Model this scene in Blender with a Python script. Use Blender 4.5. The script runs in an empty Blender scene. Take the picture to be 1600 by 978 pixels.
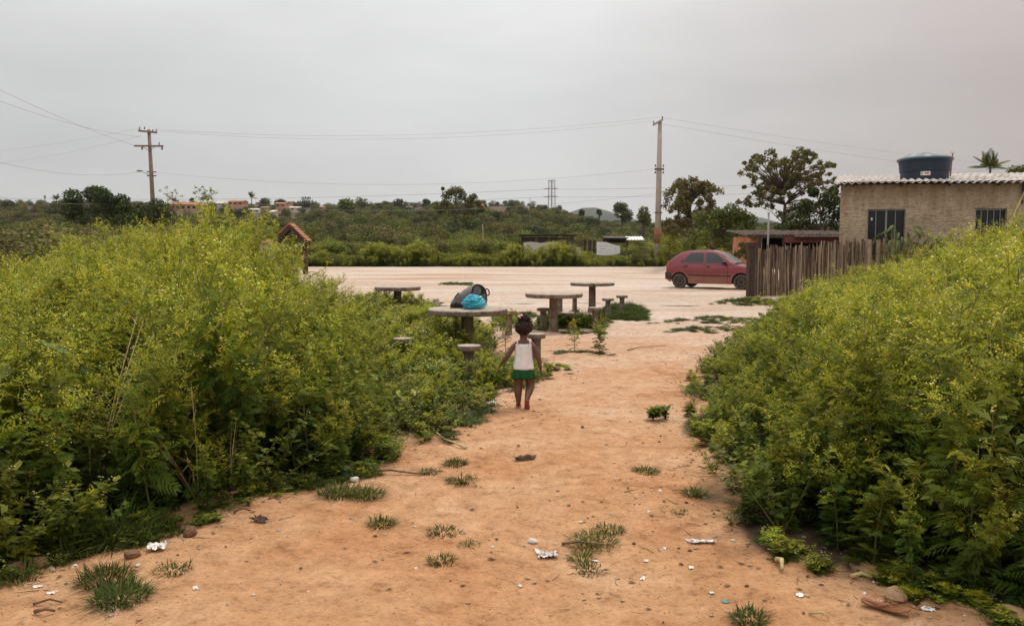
import bpy, bmesh, math, random
import numpy as np
from mathutils import Vector, Matrix, Euler, noise as mnoise

# ------------------------------------------------------------------ camera, light, exposure
S = bpy.context.scene
COL = S.collection
FPX, CX, CY, HZ, EYE = 1250.0, 800.0, 489.0, 393.0, 1.55
PITCH = math.atan((CY - HZ) / FPX)
camd = bpy.data.cameras.new('camera')
camd.sensor_width = 36.0
camd.lens = FPX / 1600.0 * 36.0
camd.clip_start = 0.05
camd.clip_end = 9000
cam = bpy.data.objects.new('camera', camd)
cam.location = (0, 0, EYE)
cam.rotation_euler = (math.pi / 2 - PITCH, 0, 0)
COL.objects.link(cam)
S.camera = cam
S.view_settings.view_transform = 'Standard'
S.view_settings.look = 'None'
S.view_settings.exposure = 0.5
HAZE = 0.00010
S.view_settings.gamma = 1.0
S.cycles.max_bounces = 6
S.cycles.diffuse_bounces = 3
S.cycles.transmission_bounces = 3
S.cycles.volume_bounces = 0

SUN_EL, SUN_AZ = math.radians(58), math.radians(32)      # azimuth clockwise from +Y
world = bpy.data.worlds.new('World')
S.world = world
world.use_nodes = True
wn, wl = world.node_tree.nodes, world.node_tree.links
wn.clear()
w_out = wn.new('ShaderNodeOutputWorld')
w_bg = wn.new('ShaderNodeBackground'); w_bg.inputs['Strength'].default_value = 0.1
w_sky = wn.new('ShaderNodeTexSky'); w_sky.sky_type = 'NISHITA'; w_sky.sun_disc = False
w_sky.sun_elevation = SUN_EL; w_sky.sun_rotation = SUN_AZ
w_tc = wn.new('ShaderNodeTexCoord')
w_sep = wn.new('ShaderNodeSeparateXYZ'); wl.new(w_tc.outputs['Generated'], w_sep.inputs[0])
# cloud cover: pale grey deck, cool to the left and warmer to the right, brighter towards the zenith
w_side = wn.new('ShaderNodeMapRange'); w_side.interpolation_type = 'LINEAR'
for k, v in (('From Min', -0.62), ('From Max', 0.62), ('To Min', 0), ('To Max', 1)): w_side.inputs[k].default_value = v
wl.new(w_sep.outputs['X'], w_side.inputs['Value'])
w_c = wn.new('ShaderNodeValToRGB'); w_c.color_ramp.interpolation = 'EASE'
w_c.color_ramp.elements.new(0.5)
for e_, (p_, c_) in zip(w_c.color_ramp.elements, ((0.0, (0.40, 0.396, 0.39, 1)), (0.48, (0.46, 0.456, 0.448, 1)), (1.0, (0.325, 0.283, 0.262, 1)))): e_.position = p_; e_.color = c_
wl.new(w_side.outputs[0], w_c.inputs[0])
w_zen = wn.new('ShaderNodeMapRange'); w_zen.interpolation_type = 'SMOOTHSTEP'
for k, v in (('From Min', 0.05), ('From Max', 1.0), ('To Min', 1.0), ('To Max', 3.0)): w_zen.inputs[k].default_value = v
wl.new(w_sep.outputs['Z'], w_zen.inputs['Value'])
w_map = wn.new('ShaderNodeMapping'); w_map.inputs['Scale'].default_value = (1.0, 1.0, 4.2)
wl.new(w_tc.outputs['Generated'], w_map.inputs['Vector'])
w_n = wn.new('ShaderNodeTexNoise'); w_n.inputs['Scale'].default_value = 3.4; w_n.inputs['Detail'].default_value = 5; w_n.inputs['Roughness'].default_value = 0.55
wl.new(w_map.outputs[0], w_n.inputs['Vector'])
w_nr = wn.new('ShaderNodeMapRange')
for k, v in (('From Min', 0.3), ('From Max', 0.7), ('To Min', 0.93), ('To Max', 1.05)): w_nr.inputs[k].default_value = v
wl.new(w_n.outputs['Fac'], w_nr.inputs['Value'])
w_m1 = wn.new('ShaderNodeMath'); w_m1.operation = 'MULTIPLY'
wl.new(w_zen.outputs[0], w_m1.inputs[0]); wl.new(w_nr.outputs[0], w_m1.inputs[1])
w_m2 = wn.new('ShaderNodeVectorMath'); w_m2.operation = 'SCALE'
w_s10 = wn.new('ShaderNodeVectorMath'); w_s10.operation = 'SCALE'; w_s10.inputs['Scale'].default_value = 10.0; wl.new(w_c.outputs[0], w_s10.inputs[0]); wl.new(w_s10.outputs[0], w_m2.inputs[0]); wl.new(w_m1.outputs[0], w_m2.inputs['Scale'])
w_mix = wn.new('ShaderNodeMix'); w_mix.data_type = 'RGBA'; w_mix.inputs[0].default_value = 0.95
wl.new(w_sky.outputs[0], w_mix.inputs[6]); wl.new(w_m2.outputs[0], w_mix.inputs[7])
wl.new(w_mix.outputs[2], w_bg.inputs['Color']); wl.new(w_bg.outputs[0], w_out.inputs[0])

sund = bpy.data.lights.new('sun', 'SUN')
sund.energy = 1.5; sund.angle = math.radians(10); sund.color = (1.0, 0.92, 0.78)
sun = bpy.data.objects.new('sun', sund)
sdir = Vector((math.sin(SUN_AZ) * math.cos(SUN_EL), math.cos(SUN_AZ) * math.cos(SUN_EL), math.sin(SUN_EL)))
sun.rotation_euler = sdir.to_track_quat('Z', 'Y').to_euler()
sun.location = (0, 0, 30)
COL.objects.link(sun)

# ------------------------------------------------------------------ helpers
R = random.Random(7)
RNG = np.random.default_rng(11)
PI = math.pi

def sm(a, b, x):
    t = np.clip((np.asarray(x, float) - a) / (b - a), 0, 1)
    return t * t * (3 - 2 * t)

def ray(px, py):
    d = Vector((px - CX, 0, 0)) + Vector((0, math.cos(PITCH), -math.sin(PITCH))) * FPX + Vector((0, math.sin(PITCH), math.cos(PITCH))) * (CY - py)
    return d
def atz(px, py, z=0.0):
    d = ray(px, py); t = (z - EYE) / d.z
    return Vector((d.x * t, d.y * t, z))
def atd(px, py, Y):
    d = ray(px, py); t = Y / d.y
    return Vector((d.x * t, Y, EYE + d.z * t))

def terr(x, y):
    x = np.asarray(x, float); y = np.asarray(y, float)
    z = 0.12 * sm(17, 28, y) + 0.28 * sm(40, 60, y) + 0.35 * sm(60.5, 64, y)
    u = x / np.maximum(np.abs(y), 1)
    rid = 1 - 0.40 * sm(0.0, 0.12, u) + 0.04 * np.sin(u * 9 + 1)
    z = z + 24.5 * sm(85, 470, y) * rid - 26 * sm(540, 1100, y)
    z = z + 0.62 * sm(9.2, 11.0, x) * sm(25.2, 27, y) * (1 - sm(48, 60, y))
    near = 1 - sm(25, 60, y)
    z = z + near * (0.012 * np.sin(2.1 * x + 1.3 * y) + 0.010 * np.sin(3.7 * x - 2.9 * y + 1) + 0.014 * np.sin(0.9 * x + 0.8 * y + 2) + 0.006 * np.sin(7.1 * x + 5.3 * y))
    return z
def tz(x, y): return float(terr(x, y))
def gp(px, py):                      # the ground point seen at a place of the picture
    z = 0.0
    for _ in range(12):
        p = atz(px, py, z); z = tz(p.x, p.y)
    return Vector((p.x, p.y, z))

def tag(o, label=None, cat=None, group=None, kind=None):
    if label: o['label'] = label
    if cat: o['category'] = cat
    if group: o['group'] = group
    if kind: o['kind'] = kind
    return o

def link(o, parent=None):
    COL.objects.link(o)
    if parent is not None: o.parent = parent
    return o

def empty(name, loc, rz=0.0, label=None, cat=None, group=None):
    o = bpy.data.objects.new(name, None)
    o.empty_display_size = 0.1
    o.location = loc; o.rotation_euler = (0, 0, rz)
    link(o); return tag(o, label, cat, group)

def children(o):
    return [c for c in bpy.data.objects if c.parent is o]
_KIDS = {}
def copy_tree(o, parent=None):
    c = o.copy(); COL.objects.link(c)
    if parent is not None: c.parent = parent
    for ch in children(o): copy_tree(ch, c)
    return c

def mesh_np(name, V, F, mats, mi=None, tint=None, smooth=False):
    """V (n,3), F list of arrays (m,k) of equal-size faces"""
    me = bpy.data.meshes.new(name)
    V = np.ascontiguousarray(V, dtype=np.float32)
    if not isinstance(F, (list, tuple)): F = [F]
    F = [np.asarray(f, dtype=np.int32) for f in F if len(f)]
    me.vertices.add(len(V)); me.vertices.foreach_set('co', V.ravel())
    nl = sum(f.size for f in F); npoly = sum(len(f) for f in F)
    me.loops.add(nl); me.polygons.add(npoly)
    me.loops.foreach_set('vertex_index', np.concatenate([f.ravel() for f in F]))
    tot = np.concatenate([np.full(len(f), f.shape[1], dtype=np.int32) for f in F])
    me.polygons.foreach_set('loop_start', np.concatenate([[0], np.cumsum(tot)[:-1]]).astype(np.int32))
    if mi is not None: me.polygons.foreach_set('material_index', np.asarray(mi, dtype=np.int32))
    if smooth: me.polygons.foreach_set('use_smooth', np.ones(npoly, dtype=bool))
    if tint is not None:
        a = me.attributes.new('tint', 'FLOAT', 'POINT'); a.data.foreach_set('value', np.asarray(tint, dtype=np.float32))
    me.update(calc_edges=True)
    for m in (mats if isinstance(mats, (list, tuple)) else [mats]): me.materials.append(m)
    return me

class MB:
    def __init__(s): s.v = []; s.f = []; s.m = []; s.t = []; s.cur = 0; s.tint = 0.5
    def add(s, vs, fs):
        b = len(s.v); s.v += [tuple(v) for v in vs]; s.t += [s.tint] * len(vs)
        s.f += [tuple(i + b for i in f) for f in fs]; s.m += [s.cur] * len(fs)
        return b
    def box(s, c, size, rot=None, jit=0.0):
        hx, hy, hz = size[0] / 2, size[1] / 2, size[2] / 2
        vs = [Vector((x * hx, y * hy, z * hz)) for x in (-1, 1) for y in (-1, 1) for z in (-1, 1)]
        if jit: vs = [v + Vector((R.uniform(-jit, jit), R.uniform(-jit, jit), R.uniform(-jit, jit))) for v in vs]
        if rot is not None:
            M = rot if isinstance(rot, Matrix) else Euler(rot).to_matrix()
            vs = [M @ v for v in vs]
        s.add([v + Vector(c) for v in vs], [(0, 1, 3, 2), (4, 6, 7, 5), (0, 4, 5, 1), (2, 3, 7, 6), (0, 2, 6, 4), (1, 5, 7, 3)])
    def tube(s, pts, rad, n=6, cap=True, flat=1.0):
        pts = [Vector(p) for p in pts]
        if not isinstance(rad, (list, tuple)): rad = [rad] * len(pts)
        rings = []; up = Vector((0.13, 0.07, 1)).normalized(); prev = None
        for i, p in enumerate(pts):
            d = (pts[min(i + 1, len(pts) - 1)] - pts[max(i - 1, 0)])
            if d.length < 1e-9: d = Vector((0, 0, 1))
            d.normalize()
            if prev is None:
                a = d.cross(up)
                if a.length < 0.15: a = d.cross(Vector((1, 0, 0)))
            else:
                a = prev - d * prev.dot(d)
            a.normalize(); prev = a; b = d.cross(a)
            rings.append([p + (a * math.cos(2 * PI * k / n) + b * math.sin(2 * PI * k / n) * flat) * rad[i] for k in range(n)])
        vs = [v for r in rings for v in r]; fs = []
        for i in range(len(pts) - 1):
            for k in range(n):
                fs.append((i * n + k, i * n + (k + 1) % n, (i + 1) * n + (k + 1) % n, (i + 1) * n + k))
        if cap:
            fs.append(tuple(range(n - 1, -1, -1))); fs.append(tuple((len(pts) - 1) * n + k for k in range(n)))
        s.add(vs, fs)
    def lathe(s, prof, n=24, c=(0, 0, 0), M=None, wob=None, cap=True):
        vs = []; fs = []
        for j, (r, z) in enumerate(prof):
            for k in range(n):
                a = 2 * PI * k / n
                rr = r * (1 + (wob(a, j) if wob else 0))
                v = Vector((rr * math.cos(a), rr * math.sin(a), z))
                if M is not None: v = M @ v
                vs.append(v + Vector(c))
        for j in range(len(prof) - 1):
            for k in range(n):
                fs.append((j * n + k, j * n + (k + 1) % n, (j + 1) * n + (k + 1) % n, (j + 1) * n + k))
        if cap: fs.append(tuple(range(n - 1, -1, -1))); fs.append(tuple((len(prof) - 1) * n + k for k in range(n)))
        s.add(vs, fs)
    def blob(s, c, r, nu=12, nv=8, amp=0.1, freq=2.0, seed=0, M=None):
        vs = []; fs = []
        off = Vector((seed * 3.7, seed * 1.3, seed * 2.1))
        for j in range(nv + 1):
            th = PI * j / nv
            for k in range(nu):
                a = 2 * PI * k / nu
                d = Vector((math.sin(th) * math.cos(a), math.sin(th) * math.sin(a), math.cos(th)))
                q = 1 + amp * 2 * mnoise.noise(d * freq + off)
                v = Vector((d.x * r[0] * q, d.y * r[1] * q, d.z * r[2] * q))
                if M is not None: v = M @ v
                vs.append(v + Vector(c))
        for j in range(nv):
            for k in range(nu):
                fs.append((j * nu + k, (j + 1) * nu + k, (j + 1) * nu + (k + 1) % nu, j * nu + (k + 1) % nu))
        s.add(vs, fs)
    def prism(s, poly, off):
        n = len(poly); off = Vector(off)
        vs = [Vector(p) for p in poly] + [Vector(p) + off for p in poly]
        fs = [tuple(range(n - 1, -1, -1)), tuple(range(n, 2 * n))] + [(i, (i + 1) % n, n + (i + 1) % n, n + i) for i in range(n)]
        s.add(vs, fs)
    def build(s, name, mats, parent=None, smooth=False, tint=False, loc=None):
        me = bpy.data.meshes.new(name)
        me.from_pydata(s.v, [], s.f)
        for m in (mats if isinstance(mats, (list, tuple)) else [mats]): me.materials.append(m)
        me.polygons.foreach_set('material_index', s.m)
        if smooth: me.polygons.foreach_set('use_smooth', [True] * len(s.f))
        if tint:
            a = me.attributes.new('tint', 'FLOAT', 'POINT'); a.data.foreach_set('value', s.t)
        bm = bmesh.new(); bm.from_mesh(me); bmesh.ops.recalc_face_normals(bm, faces=bm.faces); bm.to_mesh(me); bm.free()
        me.update()
        o = bpy.data.objects.new(name, me)
        if loc is not None: o.location = loc
        return link(o, parent)

def auto_smooth(o, ang=40):
    me = o.data
    me.polygons.foreach_set('use_smooth', [True] * len(me.polygons))
    me.set_sharp_from_angle(angle=math.radians(ang))
    return o

# ------------------------------------------------------------------ materials
def nt(name):
    m = bpy.data.materials.new(name); m.use_nodes = True
    n, l = m.node_tree.nodes, m.node_tree.links
    return m, n, l, n['Principled BSDF'], n['Material Output']

def ramp(n, stops):
    r = n.new('ShaderNodeValToRGB')
    while len(r.color_ramp.elements) < len(stops): r.color_ramp.elements.new(0.5)
    for e, (p, c) in zip(r.color_ramp.elements, stops):
        e.position = p; e.color = (*c, 1)
    return r

def noisemat(name, c1, c2, scale=8.0, rough=0.8, bump=0.3, bscale=None, detail=6, c3=None, metal=0.0, spec=0.3, stretch=None, dist=0.02, coord='Object'):
    m, n, l, b, out = nt(name)
    tc = n.new('ShaderNodeTexCoord'); src = tc.outputs[coord]
    if stretch:
        mp = n.new('ShaderNodeMapping'); mp.inputs['Scale'].default_value = stretch; l.new(src, mp.inputs[0]); src = mp.outputs[0]
    nz = n.new('ShaderNodeTexNoise'); nz.inputs['Scale'].default_value = scale; nz.inputs['Detail'].default_value = detail; nz.inputs['Roughness'].default_value = 0.62
    l.new(src, nz.inputs['Vector'])
    st = [(0.32, c1), (0.68, c2)] if c3 is None else [(0.3, c1), (0.5, c2), (0.72, c3)]
    r = ramp(n, st); l.new(nz.outputs['Fac'], r.inputs[0]); l.new(r.outputs[0], b.inputs['Base Color'])
    b.inputs['Roughness'].default_value = rough; b.inputs['Metallic'].default_value = metal
    b.inputs['Specular IOR Level'].default_value = spec
    if bump:
        n2 = n.new('ShaderNodeTexNoise'); n2.inputs['Scale'].default_value = bscale or scale * 4; n2.inputs['Detail'].default_value = 5
        l.new(src, n2.inputs['Vector'])
        bp = n.new('ShaderNodeBump'); bp.inputs['Strength'].default_value = bump; bp.inputs['Distance'].default_value = dist
        l.new(n2.outputs['Fac'], bp.inputs['Height']); l.new(bp.outputs[0], b.inputs['Normal'])
    return m

def leafmat(name, stops, trans=0.35, rough=0.55, hue=0.03, val=0.25, tcol=None):
    """colour from the per-leaf 'tint' attribute, varied per plant"""
    m, n, l, b, out = nt(name)
    at = n.new('ShaderNodeAttribute'); at.attribute_name = 'tint'
    r = ramp(n, stops); l.new(at.outputs['Fac'], r.inputs[0])
    oi = n.new('ShaderNodeObjectInfo')
    hs = n.new('ShaderNodeHueSaturation')
    mh = n.new('ShaderNodeMapRange'); mh.inputs['To Min'].default_value = 0.5 - hue; mh.inputs['To Max'].default_value = 0.5 + hue
    mv = n.new('ShaderNodeMapRange'); mv.inputs['To Min'].default_value = 1 - val; mv.inputs['To Max'].default_value = 1 + val
    l.new(oi.outputs['Random'], mh.inputs[0])
    sc = n.new('ShaderNodeMath'); sc.operation = 'MULTIPLY'; sc.inputs[1].default_value = 7.31
    fr = n.new('ShaderNodeMath'); fr.operation = 'FRACT'
    l.new(oi.outputs['Random'], sc.inputs[0]); l.new(sc.outputs[0], fr.inputs[0]); l.new(fr.outputs[0], mv.inputs[0])
    l.new(mh.outputs[0], hs.inputs['Hue']); l.new(mv.outputs[0], hs.inputs['Value']); l.new(r.outputs[0], hs.inputs['Color'])
    l.new(hs.outputs[0], b.inputs['Base Color'])
    b.inputs['Roughness'].default_value = rough; b.inputs['Specular IOR Level'].default_value = 0.12
    tr = n.new('ShaderNodeBsdfTranslucent')
    h2 = n.new('ShaderNodeHueSaturation'); h2.inputs['Hue'].default_value = 0.485; h2.inputs['Value'].default_value = 1.35
    l.new(hs.outputs[0], h2.inputs['Color']); l.new(h2.outputs[0], tr.inputs['Color'])
    mx = n.new('ShaderNodeMixShader'); mx.inputs[0].default_value = trans
    l.new(b.outputs[0], mx.inputs[1]); l.new(tr.outputs[0], mx.inputs[2]); l.new(mx.outputs[0], out.inputs['Surface'])
    return m

M = {}
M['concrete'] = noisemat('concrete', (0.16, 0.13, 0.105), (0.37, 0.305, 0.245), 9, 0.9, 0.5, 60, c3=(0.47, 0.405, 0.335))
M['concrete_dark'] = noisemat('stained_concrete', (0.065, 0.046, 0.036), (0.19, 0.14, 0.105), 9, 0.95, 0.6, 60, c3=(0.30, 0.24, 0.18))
M['pole'] = noisemat('pole_concrete', (0.30, 0.255, 0.20), (0.40, 0.35, 0.28), 3, 0.9, 0.25, 40)
M['pole_brown'] = noisemat('weathered_pole', (0.17, 0.115, 0.09), (0.26, 0.18, 0.14), 3, 0.9, 0.25, 40)
M['rust'] = noisemat('rust_band', (0.17, 0.07, 0.035), (0.28, 0.13, 0.07), 10, 0.9, 0.2)
M['ceramic'] = noisemat('ceramic', (0.05, 0.035, 0.03), (0.09, 0.06, 0.05), 20, 0.35, 0)
M['wire'] = noisemat('wire', (0.26, 0.26, 0.26), (0.32, 0.32, 0.32), 2, 0.6, 0)
M['steel'] = noisemat('galvanised_steel', (0.20, 0.17, 0.16), (0.30, 0.26, 0.25), 4, 0.6, 0, metal=0.2)
M['metal_pole'] = noisemat('grey_metal', (0.22, 0.22, 0.22), (0.32, 0.31, 0.30), 6, 0.6, 0.1)
M['stick'] = noisemat('dry_stick', (0.07, 0.046, 0.033), (0.20, 0.138, 0.095), 6, 0.95, 0.5, 50, c3=(0.30, 0.215, 0.15), stretch=(9, 9, 0.8))
M['stick_dark'] = noisemat('dark_stick', (0.04, 0.026, 0.02), (0.13, 0.085, 0.06), 6, 0.95, 0.5, 50, stretch=(9, 9, 0.8))
M['stick_pale'] = noisemat('pale_stick', (0.22, 0.16, 0.10), (0.44, 0.33, 0.22), 6, 0.95, 0.5, 50, stretch=(9, 9, 0.8))
M['wood_dark'] = noisemat('dark_wood', (0.03, 0.02, 0.016), (0.085, 0.055, 0.042), 5, 0.9, 0.4, 30, stretch=(5, 5, 1))
M['bark'] = noisemat('bark', (0.07, 0.05, 0.038), (0.17, 0.125, 0.09), 7, 0.95, 0.6, 30, stretch=(4, 4, 1))
M['twig'] = noisemat('dry_twig', (0.10, 0.06, 0.035), (0.24, 0.16, 0.10), 30, 0.9, 0.2)
M['straw'] = noisemat('dry_straw', (0.36, 0.27, 0.12), (0.55, 0.43, 0.22), 20, 0.8, 0)
M['tile'] = noisemat('terracotta', (0.24, 0.09, 0.045), (0.42, 0.19, 0.10), 5, 0.85, 0.2)
M['darktile'] = noisemat('old_roof_tile', (0.035, 0.026, 0.022), (0.13, 0.085, 0.066), 6, 0.9, 0.3)
M['maroon'] = noisemat('maroon_board', (0.12, 0.03, 0.025), (0.19, 0.055, 0.04), 8, 0.7, 0.1)
M['white'] = noisemat('white_sheet', (0.60, 0.59, 0.60), (0.74, 0.73, 0.72), 6, 0.6, 0.1)
M['litter_white'] = noisemat('white_litter', (0.62, 0.58, 0.54), (0.8, 0.78, 0.75), 14, 0.5, 0.2)
M['black'] = noisemat('black_plastic', (0.014, 0.013, 0.013), (0.03, 0.028, 0.027), 10, 0.55, 0.1)
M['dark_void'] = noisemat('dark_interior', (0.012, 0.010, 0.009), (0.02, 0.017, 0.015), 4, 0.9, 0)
M['stone'] = noisemat('stone', (0.22, 0.125, 0.065), (0.40, 0.255, 0.145), 14, 0.9, 0.5, 60)
M['stone_pale'] = noisemat('pale_stone', (0.45, 0.40, 0.35), (0.66, 0.6, 0.53), 14, 0.8, 0.4, 60)
M['clod'] = noisemat('soil_clod', (0.10, 0.055, 0.03), (0.25, 0.14, 0.075), 14, 0.95, 0.5, 60)

# ------------------------------------------------------------------ regions of the place (world metres)
def interp(x, xs, ys): return np.interp(x, xs, ys)
# edge of the path, left side: x of the edge as a function of y ; right side likewise
LE = [gp(*p) for p in ((-60, 935), (0, 893), (100, 872), (200, 848), (300, 818), (400, 775), (480, 757), (560, 742), (640, 702), (690, 678), (740, 655), (770, 625), (800, 605), (868, 590))]
RE = [gp(*p) for p in ((1640, 1010), (1560, 965), (1500, 945), (1400, 918), (1290, 893), (1200, 872), (1145, 832), (1106, 780), (1090, 710), (1066, 650), (1072, 605), (1100, 570), (1170, 515), (1200, 487))]
LEy = np.array([p.y for p in LE]); LEx = np.array([p.x for p in LE])
REy = np.array([p.y for p in RE]); REx = np.array([p.x for p in RE])
def left_edge(y): return np.where(y < LEy[0], LEx[0] - (LEy[0] - y) * 1.6, np.interp(y, LEy, LEx))
def right_edge(y): return np.where(y < REy[0], REx[0] + (REy[0] - y) * 1.3, np.interp(y, REy, REx))
# outline of the tall growth against what is behind it: height follows from where its tops stand
LU = (np.array([-300, -100, 0, 60, 100, 150, 200, 250, 330, 390, 420, 470, 520, 560, 600, 640, 680, 720]) - 800) / 1250
LT = np.array([430, 425, 415, 398, 385, 366, 353, 346, 330, 354, 404, 418, 426, 434, 446, 474, 500, 540.0])
RU = (np.array([1060, 1100, 1150, 1200, 1250, 1300, 1350, 1400, 1450, 1500, 1550, 1600, 1700, 1900]) - 800) / 1250
RT = np.array([600, 548, 515, 478, 452, 428, 420, 408, 395, 375, 358, 338, 320, 310.0])
def tall_height(x, y):
    u = x / y
    h = np.where(u < 0, EYE - (np.interp(u, LU, LT) - HZ) * y / FPX, EYE - (np.interp(u, RU, RT) - HZ) * y / FPX)
    return np.clip(h, 0.15, 2.15)

# ------------------------------------------------------------------ ground
ys = [-40, -25, -15, -9, -5, -2, 0, 1.2]
y = 2.0
while y < 2350:
    ys.append(y); y += max(0.11, y * 0.022)
ys = np.array(ys + [2400.0])
us = np.linspace(-1, 1, 221); us = np.sign(us) * (0.45 * np.abs(us) + 0.55 * np.abs(us) ** 2.2)
GX = us[None, :] * np.minimum(9 + 1.35 * np.abs(ys), 2550)[:, None]; GY = np.repeat(ys[:, None], len(us), 1)
GZ = terr(GX, GY)
nr, nc = GX.shape
idx = np.arange(nr * nc).reshape(nr, nc)
GF = np.stack([idx[:-1, :-1], idx[:-1, 1:], idx[1:, 1:], idx[1:, :-1]], -1).reshape(-1, 4)
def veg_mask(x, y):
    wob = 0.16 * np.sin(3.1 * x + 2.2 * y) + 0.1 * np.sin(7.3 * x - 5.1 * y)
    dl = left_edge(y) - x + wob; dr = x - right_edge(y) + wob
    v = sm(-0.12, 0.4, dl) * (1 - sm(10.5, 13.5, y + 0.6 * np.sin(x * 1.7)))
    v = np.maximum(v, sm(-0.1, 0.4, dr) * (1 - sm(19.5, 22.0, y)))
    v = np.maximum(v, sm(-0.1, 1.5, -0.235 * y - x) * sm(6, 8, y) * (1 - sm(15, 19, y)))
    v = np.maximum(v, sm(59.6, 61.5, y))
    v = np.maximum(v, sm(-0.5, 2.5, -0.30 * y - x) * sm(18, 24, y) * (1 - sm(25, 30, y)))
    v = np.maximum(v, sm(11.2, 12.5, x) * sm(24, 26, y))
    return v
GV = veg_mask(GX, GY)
gm, n, l, b, out = nt('dirt')
tc = n.new('ShaderNodeTexCoord')
def tex(kind, scale, **kw):
    t = n.new(kind); t.inputs['Scale'].default_value = scale
    for k, v in kw.items(): t.inputs[k].default_value = v
    l.new(tc.outputs['Object'], t.inputs['Vector']); return t
na = tex('ShaderNodeTexNoise', 0.75, Detail=8, Roughness=0.66)
nb = tex('ShaderNodeTexNoise', 6.0, Detail=8, Roughness=0.7)
nf = tex('ShaderNodeTexNoise', 38.0, Detail=7, Roughness=0.75)
r1 = ramp(n, [(0.3, (0.42, 0.188, 0.080)), (0.44, (0.53, 0.275, 0.135)), (0.58, (0.60, 0.342, 0.182)), (0.72, (0.68, 0.45, 0.29))]); l.new(na.outputs['Fac'], r1.inputs[0])
r2 = ramp(n, [(0.27, (0.46, 0.43, 0.40)), (0.43, (0.88, 0.87, 0.86)), (0.75, (1.12, 1.12, 1.12))]); l.new(nb.outputs['Fac'], r2.inputs[0])
r3 = ramp(n, [(0.30, (0.48, 0.45, 0.42)), (0.44, (0.95, 0.95, 0.95)), (0.75, (1.14, 1.14, 1.14))]); l.new(nf.outputs['Fac'], r3.inputs[0])
def mulc(a, b_):
    m = n.new('ShaderNodeMix'); m.data_type = 'RGBA'; m.blend_type = 'MULTIPLY'; m.inputs[0].default_value = 1
    l.new(a, m.inputs[6]); l.new(b_, m.inputs[7]); return m.outputs[2]
def mixc(f, a, b_):
    m = n.new('ShaderNodeMix'); m.data_type = 'RGBA'
    l.new(f, m.inputs[0])
    for s_, k in ((a, 6), (b_, 7)):
        if isinstance(s_, tuple): m.inputs[k].default_value = (*s_, 1)
        else: l.new(s_, m.inputs[k])
    return m.outputs[2]
sx = n.new('ShaderNodeSeparateXYZ'); l.new(tc.outputs['Object'], sx.inputs[0])
ad = n.new('ShaderNodeMath'); ad.operation = 'MULTIPLY_ADD'; ad.inputs[1].default_value = 14.0; l.new(na.outputs['Fac'], ad.inputs[0]); l.new(sx.outputs['Y'], ad.inputs[2])
rd = n.new('ShaderNodeMapRange'); rd.interpolation_type = 'SMOOTHSTEP'
for k, v in (('From Min', 10.0), ('From Max', 31.0)): rd.inputs[k].default_value = v
l.new(ad.outputs[0], rd.inputs[0])
# pale compacted track, streaked along its length
ms = n.new('ShaderNodeMapping'); ms.inputs['Scale'].default_value = (0.13, 0.42, 1); l.new(tc.outputs['Object'], ms.inputs[0])
ns = n.new('ShaderNodeTexNoise'); ns.inputs['Scale'].default_value = 1.0; ns.inputs['Detail'].default_value = 6; l.new(ms.outputs[0], ns.inputs['Vector'])
rs = ramp(n, [(0.3, (0.44, 0.27, 0.175)), (0.45, (0.50, 0.385, 0.305)), (0.58, (0.555, 0.46, 0.385)), (0.7, (0.60, 0.52, 0.455))]); l.new(ns.outputs['Fac'], rs.inputs[0])
base = mixc(rd.outputs[0], r1.outputs[0], rs.outputs[0])
nm = tex('ShaderNodeTexNoise', 15.0, Detail=8, Roughness=0.8); r4 = ramp(n, [(0.33, (0.60, 0.56, 0.53)), (0.46, (0.97, 0.97, 0.97)), (0.62, (1.04, 1.05, 1.07)), (0.72, (1.16, 1.2, 1.26))]); l.new(nm.outputs['Fac'], r4.inputs[0])
base = mulc(mulc(mulc(base, r2.outputs[0]), r3.outputs[0]), r4.outputs[0])
# gravel flecks
vo = tex('ShaderNodeTexVoronoi', 42.0); vr = ramp(n, [(0.0, (1, 1, 1)), (0.16, (1, 1, 1)), (0.2, (0, 0, 0))]); l.new(vo.outputs['Distance'], vr.inputs[0])
vs_ = n.new('ShaderNodeSeparateColor'); l.new(vo.outputs['Color'], vs_.inputs[0])
vg = n.new('ShaderNodeMath'); vg.operation = 'GREATER_THAN'; vg.inputs[1].default_value = 0.84; l.new(vs_.outputs[0], vg.inputs[0])
vm = n.new('ShaderNodeMath'); vm.operation = 'MULTIPLY'; l.new(vr.outputs[0], vm.inputs[0]); l.new(vg.outputs[0], vm.inputs[1])
fl = ramp(n, [(0.0, (0.10, 0.055, 0.03)), (0.62, (0.16, 0.09, 0.05)), (0.66, (0.5, 0.42, 0.35)), (1.0, (0.62, 0.55, 0.48))]); l.new(vs_.outputs[1], fl.inputs[0])
base = mixc(vm.outputs[0], base, fl.outputs[0])
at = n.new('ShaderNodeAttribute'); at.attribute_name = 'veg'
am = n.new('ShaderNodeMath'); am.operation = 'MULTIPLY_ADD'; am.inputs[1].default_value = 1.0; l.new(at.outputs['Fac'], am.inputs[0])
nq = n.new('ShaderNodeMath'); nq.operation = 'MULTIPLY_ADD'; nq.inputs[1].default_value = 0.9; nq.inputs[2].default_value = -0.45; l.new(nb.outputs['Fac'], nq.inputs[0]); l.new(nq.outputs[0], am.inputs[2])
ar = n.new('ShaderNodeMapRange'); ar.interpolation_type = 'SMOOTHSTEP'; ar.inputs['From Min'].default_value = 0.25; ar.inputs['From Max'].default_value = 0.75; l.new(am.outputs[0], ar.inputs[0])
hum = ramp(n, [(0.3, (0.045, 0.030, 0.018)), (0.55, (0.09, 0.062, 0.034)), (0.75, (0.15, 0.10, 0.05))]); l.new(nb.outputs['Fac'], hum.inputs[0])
base = mixc(ar.outputs[0], base, hum.outputs[0])
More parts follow.
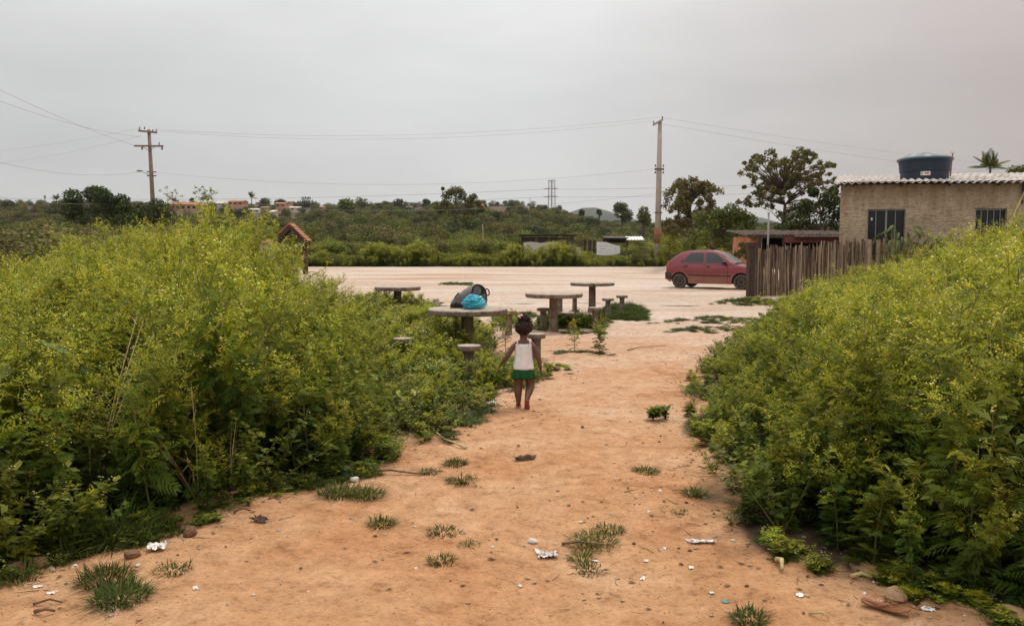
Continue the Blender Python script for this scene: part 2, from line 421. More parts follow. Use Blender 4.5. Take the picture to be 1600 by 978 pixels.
l.new(base, b.inputs['Base Color']); b.inputs['Roughness'].default_value = 0.95; b.inputs['Specular IOR Level'].default_value = 0.15
n3 = tex('ShaderNodeTexNoise', 2.4, Detail=4, Roughness=0.55); n4 = n.new('ShaderNodeMath'); n4.operation = 'MULTIPLY_ADD'; n4.inputs[1].default_value = 1.6; l.new(n3.outputs['Fac'], n4.inputs[0]); l.new(nb.outputs['Fac'], n4.inputs[2])
ba = n.new('ShaderNodeMath'); ba.operation = 'MULTIPLY_ADD'; ba.inputs[1].default_value = 0.4; l.new(nf.outputs['Fac'], ba.inputs[0]); l.new(n4.outputs[0], ba.inputs[2])
bb = n.new('ShaderNodeMath'); bb.operation = 'MULTIPLY_ADD'; bb.inputs[1].default_value = 0.35; l.new(vm.outputs[0], bb.inputs[0]); l.new(ba.outputs[0], bb.inputs[2])
bp = n.new('ShaderNodeBump'); bp.inputs['Strength'].default_value = 0.9; bp.inputs['Distance'].default_value = 0.05
l.new(bb.outputs[0], bp.inputs['Height']); l.new(bp.outputs[0], b.inputs['Normal'])
M['dirt'] = gm
def sheet(name, V, F, veg, mat):
    me = mesh_np(name, V, F, mat, smooth=True)
    a = me.attributes.new('veg', 'FLOAT', 'POINT'); a.data.foreach_set('value', np.asarray(veg, np.float32).ravel())
    return link(bpy.data.objects.new(name, me))
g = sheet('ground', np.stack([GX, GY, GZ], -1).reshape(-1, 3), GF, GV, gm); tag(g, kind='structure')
# the pale track crossing behind the tables, a skin 6 mm above the ground sheet
ry = np.concatenate([np.linspace(22.5, 40, 50), np.linspace(40.6, 59.6, 40)]); rxu = np.linspace(-1.0, 1.0, 121)
RX = rxu[None, :] * 75 + 0 * ry[:, None]; RY = np.repeat(ry[:, None], 121, 1)
edge = 0.5 * np.sin(RX * 0.9) + 0.3 * np.sin(RX * 2.3 + 1)
RY = RY + edge * np.where(RY < 40, (40 - RY) / 17.5, (RY - 40) / 19.6 * 0.3)
RZ = terr(RX, RY) + 0.006 - 0.03 * (1 - sm(22.5, 23.6, RY - edge * 0.0)) * 0
ii = np.arange(RX.size).reshape(RX.shape)
RF = np.stack([ii[:-1, :-1], ii[:-1, 1:], ii[1:, 1:], ii[1:, :-1]], -1).reshape(-1, 4)
keep = (np.abs(RX[:-1, :-1]) < 70) & ((RX[:-1, :-1] < 9.0) | (RY[:-1, :-1] > 29)) & ((RX[:-1, :-1] > -0.30 * RY[:-1, :-1] - 2) | (RY[:-1, :-1] > 30))
rz_ = RZ + 0.0
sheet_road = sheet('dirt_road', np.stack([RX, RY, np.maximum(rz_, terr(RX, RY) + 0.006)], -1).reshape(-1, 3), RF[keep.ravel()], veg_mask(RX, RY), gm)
tag(sheet_road, kind='structure')
# hills on the skyline
hx = np.linspace(-2500, 2500, 160); hr = np.linspace(0, 1, 14)
crest = 20 + 62 * np.exp(-((hx - 215) / 120) ** 2) + 58 * np.exp(-((hx - 560) / 190) ** 2) + 30 * np.exp(-((hx - 20) / 260) ** 2) + 26 * np.exp(-((hx + 900) / 500) ** 2) + 50 * np.exp(-((hx - 1300) / 420) ** 2) + 4 * np.sin(hx / 60) + 3 * np.sin(hx / 23)
HXX = np.repeat(hx[:, None], 14, 1); prof = np.sin(hr * PI) ** 1.1
HYY = 1700 + 600 * hr[None, :] + 0 * HXX
HZZ = -32 + (crest[:, None] + 32 + 8) * prof[None, :]
ii = np.arange(HXX.size).reshape(HXX.shape)
HF = np.stack([ii[:-1, :-1], ii[1:, :-1], ii[1:, 1:], ii[:-1, 1:]], -1).reshape(-1, 4)
M['hill'] = noisemat('wooded_hill', (0.02, 0.032, 0.016), (0.045, 0.06, 0.03), 0.02, 0.95, 0.6, 0.12, dist=4.0)
me = mesh_np('hills', np.stack([HXX, HYY, HZZ], -1).reshape(-1, 3), HF, M['hill'], smooth=True)
tag(link(bpy.data.objects.new('hills', me)), kind='structure')

# ------------------------------------------------------------------ plants
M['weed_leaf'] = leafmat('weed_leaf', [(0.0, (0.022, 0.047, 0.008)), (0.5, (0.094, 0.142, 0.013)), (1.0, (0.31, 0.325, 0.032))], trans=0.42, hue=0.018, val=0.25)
M['weed_stem'] = noisemat('weed_stem', (0.10, 0.11, 0.025), (0.19, 0.18, 0.055), 20, 0.7, 0)
M['weed_flower'] = leafmat('weed_flower', [(0.0, (0.32, 0.345, 0.024)), (0.6, (0.50, 0.49, 0.05)), (1.0, (0.74, 0.69, 0.34))], trans=0.4, hue=0.012, val=0.2)
M['herb'] = leafmat('herb_leaf', [(0.0, (0.034, 0.058, 0.008)), (0.5, (0.10, 0.138, 0.014)), (1.0, (0.23, 0.25, 0.030))], trans=0.3, hue=0.02, val=0.3)
M['grass'] = leafmat('grass_blade', [(0.0, (0.035, 0.056, 0.010)), (0.6, (0.085, 0.115, 0.018)), (1.0, (0.24, 0.19, 0.07))], trans=0.3, hue=0.02, val=0.25)
M['tree_leaf'] = leafmat('tree_leaf', [(0.0, (0.042, 0.055, 0.012)), (0.5, (0.092, 0.108, 0.019)), (1.0, (0.165, 0.17, 0.032))], trans=0.22, hue=0.03, val=0.3)
M['dark_leaf'] = leafmat('dark_leaf', [(0.0, (0.022, 0.033, 0.009)), (0.6, (0.046, 0.062, 0.014)), (1.0, (0.09, 0.10, 0.024))], trans=0.18, hue=0.02, val=0.25)
M['brown_leaf'] = leafmat('brown_green_leaf', [(0.0, (0.06, 0.055, 0.022)), (0.4, (0.12, 0.118, 0.032)), (0.8, (0.175, 0.155, 0.05)), (1.0, (0.20, 0.135, 0.06))], trans=0.22, hue=0.02, val=0.25)
M['bright_leaf'] = leafmat('bright_leaf', [(0.0, (0.06, 0.085, 0.012)), (0.5, (0.16, 0.20, 0.022)), (1.0, (0.31, 0.32, 0.036))], trans=0.32, hue=0.02, val=0.25)

class Leaves:
    """collects small faces with numpy: quads with a material slot and a tint"""
    def __init__(s): s.V = []; s.Q = []; s.m = []; s.t = []; s.n = 0
    def quads(s, P, mi, tint):
        P = np.asarray(P, np.float32); k = len(P)
        s.V.append(P.reshape(-1, 3)); s.Q.append(np.arange(k * 4).reshape(k, 4) + s.n); s.n += k * 4
        s.m.append(np.full(k, mi)); s.t.append(np.repeat(np.broadcast_to(np.asarray(tint, float), (k,)), 4))
    def tube(s, pts, r0, r1, mi, n=3, tint=0.5):
        pts = np.asarray(pts, float); k = len(pts)
        ring = []
        for i in range(k):
            d = pts[min(i + 1, k - 1)] - pts[max(i - 1, 0)]; d /= (np.linalg.norm(d) + 1e-9)
            a = np.cross(d, [0.31, 0.2, 0.93] if abs(d[2]) < 0.9 else [1, 0.1, 0]); a /= np.linalg.norm(a) + 1e-9; b_ = np.cross(d, a)
            r = r0 + (r1 - r0) * i / (k - 1)
            th = np.arange(n) * 2 * PI / n
            ring.append(pts[i] + r * (np.cos(th)[:, None] * a + np.sin(th)[:, None] * b_))
        ring = np.array(ring); Q = []
        for i in range(k - 1):
            for j in range(n): Q.append([ring[i, j], ring[i, (j + 1) % n], ring[i + 1, (j + 1) % n], ring[i + 1, j]])
        s.quads(Q, mi, tint)
    def mesh(s, name, mats):
        return mesh_np(name, np.concatenate(s.V), np.concatenate(s.Q), mats, np.concatenate(s.m), np.concatenate(s.t))

def frame_of(d, roll=0.0):
    d = np.asarray(d, float); d = d / (np.linalg.norm(d) + 1e-9)
    s_ = np.cross(d, [0, 0, 1.0])
    if np.linalg.norm(s_) < 1e-3: s_ = np.array([1.0, 0, 0])
    s_ /= np.linalg.norm(s_); u_ = np.cross(s_, d)
    c_, q_ = math.cos(roll), math.sin(roll)
    return d, s_ * c_ + u_ * q_, u_ * c_ - s_ * q_

def pinnate(L, base, d, length, width, mi, tint, lobes=5, droop=0.35, roll=0.0, lobe_w=0.13):
    """a deeply cut leaf: narrow lobes set in pairs along a drooping midrib"""
    d, s_, u_ = frame_of(d, roll); base = np.asarray(base, float)
    def pt(t, lat, up): return base + d * (t * length) + s_ * lat + u_ * up + np.array([0, 0, -droop * length * t * t])
    Q = []
    rib = [pt(0, -.004, 0), pt(0, .004, 0), pt(.95, .003, 0), pt(.95, -.003, 0)]; Q.append(rib)
    for i in range(lobes):
        t = 0.22 + 0.68 * i / (lobes - 1) if lobes > 1 else .5
        w = width * (math.sin(PI * (0.18 + 0.74 * (i + .5) / lobes)) ** 0.8) * R.uniform(.8, 1.15)
        lw = lobe_w * length
        for sgn in (-1, 1):
            Q.append([pt(t - lw * .5 / length, 0, 0), pt(t + .02, sgn * w * .55, .012 * R.random()), pt(t + w * .75 / length, sgn * w, -.1 * w), pt(t + lw * .9 / length, sgn * w * .32, 0)])
    Q.append([pt(.85, -.02 * length * 3, 0), pt(.9, .02 * length * 3, 0), pt(1.08, .004, 0), pt(1.08, -.004, 0)])
    L.quads(Q, mi, tint)

def octa(L, C, r, mi, tint):
    C = np.asarray(C, float); r = np.broadcast_to(np.asarray(r, float), (len(C),))
    e = np.array([[1, 0, 0], [0, 1, 0], [-1, 0, 0], [0, -1, 0]]); up = np.array([0, 0, .8])
    Q = []
    for c, rr in zip(C, r):
        for k in range(4): Q.append([c + e[k] * rr, c + e[(k + 1) % 4] * rr, c + up * rr * 1.0, c + up * rr])
        Q.append([c + e[0] * rr, c + e[3] * rr, c + e[2] * rr, c + e[1] * rr])
    L.quads(Q, mi, tint)

def weed(seed, H=1.5, leafy=1.0, flower=1.0, big=1.0):
    R.seed(seed); L = Leaves()
    bend = np.array([R.uniform(-.16, .16), R.uniform(-.16, .16), 0])
    def stem(t): return np.array([0, 0, H * t]) + bend * t * t * H
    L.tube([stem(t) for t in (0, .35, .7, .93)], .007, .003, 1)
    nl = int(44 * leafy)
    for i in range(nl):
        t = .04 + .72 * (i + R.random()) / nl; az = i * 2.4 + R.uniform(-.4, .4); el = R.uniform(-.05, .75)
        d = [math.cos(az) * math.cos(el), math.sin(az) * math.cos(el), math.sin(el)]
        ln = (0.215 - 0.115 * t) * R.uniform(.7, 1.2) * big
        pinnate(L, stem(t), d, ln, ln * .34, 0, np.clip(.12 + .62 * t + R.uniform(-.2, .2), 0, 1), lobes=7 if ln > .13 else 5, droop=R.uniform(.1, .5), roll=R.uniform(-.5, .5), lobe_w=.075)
    nb_ = int(11 * (0.6 + .4 * flower))
    for i in range(nb_):
        t0 = R.uniform(.30, .88); az = i * 2.4 + R.uniform(-.5, .5); el = R.uniform(.55, 1.15); bl = H * R.uniform(.2, .36) * (1.15 - .5 * t0)
        d = np.array([math.cos(az) * math.cos(el), math.sin(az) * math.cos(el), math.sin(el)]); p0 = stem(t0); p1 = p0 + d * bl + np.array([0, 0, .04])
        L.tube([p0, (p0 + p1) / 2 - np.array([0, 0, .01]), p1],   .0032, .0015, 1)
        for k in range(int(7 * leafy)):
            s_ = R.uniform(.1, .85); a2 = R.uniform(0, 2 * PI); dd = [math.cos(a2), math.sin(a2), R.uniform(0, .9)]
            ln = R.uniform(.05, .115) * big
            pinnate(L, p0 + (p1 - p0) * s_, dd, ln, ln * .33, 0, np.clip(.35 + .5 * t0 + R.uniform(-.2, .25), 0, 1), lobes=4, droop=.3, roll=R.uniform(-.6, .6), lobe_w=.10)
        if flower > 0.05:
            for k in range(R.randint(3, 5)):
                a2 = R.uniform(0, 2 * PI); e2 = R.uniform(.3, 1.3); q0 = p0 + (p1 - p0) * R.uniform(.65, 1); ln = R.uniform(.05, .13)
                q1 = q0 + np.array([math.cos(a2) * math.cos(e2), math.sin(a2) * math.cos(e2), math.sin(e2)]) * ln
                L.tube([q0, q1], .0022, .0015, 2, tint=.1)
                Q = []
                for j in range(6):      # narrow bracts up the flowering twig
                    b0 = q0 + (q1 - q0) * R.random(); dd = np.array([R.gauss(0, 1), R.gauss(0, 1), R.uniform(-.1, 1.2)]); dd /= np.linalg.norm(dd); dd, ss, uu = frame_of(dd)
                    bl_ = R.uniform(.02, .045); w = bl_ * .16
                    Q.append([b0, b0 + dd * bl_ * .5 + ss * w, b0 + dd * bl_, b0 + dd * bl_ * .5 - ss * w])
                L.quads(Q, 2, [R.uniform(0, .45) for _ in Q])
                nh = int(R.randint(4, 7) * flower)
                if nh:
                    C = [q1 + np.array([R.gauss(0, .022), R.gauss(0, .022), R.gauss(.008, .016)]) for _ in range(nh)]
                    octa(L, C, [R.uniform(.004, .009) for _ in C], 2, np.repeat([R.choice((.2, .4, .65, 1.0)) for _ in C], 5))
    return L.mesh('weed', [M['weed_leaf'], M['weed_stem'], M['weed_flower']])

def leaf_cloud(L, centers, radii, n_per, size, mi=0, tint=(0.0, 1.0), flat=1.0, shell=.55, up=.5, aspect=.55):
    """kite leaves scattered through the outer part of ellipsoids"""
    for c, r in zip(centers, radii):
        k = int(n_per * R.uniform(.8, 1.2)); c = np.asarray(c, float); r = np.broadcast_to(np.asarray(r, float), (3,))
        v = RNG.normal(size=(k, 3)); v /= np.linalg.norm(v, axis=1)[:, None]
        rad = shell + (1 - shell) * RNG.random(k) ** .7 + RNG.normal(0, .08, k)
        P = c + v * rad[:, None] * r
        nrm = v * .6 + RNG.normal(size=(k, 3)) * .75 + np.array([0, 0, up]); nrm /= np.linalg.norm(nrm, axis=1)[:, None]
        a = np.cross(nrm, RNG.normal(size=(k, 3))); a /= np.linalg.norm(a, axis=1)[:, None]; b_ = np.cross(nrm, a)
        sz = size * RNG.uniform(.6, 1.35, k)[:, None]
        q = np.stack([P - a * sz * .5, P + b_ * sz * .5 * aspect, P + a * sz * .5 - nrm * sz * .08, P - b_ * sz * .5 * aspect], 1)
        t = np.clip(RNG.normal((tint[0] + tint[1]) / 2, (tint[1] - tint[0]) / 3.2, k) + R.uniform(-.15, .15), 0, 1)
        L.quads(q, mi, t)

def herb(seed, H=.4, n=70, size=.05, mat='herb', flowers=4):
    R.seed(seed); L = Leaves()
    for i in range(7):
        az = R.uniform(0, 2 * PI); ln = H * R.uniform(.6, 1.1); lean = R.uniform(.15, .75)
        p1 = np.array([math.cos(az) * ln * lean, math.sin(az) * ln * lean, ln * (1 - .25 * lean)])
        L.tube([np.zeros(3), p1 * .5 + np.array([0, 0, .03]), p1], .004, .0018, 1)
        Q = []; T = []
        for k in range(n // 7):
            t = R.uniform(.15, 1.05); b0 = p1 * t + np.array([0, 0, .06 * t * (1 - t)]); a2 = R.uniform(0, 2 * PI)
            dd, ss, uu = frame_of([math.cos(a2), math.sin(a2), R.uniform(-.2, .8)], R.uniform(-.6, .6)); s_ = size * R.uniform(.6, 1.4)
            Q.append([b0, b0 + dd * s_ * .5 + ss * s_ * .26, b0 + dd * s_ - uu * s_ * .12, b0 + dd * s_ * .5 - ss * s_ * .26]); T.append(R.uniform(.05, .6) + .4 * t * R.random())
        L.quads(Q, 0, np.clip(T, 0, 1))
        if flowers and R.random() < .6:
            octa(L, [p1 + np.array([R.gauss(0, .015), R.gauss(0, .015), R.uniform(0, .03)]) for _ in range(flowers)], R.uniform(.004, .007), 2, .9)
    return L.mesh('herb', [M[mat], M['weed_stem'], M['weed_flower']])

def grass(seed, n=34, h=.14, spread=.08, w=.0045, dry=.15):
    n = int(n * 5); w *= .95; h *= .78; R.seed(seed); L = Leaves(); Q = []; T = []
    for i in range(n):
        a = R.uniform(0, 2 * PI); r = spread * 1.15 * R.random() ** .7; b0 = np.array([math.cos(a) * r, math.sin(a) * r, -.005])
        a2 = a + R.uniform(-.9, .9); lean = R.uniform(.3, 1.9); hh = h * R.uniform(.4, 1.25)
        d = np.array([math.cos(a2) * lean, math.sin(a2) * lean, 1.0]); d /= np.linalg.norm(d); s_ = np.array([-math.sin(a2), math.cos(a2), 0]) * w
        m = b0 + d * hh * .55; e = b0 + d * hh + np.array([math.cos(a2), math.sin(a2), -.6]) * hh * .22 * lean
        t = 1.0 if R.random() < dry * .45 else R.uniform(0, .6)
        Q += [[b0 - s_, b0 + s_, m + s_ * .8, m - s_ * .8], [m - s_ * .8, m + s_ * .8, e + s_ * .1, e - s_ * .1]]; T += [t, t]
    L.quads(Q, 0, T)
    return L.mesh('grass_tuft', [M['grass']])

def shrub(seed, H=2.2, W=1.3, leaf=.11, n=1100, mat='tree_leaf', clusters=11):
    R.seed(seed); L = Leaves()
    for i in range(5):
        az = R.uniform(0, 2 * PI); L.tube([np.zeros(3), np.array([math.cos(az) * W * .2, math.sin(az) * W * .2, H * .35]), np.array([math.cos(az) * W * .45, math.sin(az) * W * .45, H * .72])], .03, .012, 1)
    cs = []; rs = []
    for i in range(clusters):
        az = R.uniform(0, 2 * PI); t = R.random(); rr = W * R.uniform(.15, .72) * (1 - .45 * t)
        cs.append([math.cos(az) * rr, math.sin(az) * rr, H * (.16 + .68 * t)]); q = W * R.uniform(.26, .46); rs.append([q, q, q * R.uniform(.6, .9)])
    leaf_cloud(L, cs, rs, n // clusters, leaf)
    return L.mesh('shrub', [M[mat], M['bark']])

def protos(meshes):
    return [bpy.data.objects.new('proto_' + m.name, m) for m in meshes]

def scatter(name, variants, P, rot, scl, idx, label, cat):
    """one object of stuff: points carrying plants of several shapes"""
    P = np.asarray(P, np.float32); k = len(P)
    me = bpy.data.meshes.new(name); me.vertices.add(k); me.vertices.foreach_set('co', P.ravel())
    scl = np.asarray(scl, np.float32)
    if scl.ndim == 1: scl = np.repeat(scl[:, None], 3, 1)
    for nm, ty, arr in (('rot', 'FLOAT_VECTOR', rot), ('scl', 'FLOAT_VECTOR', scl)):
        a = me.attributes.new(nm, ty, 'POINT'); a.data.foreach_set('vector', np.ascontiguousarray(arr, np.float32).ravel())
    a = me.attributes.new('kind_index', 'INT', 'POINT'); a.data.foreach_set('value', np.asarray(idx, np.int32))
    o = link(bpy.data.objects.new(name, me)); tag(o, label, cat, kind='stuff')
    ng = bpy.data.node_groups.new(name, 'GeometryNodeTree')
    ng.interface.new_socket('Geometry', in_out='INPUT', socket_type='NodeSocketGeometry'); ng.interface.new_socket('Geometry', in_out='OUTPUT', socket_type='NodeSocketGeometry')
    n, l = ng.nodes, ng.links
    gi, go = n.new('NodeGroupInput'), n.new('NodeGroupOutput'); jn = n.new('GeometryNodeJoinGeometry')
    def attr(nm, ty):
        a = n.new('GeometryNodeInputNamedAttribute'); a.data_type = ty; a.inputs['Name'].default_value = nm
        return a.outputs['Attribute']
    er = n.new('FunctionNodeEulerToRotation'); l.new(attr('rot', 'FLOAT_VECTOR'), er.inputs[0]); sa = attr('scl', 'FLOAT_VECTOR'); ia = attr('kind_index', 'INT')
    for j, v in enumerate(variants):
        oi = n.new('GeometryNodeObjectInfo'); oi.inputs['Object'].default_value = v
        cmp_ = n.new('FunctionNodeCompare'); cmp_.data_type = 'INT'; cmp_.operation = 'EQUAL'
        ins = [s_ for s_ in cmp_.inputs if s_.type == 'INT']; l.new(ia, ins[0]); ins[1].default_value = j
        ip = n.new('GeometryNodeInstanceOnPoints'); l.new(gi.outputs[0], ip.inputs['Points']); l.new(cmp_.outputs[0], ip.inputs['Selection'])
        l.new(oi.outputs['Geometry'], ip.inputs['Instance']); l.new(er.outputs[0], ip.inputs['Rotation']); l.new(sa, ip.inputs['Scale'])
        l.new(ip.outputs[0], jn.inputs[0])
    l.new(jn.outputs[0], go.inputs[0])
    md = o.modifiers.new('plants', 'NODES'); md.node_group = ng
    return o
def randrot(k, tilt=.12):
    return np.stack([RNG.normal(0, tilt, k), RNG.normal(0, tilt, k), RNG.uniform(0, 2 * PI, k)], -1)

def stalks(seed):
    R.seed(seed); L = Leaves()
    for i in range(5):
        az = R.uniform(0, 2 * PI); ln = R.uniform(.7, 1.35); le = R.uniform(.05, .5); p1 = np.array([math.cos(az) * le * ln, math.sin(az) * le * ln, ln]); L.tube([np.zeros(3), p1 * .5 + np.array([.02, 0, .03]), p1], .006, .002, 0)
        for k in range(4):
            b0 = p1 * R.uniform(.4, .95); a2 = R.uniform(0, 2 * PI); L.tube([b0, b0 + np.array([math.cos(a2) * .12, math.sin(a2) * .12, R.uniform(-.02, .16)])], .003, .001, 0)
    return L.mesh('dry_stalk', [M['straw']])
# tall flowering weeds on both sides of the path
W_TALL = protos([weed(s, 1.5, 1.0, 1.0) for s in (101, 102, 103, 104, 105)] + [weed(s, 1.1, 1.25, .25, 1.0) for s in (111, 112, 113)] + [weed(s, .7, 1.0, .0, .95) for s in (121, 122)] + [herb(s, .8, 230, .075) for s in (131, 132)] + [stalks(141)])
NATH = np.array([1.58] * 5 + [1.18] * 3 + [.74] * 2 + [.82] * 2 + [1.3])
def thicket(name, xs, ys_, keep, label, dens):
    k = int((xs[1] - xs[0]) * (ys_[1] - ys_[0]) * dens)
    x = RNG.uniform(*xs, k); y = RNG.uniform(*ys_, k)
    ok, dist = keep(x, y); x, y, dist = x[ok], y[ok], dist[ok]
    edge = sm(-.05, .9, dist); big = tall_height(x, y) * (.32 + .68 * edge)
    patch_ = .5 + .5 * np.sin(1.9 * x + .7 * y + 1) * np.sin(1.4 * y - 1.1 * x)
    big = big * (RNG.uniform(.52, .98, len(x)) + .14 * patch_ - .07 + .13 * np.sin(5.3 * x + 2.1 * y) * np.sin(4.4 * y - 3.1 * x + 2)); big = np.where(RNG.random(len(x)) < .07, big * RNG.uniform(1.1, 1.3, len(x)), big)
    low = RNG.random(len(x)) < .35
    big = np.where(low & (big > .8), big * RNG.uniform(.5, .8, len(x)), big)
    vi = np.where(big > .95, np.where(RNG.random(len(x)) < .78, RNG.integers(0, 5, len(x)), RNG.integers(5, 8, len(x))), np.where(RNG.random(len(x)) < .45, RNG.integers(5, 8, len(x)), np.where(RNG.random(len(x)) < .6, RNG.integers(8, 10, len(x)), RNG.integers(0, 5, len(x)))))
    vi = np.where((RNG.random(len(x)) < .17) & (big < 1.2), RNG.integers(10, 12, len(x)), vi); vi = np.where(RNG.random(len(x)) < .03, 12, vi)
    big = np.minimum(big, tall_height(x, y) * np.where(y < 7, .94, 1.09)); s_ = big / NATH[vi]
    sxy = np.clip(s_ * RNG.uniform(.85, 1.1, len(x)), .38, 1.02)
    tilt = randrot(len(x), .19)
    return scatter(name, W_TALL, np.stack([x, y, terr(x, y) - .01], -1), tilt, np.stack([sxy, sxy, s_], -1), vi, label, 'weeds')
def keep_left(x, y):
    d = left_edge(y) - x
    d = np.minimum(d, (np.where(y > 6.2, -0.155 * y - .02, 9) - x))
    ok = (d > 0.02) & (x > -0.80 * y - 1.2) & (y < 14.5 + np.where(x < -4.2, 3, 0))
    return ok, np.minimum(d, left_edge(y) - x)
def keep_right(x, y):
    d = x - right_edge(y)
    return (d > 0.02) & (x < 0.80 * y + 1.2) & (y < np.where(x > 7, 22.5, 19.5)), d
thicket('weed_thicket', (-14, -.5), (2.6, 17.5), keep_left, 'tall pale-flowered weeds crowding the left side of the path', 34)
thicket('weed_thicket', (.8, 18), (2.4, 22.5), keep_right, 'tall pale-flowered weeds crowding the right side of the path below the house', 31)

# lower herbs round the near tables and along the path edges
HERB = protos([herb(s, .42, 84, .055) for s in (201, 202, 203)] + [herb(s, .30, 80, .04) for s in (211, 212)] + [weed(s, .5, .8, .4, .8) for s in (221, 222)])
def band(poly_px, dens, hmin, hmax, taper=.5):
    pts = np.array([gp(*p)[:2] for p in poly_px])
    x0, y0 = pts.min(0); x1, y1 = pts.max(0); k = int((x1 - x0) * (y1 - y0) * dens)
    x = RNG.uniform(x0, x1, k); y = RNG.uniform(y0, y1, k)
    ins = np.zeros(k, bool); dmin = np.full(k, 9.0); m = len(pts)
    for i in range(m):
        ax, ay = pts[i]; bx, by = pts[(i + 1) % m]
        c_ = ((ay > y) != (by > y)) & (x < (bx - ax) * (y - ay) / (by - ay + 1e-12) + ax); ins ^= c_
        t = np.clip(((x - ax) * (bx - ax) + (y - ay) * (by - ay)) / ((bx - ax) ** 2 + (by - ay) ** 2 + 1e-9), 0, 1)
        dmin = np.minimum(dmin, np.hypot(x - ax - t * (bx - ax), y - ay - t * (by - ay)))
    x, y, d = x[ins], y[ins], dmin[ins]
    clump = .5 + .5 * np.sin(2.3 * x + 1.1 * y) * np.sin(1.9 * y - 1.3 * x + 1)
    h = (hmin + (hmax - hmin) * RNG.random(len(x)) * (.35 + .65 * clump)) * (.45 + .55 * sm(0, taper, d))
    return x, y, h
X, Y, Hh = [], [], []
for poly, de, h0, h1 in (
    (((600, 735), (650, 700), (700, 676), (748, 650), (780, 618), (840, 604), (868, 590), (845, 572), (790, 570), (740, 560), (700, 560), (640, 560), (590, 600), (570, 690)), 60, .16, .42),
    (((570, 650), (640, 590), (745, 580), (775, 545), (770, 520), (700, 512), (640, 508), (575, 520), (540, 570)), 46, .28, .62),
    (((560, 530), (650, 515), (700, 512), (690, 496), (660, 486), (600, 480), (560, 478), (520, 500)), 34, .3, .6),
    (((30, 905), (120, 880), (230, 850), (330, 825), (420, 780), (520, 752), (600, 738), (570, 715), (460, 735), (340, 790), (200, 835), (60, 870), (0, 885)), 60, .08, .28),
    (((1110, 800), (1150, 845), (1210, 880), (1300, 900), (1400, 925), (1500, 955), (1600, 990), (1640, 960), (1500, 925), (1400, 890), (1290, 870), (1200, 845), (1140, 790)), 60, .07, .26),
    (((1062, 650), (1085, 640), (1110, 600), (1140, 560), (1195, 510), (1175, 505), (1110, 548), (1080, 588)), 40, .15, .4),
    (((772, 520), (820, 512), (830, 500), (800, 490), (765, 496)), 45, .12, .34),
    (((850, 578), (895, 585), (885, 572), (850, 566)), 60, .06, .16)):
    x, y, h = band(poly, de, h0, h1); X.append(x); Y.append(y); Hh.append(h)
X, Y, Hh = map(np.concatenate, (X, Y, Hh)); vi = RNG.integers(0, 7, len(X))
s_ = Hh / np.array([.42] * 3 + [.3] * 2 + [.5] * 2)[vi]
scatter('ground_cover', HERB, np.stack([X, Y, terr(X, Y) - .005], -1), randrot(len(X), .15), np.stack([np.clip(s_ * 1.15, .5, 2), np.clip(s_ * 1.15, .5, 2), s_], -1), vi, 'low green herbs spreading round the near tables and along the path edges', 'ground cover')

# thin grass: patches on the trodden ground and the fringe of the thickets
GRASS = protos([grass(s, 34, .13, .09) for s in (301, 302, 303)] + [grass(304, 22, .22, .06, .005)])
X, Y, Hh = [], [], []
for poly, de, h0, h1 in (
    (((955, 500), (1015, 503), (1012, 486), (985, 478), (950, 478), (930, 492)), 60, .5, 1.6),
    (((1010, 506), (1090, 507), (1180, 505), (1200, 498), (1140, 495), (1050, 499)), 30, .25, .7),
    (((1040, 519), (1110, 521), (1170, 518), (1185, 511), (1120, 511), (1060, 512)), 34, .25, .75),
    (((1110, 476), (1170, 478), (1260, 474), (1250, 466), (1170, 467), (1115, 470)), 34, .4, 1.1),
    (((685, 446), (742, 447), (738, 442), (690, 442)), 30, .4, .9),
    (((640, 478), (700, 484), (690, 472), (655, 470)), 30, .5, 1.4),
    (((60, 905), (130, 882), (240, 852), (210, 868), (110, 890)), 70, .5, 1.4),
    (((60, 880), (200, 858), (290, 826), (230, 812), (60, 850)), 90, .8, 2.0),
    (((440, 770), (540, 757), (600, 742), (560, 733), (470, 748)), 90, .6, 1.5),
    (((780, 508), (860, 520), (940, 524), (955, 512), (900, 505), (800, 500)), 20, .4, 1.0),
    (((870, 553), (970, 556), (965, 551), (880, 548)), 40, .3, .8), (((846, 505), (950, 512), (960, 498), (850, 490)), 60, .4, 1.3), (((780, 500), (840, 497), (835, 488), (775, 490)), 40, .4, 1.1), (((690, 700), (735, 672), (760, 650), (775, 632), (755, 632), (720, 655), (690, 680)), 60, .4, .9)):
    x, y, h = band(poly, de, h0, h1, .25); X.append(x); Y.append(y); Hh.append(h)
X, Y, Hh = map(np.concatenate, (X, Y, Hh)); vi = RNG.integers(0, 4, len(X))
scatter('short_grass', GRASS, np.stack([X, Y, terr(X, Y)], -1), randrot(len(X), .1), np.stack([np.clip(Hh, .7, 1.3), np.clip(Hh, .7, 1.3), Hh], -1), vi, 'thin short grass in patches on the trodden ground', 'grass')

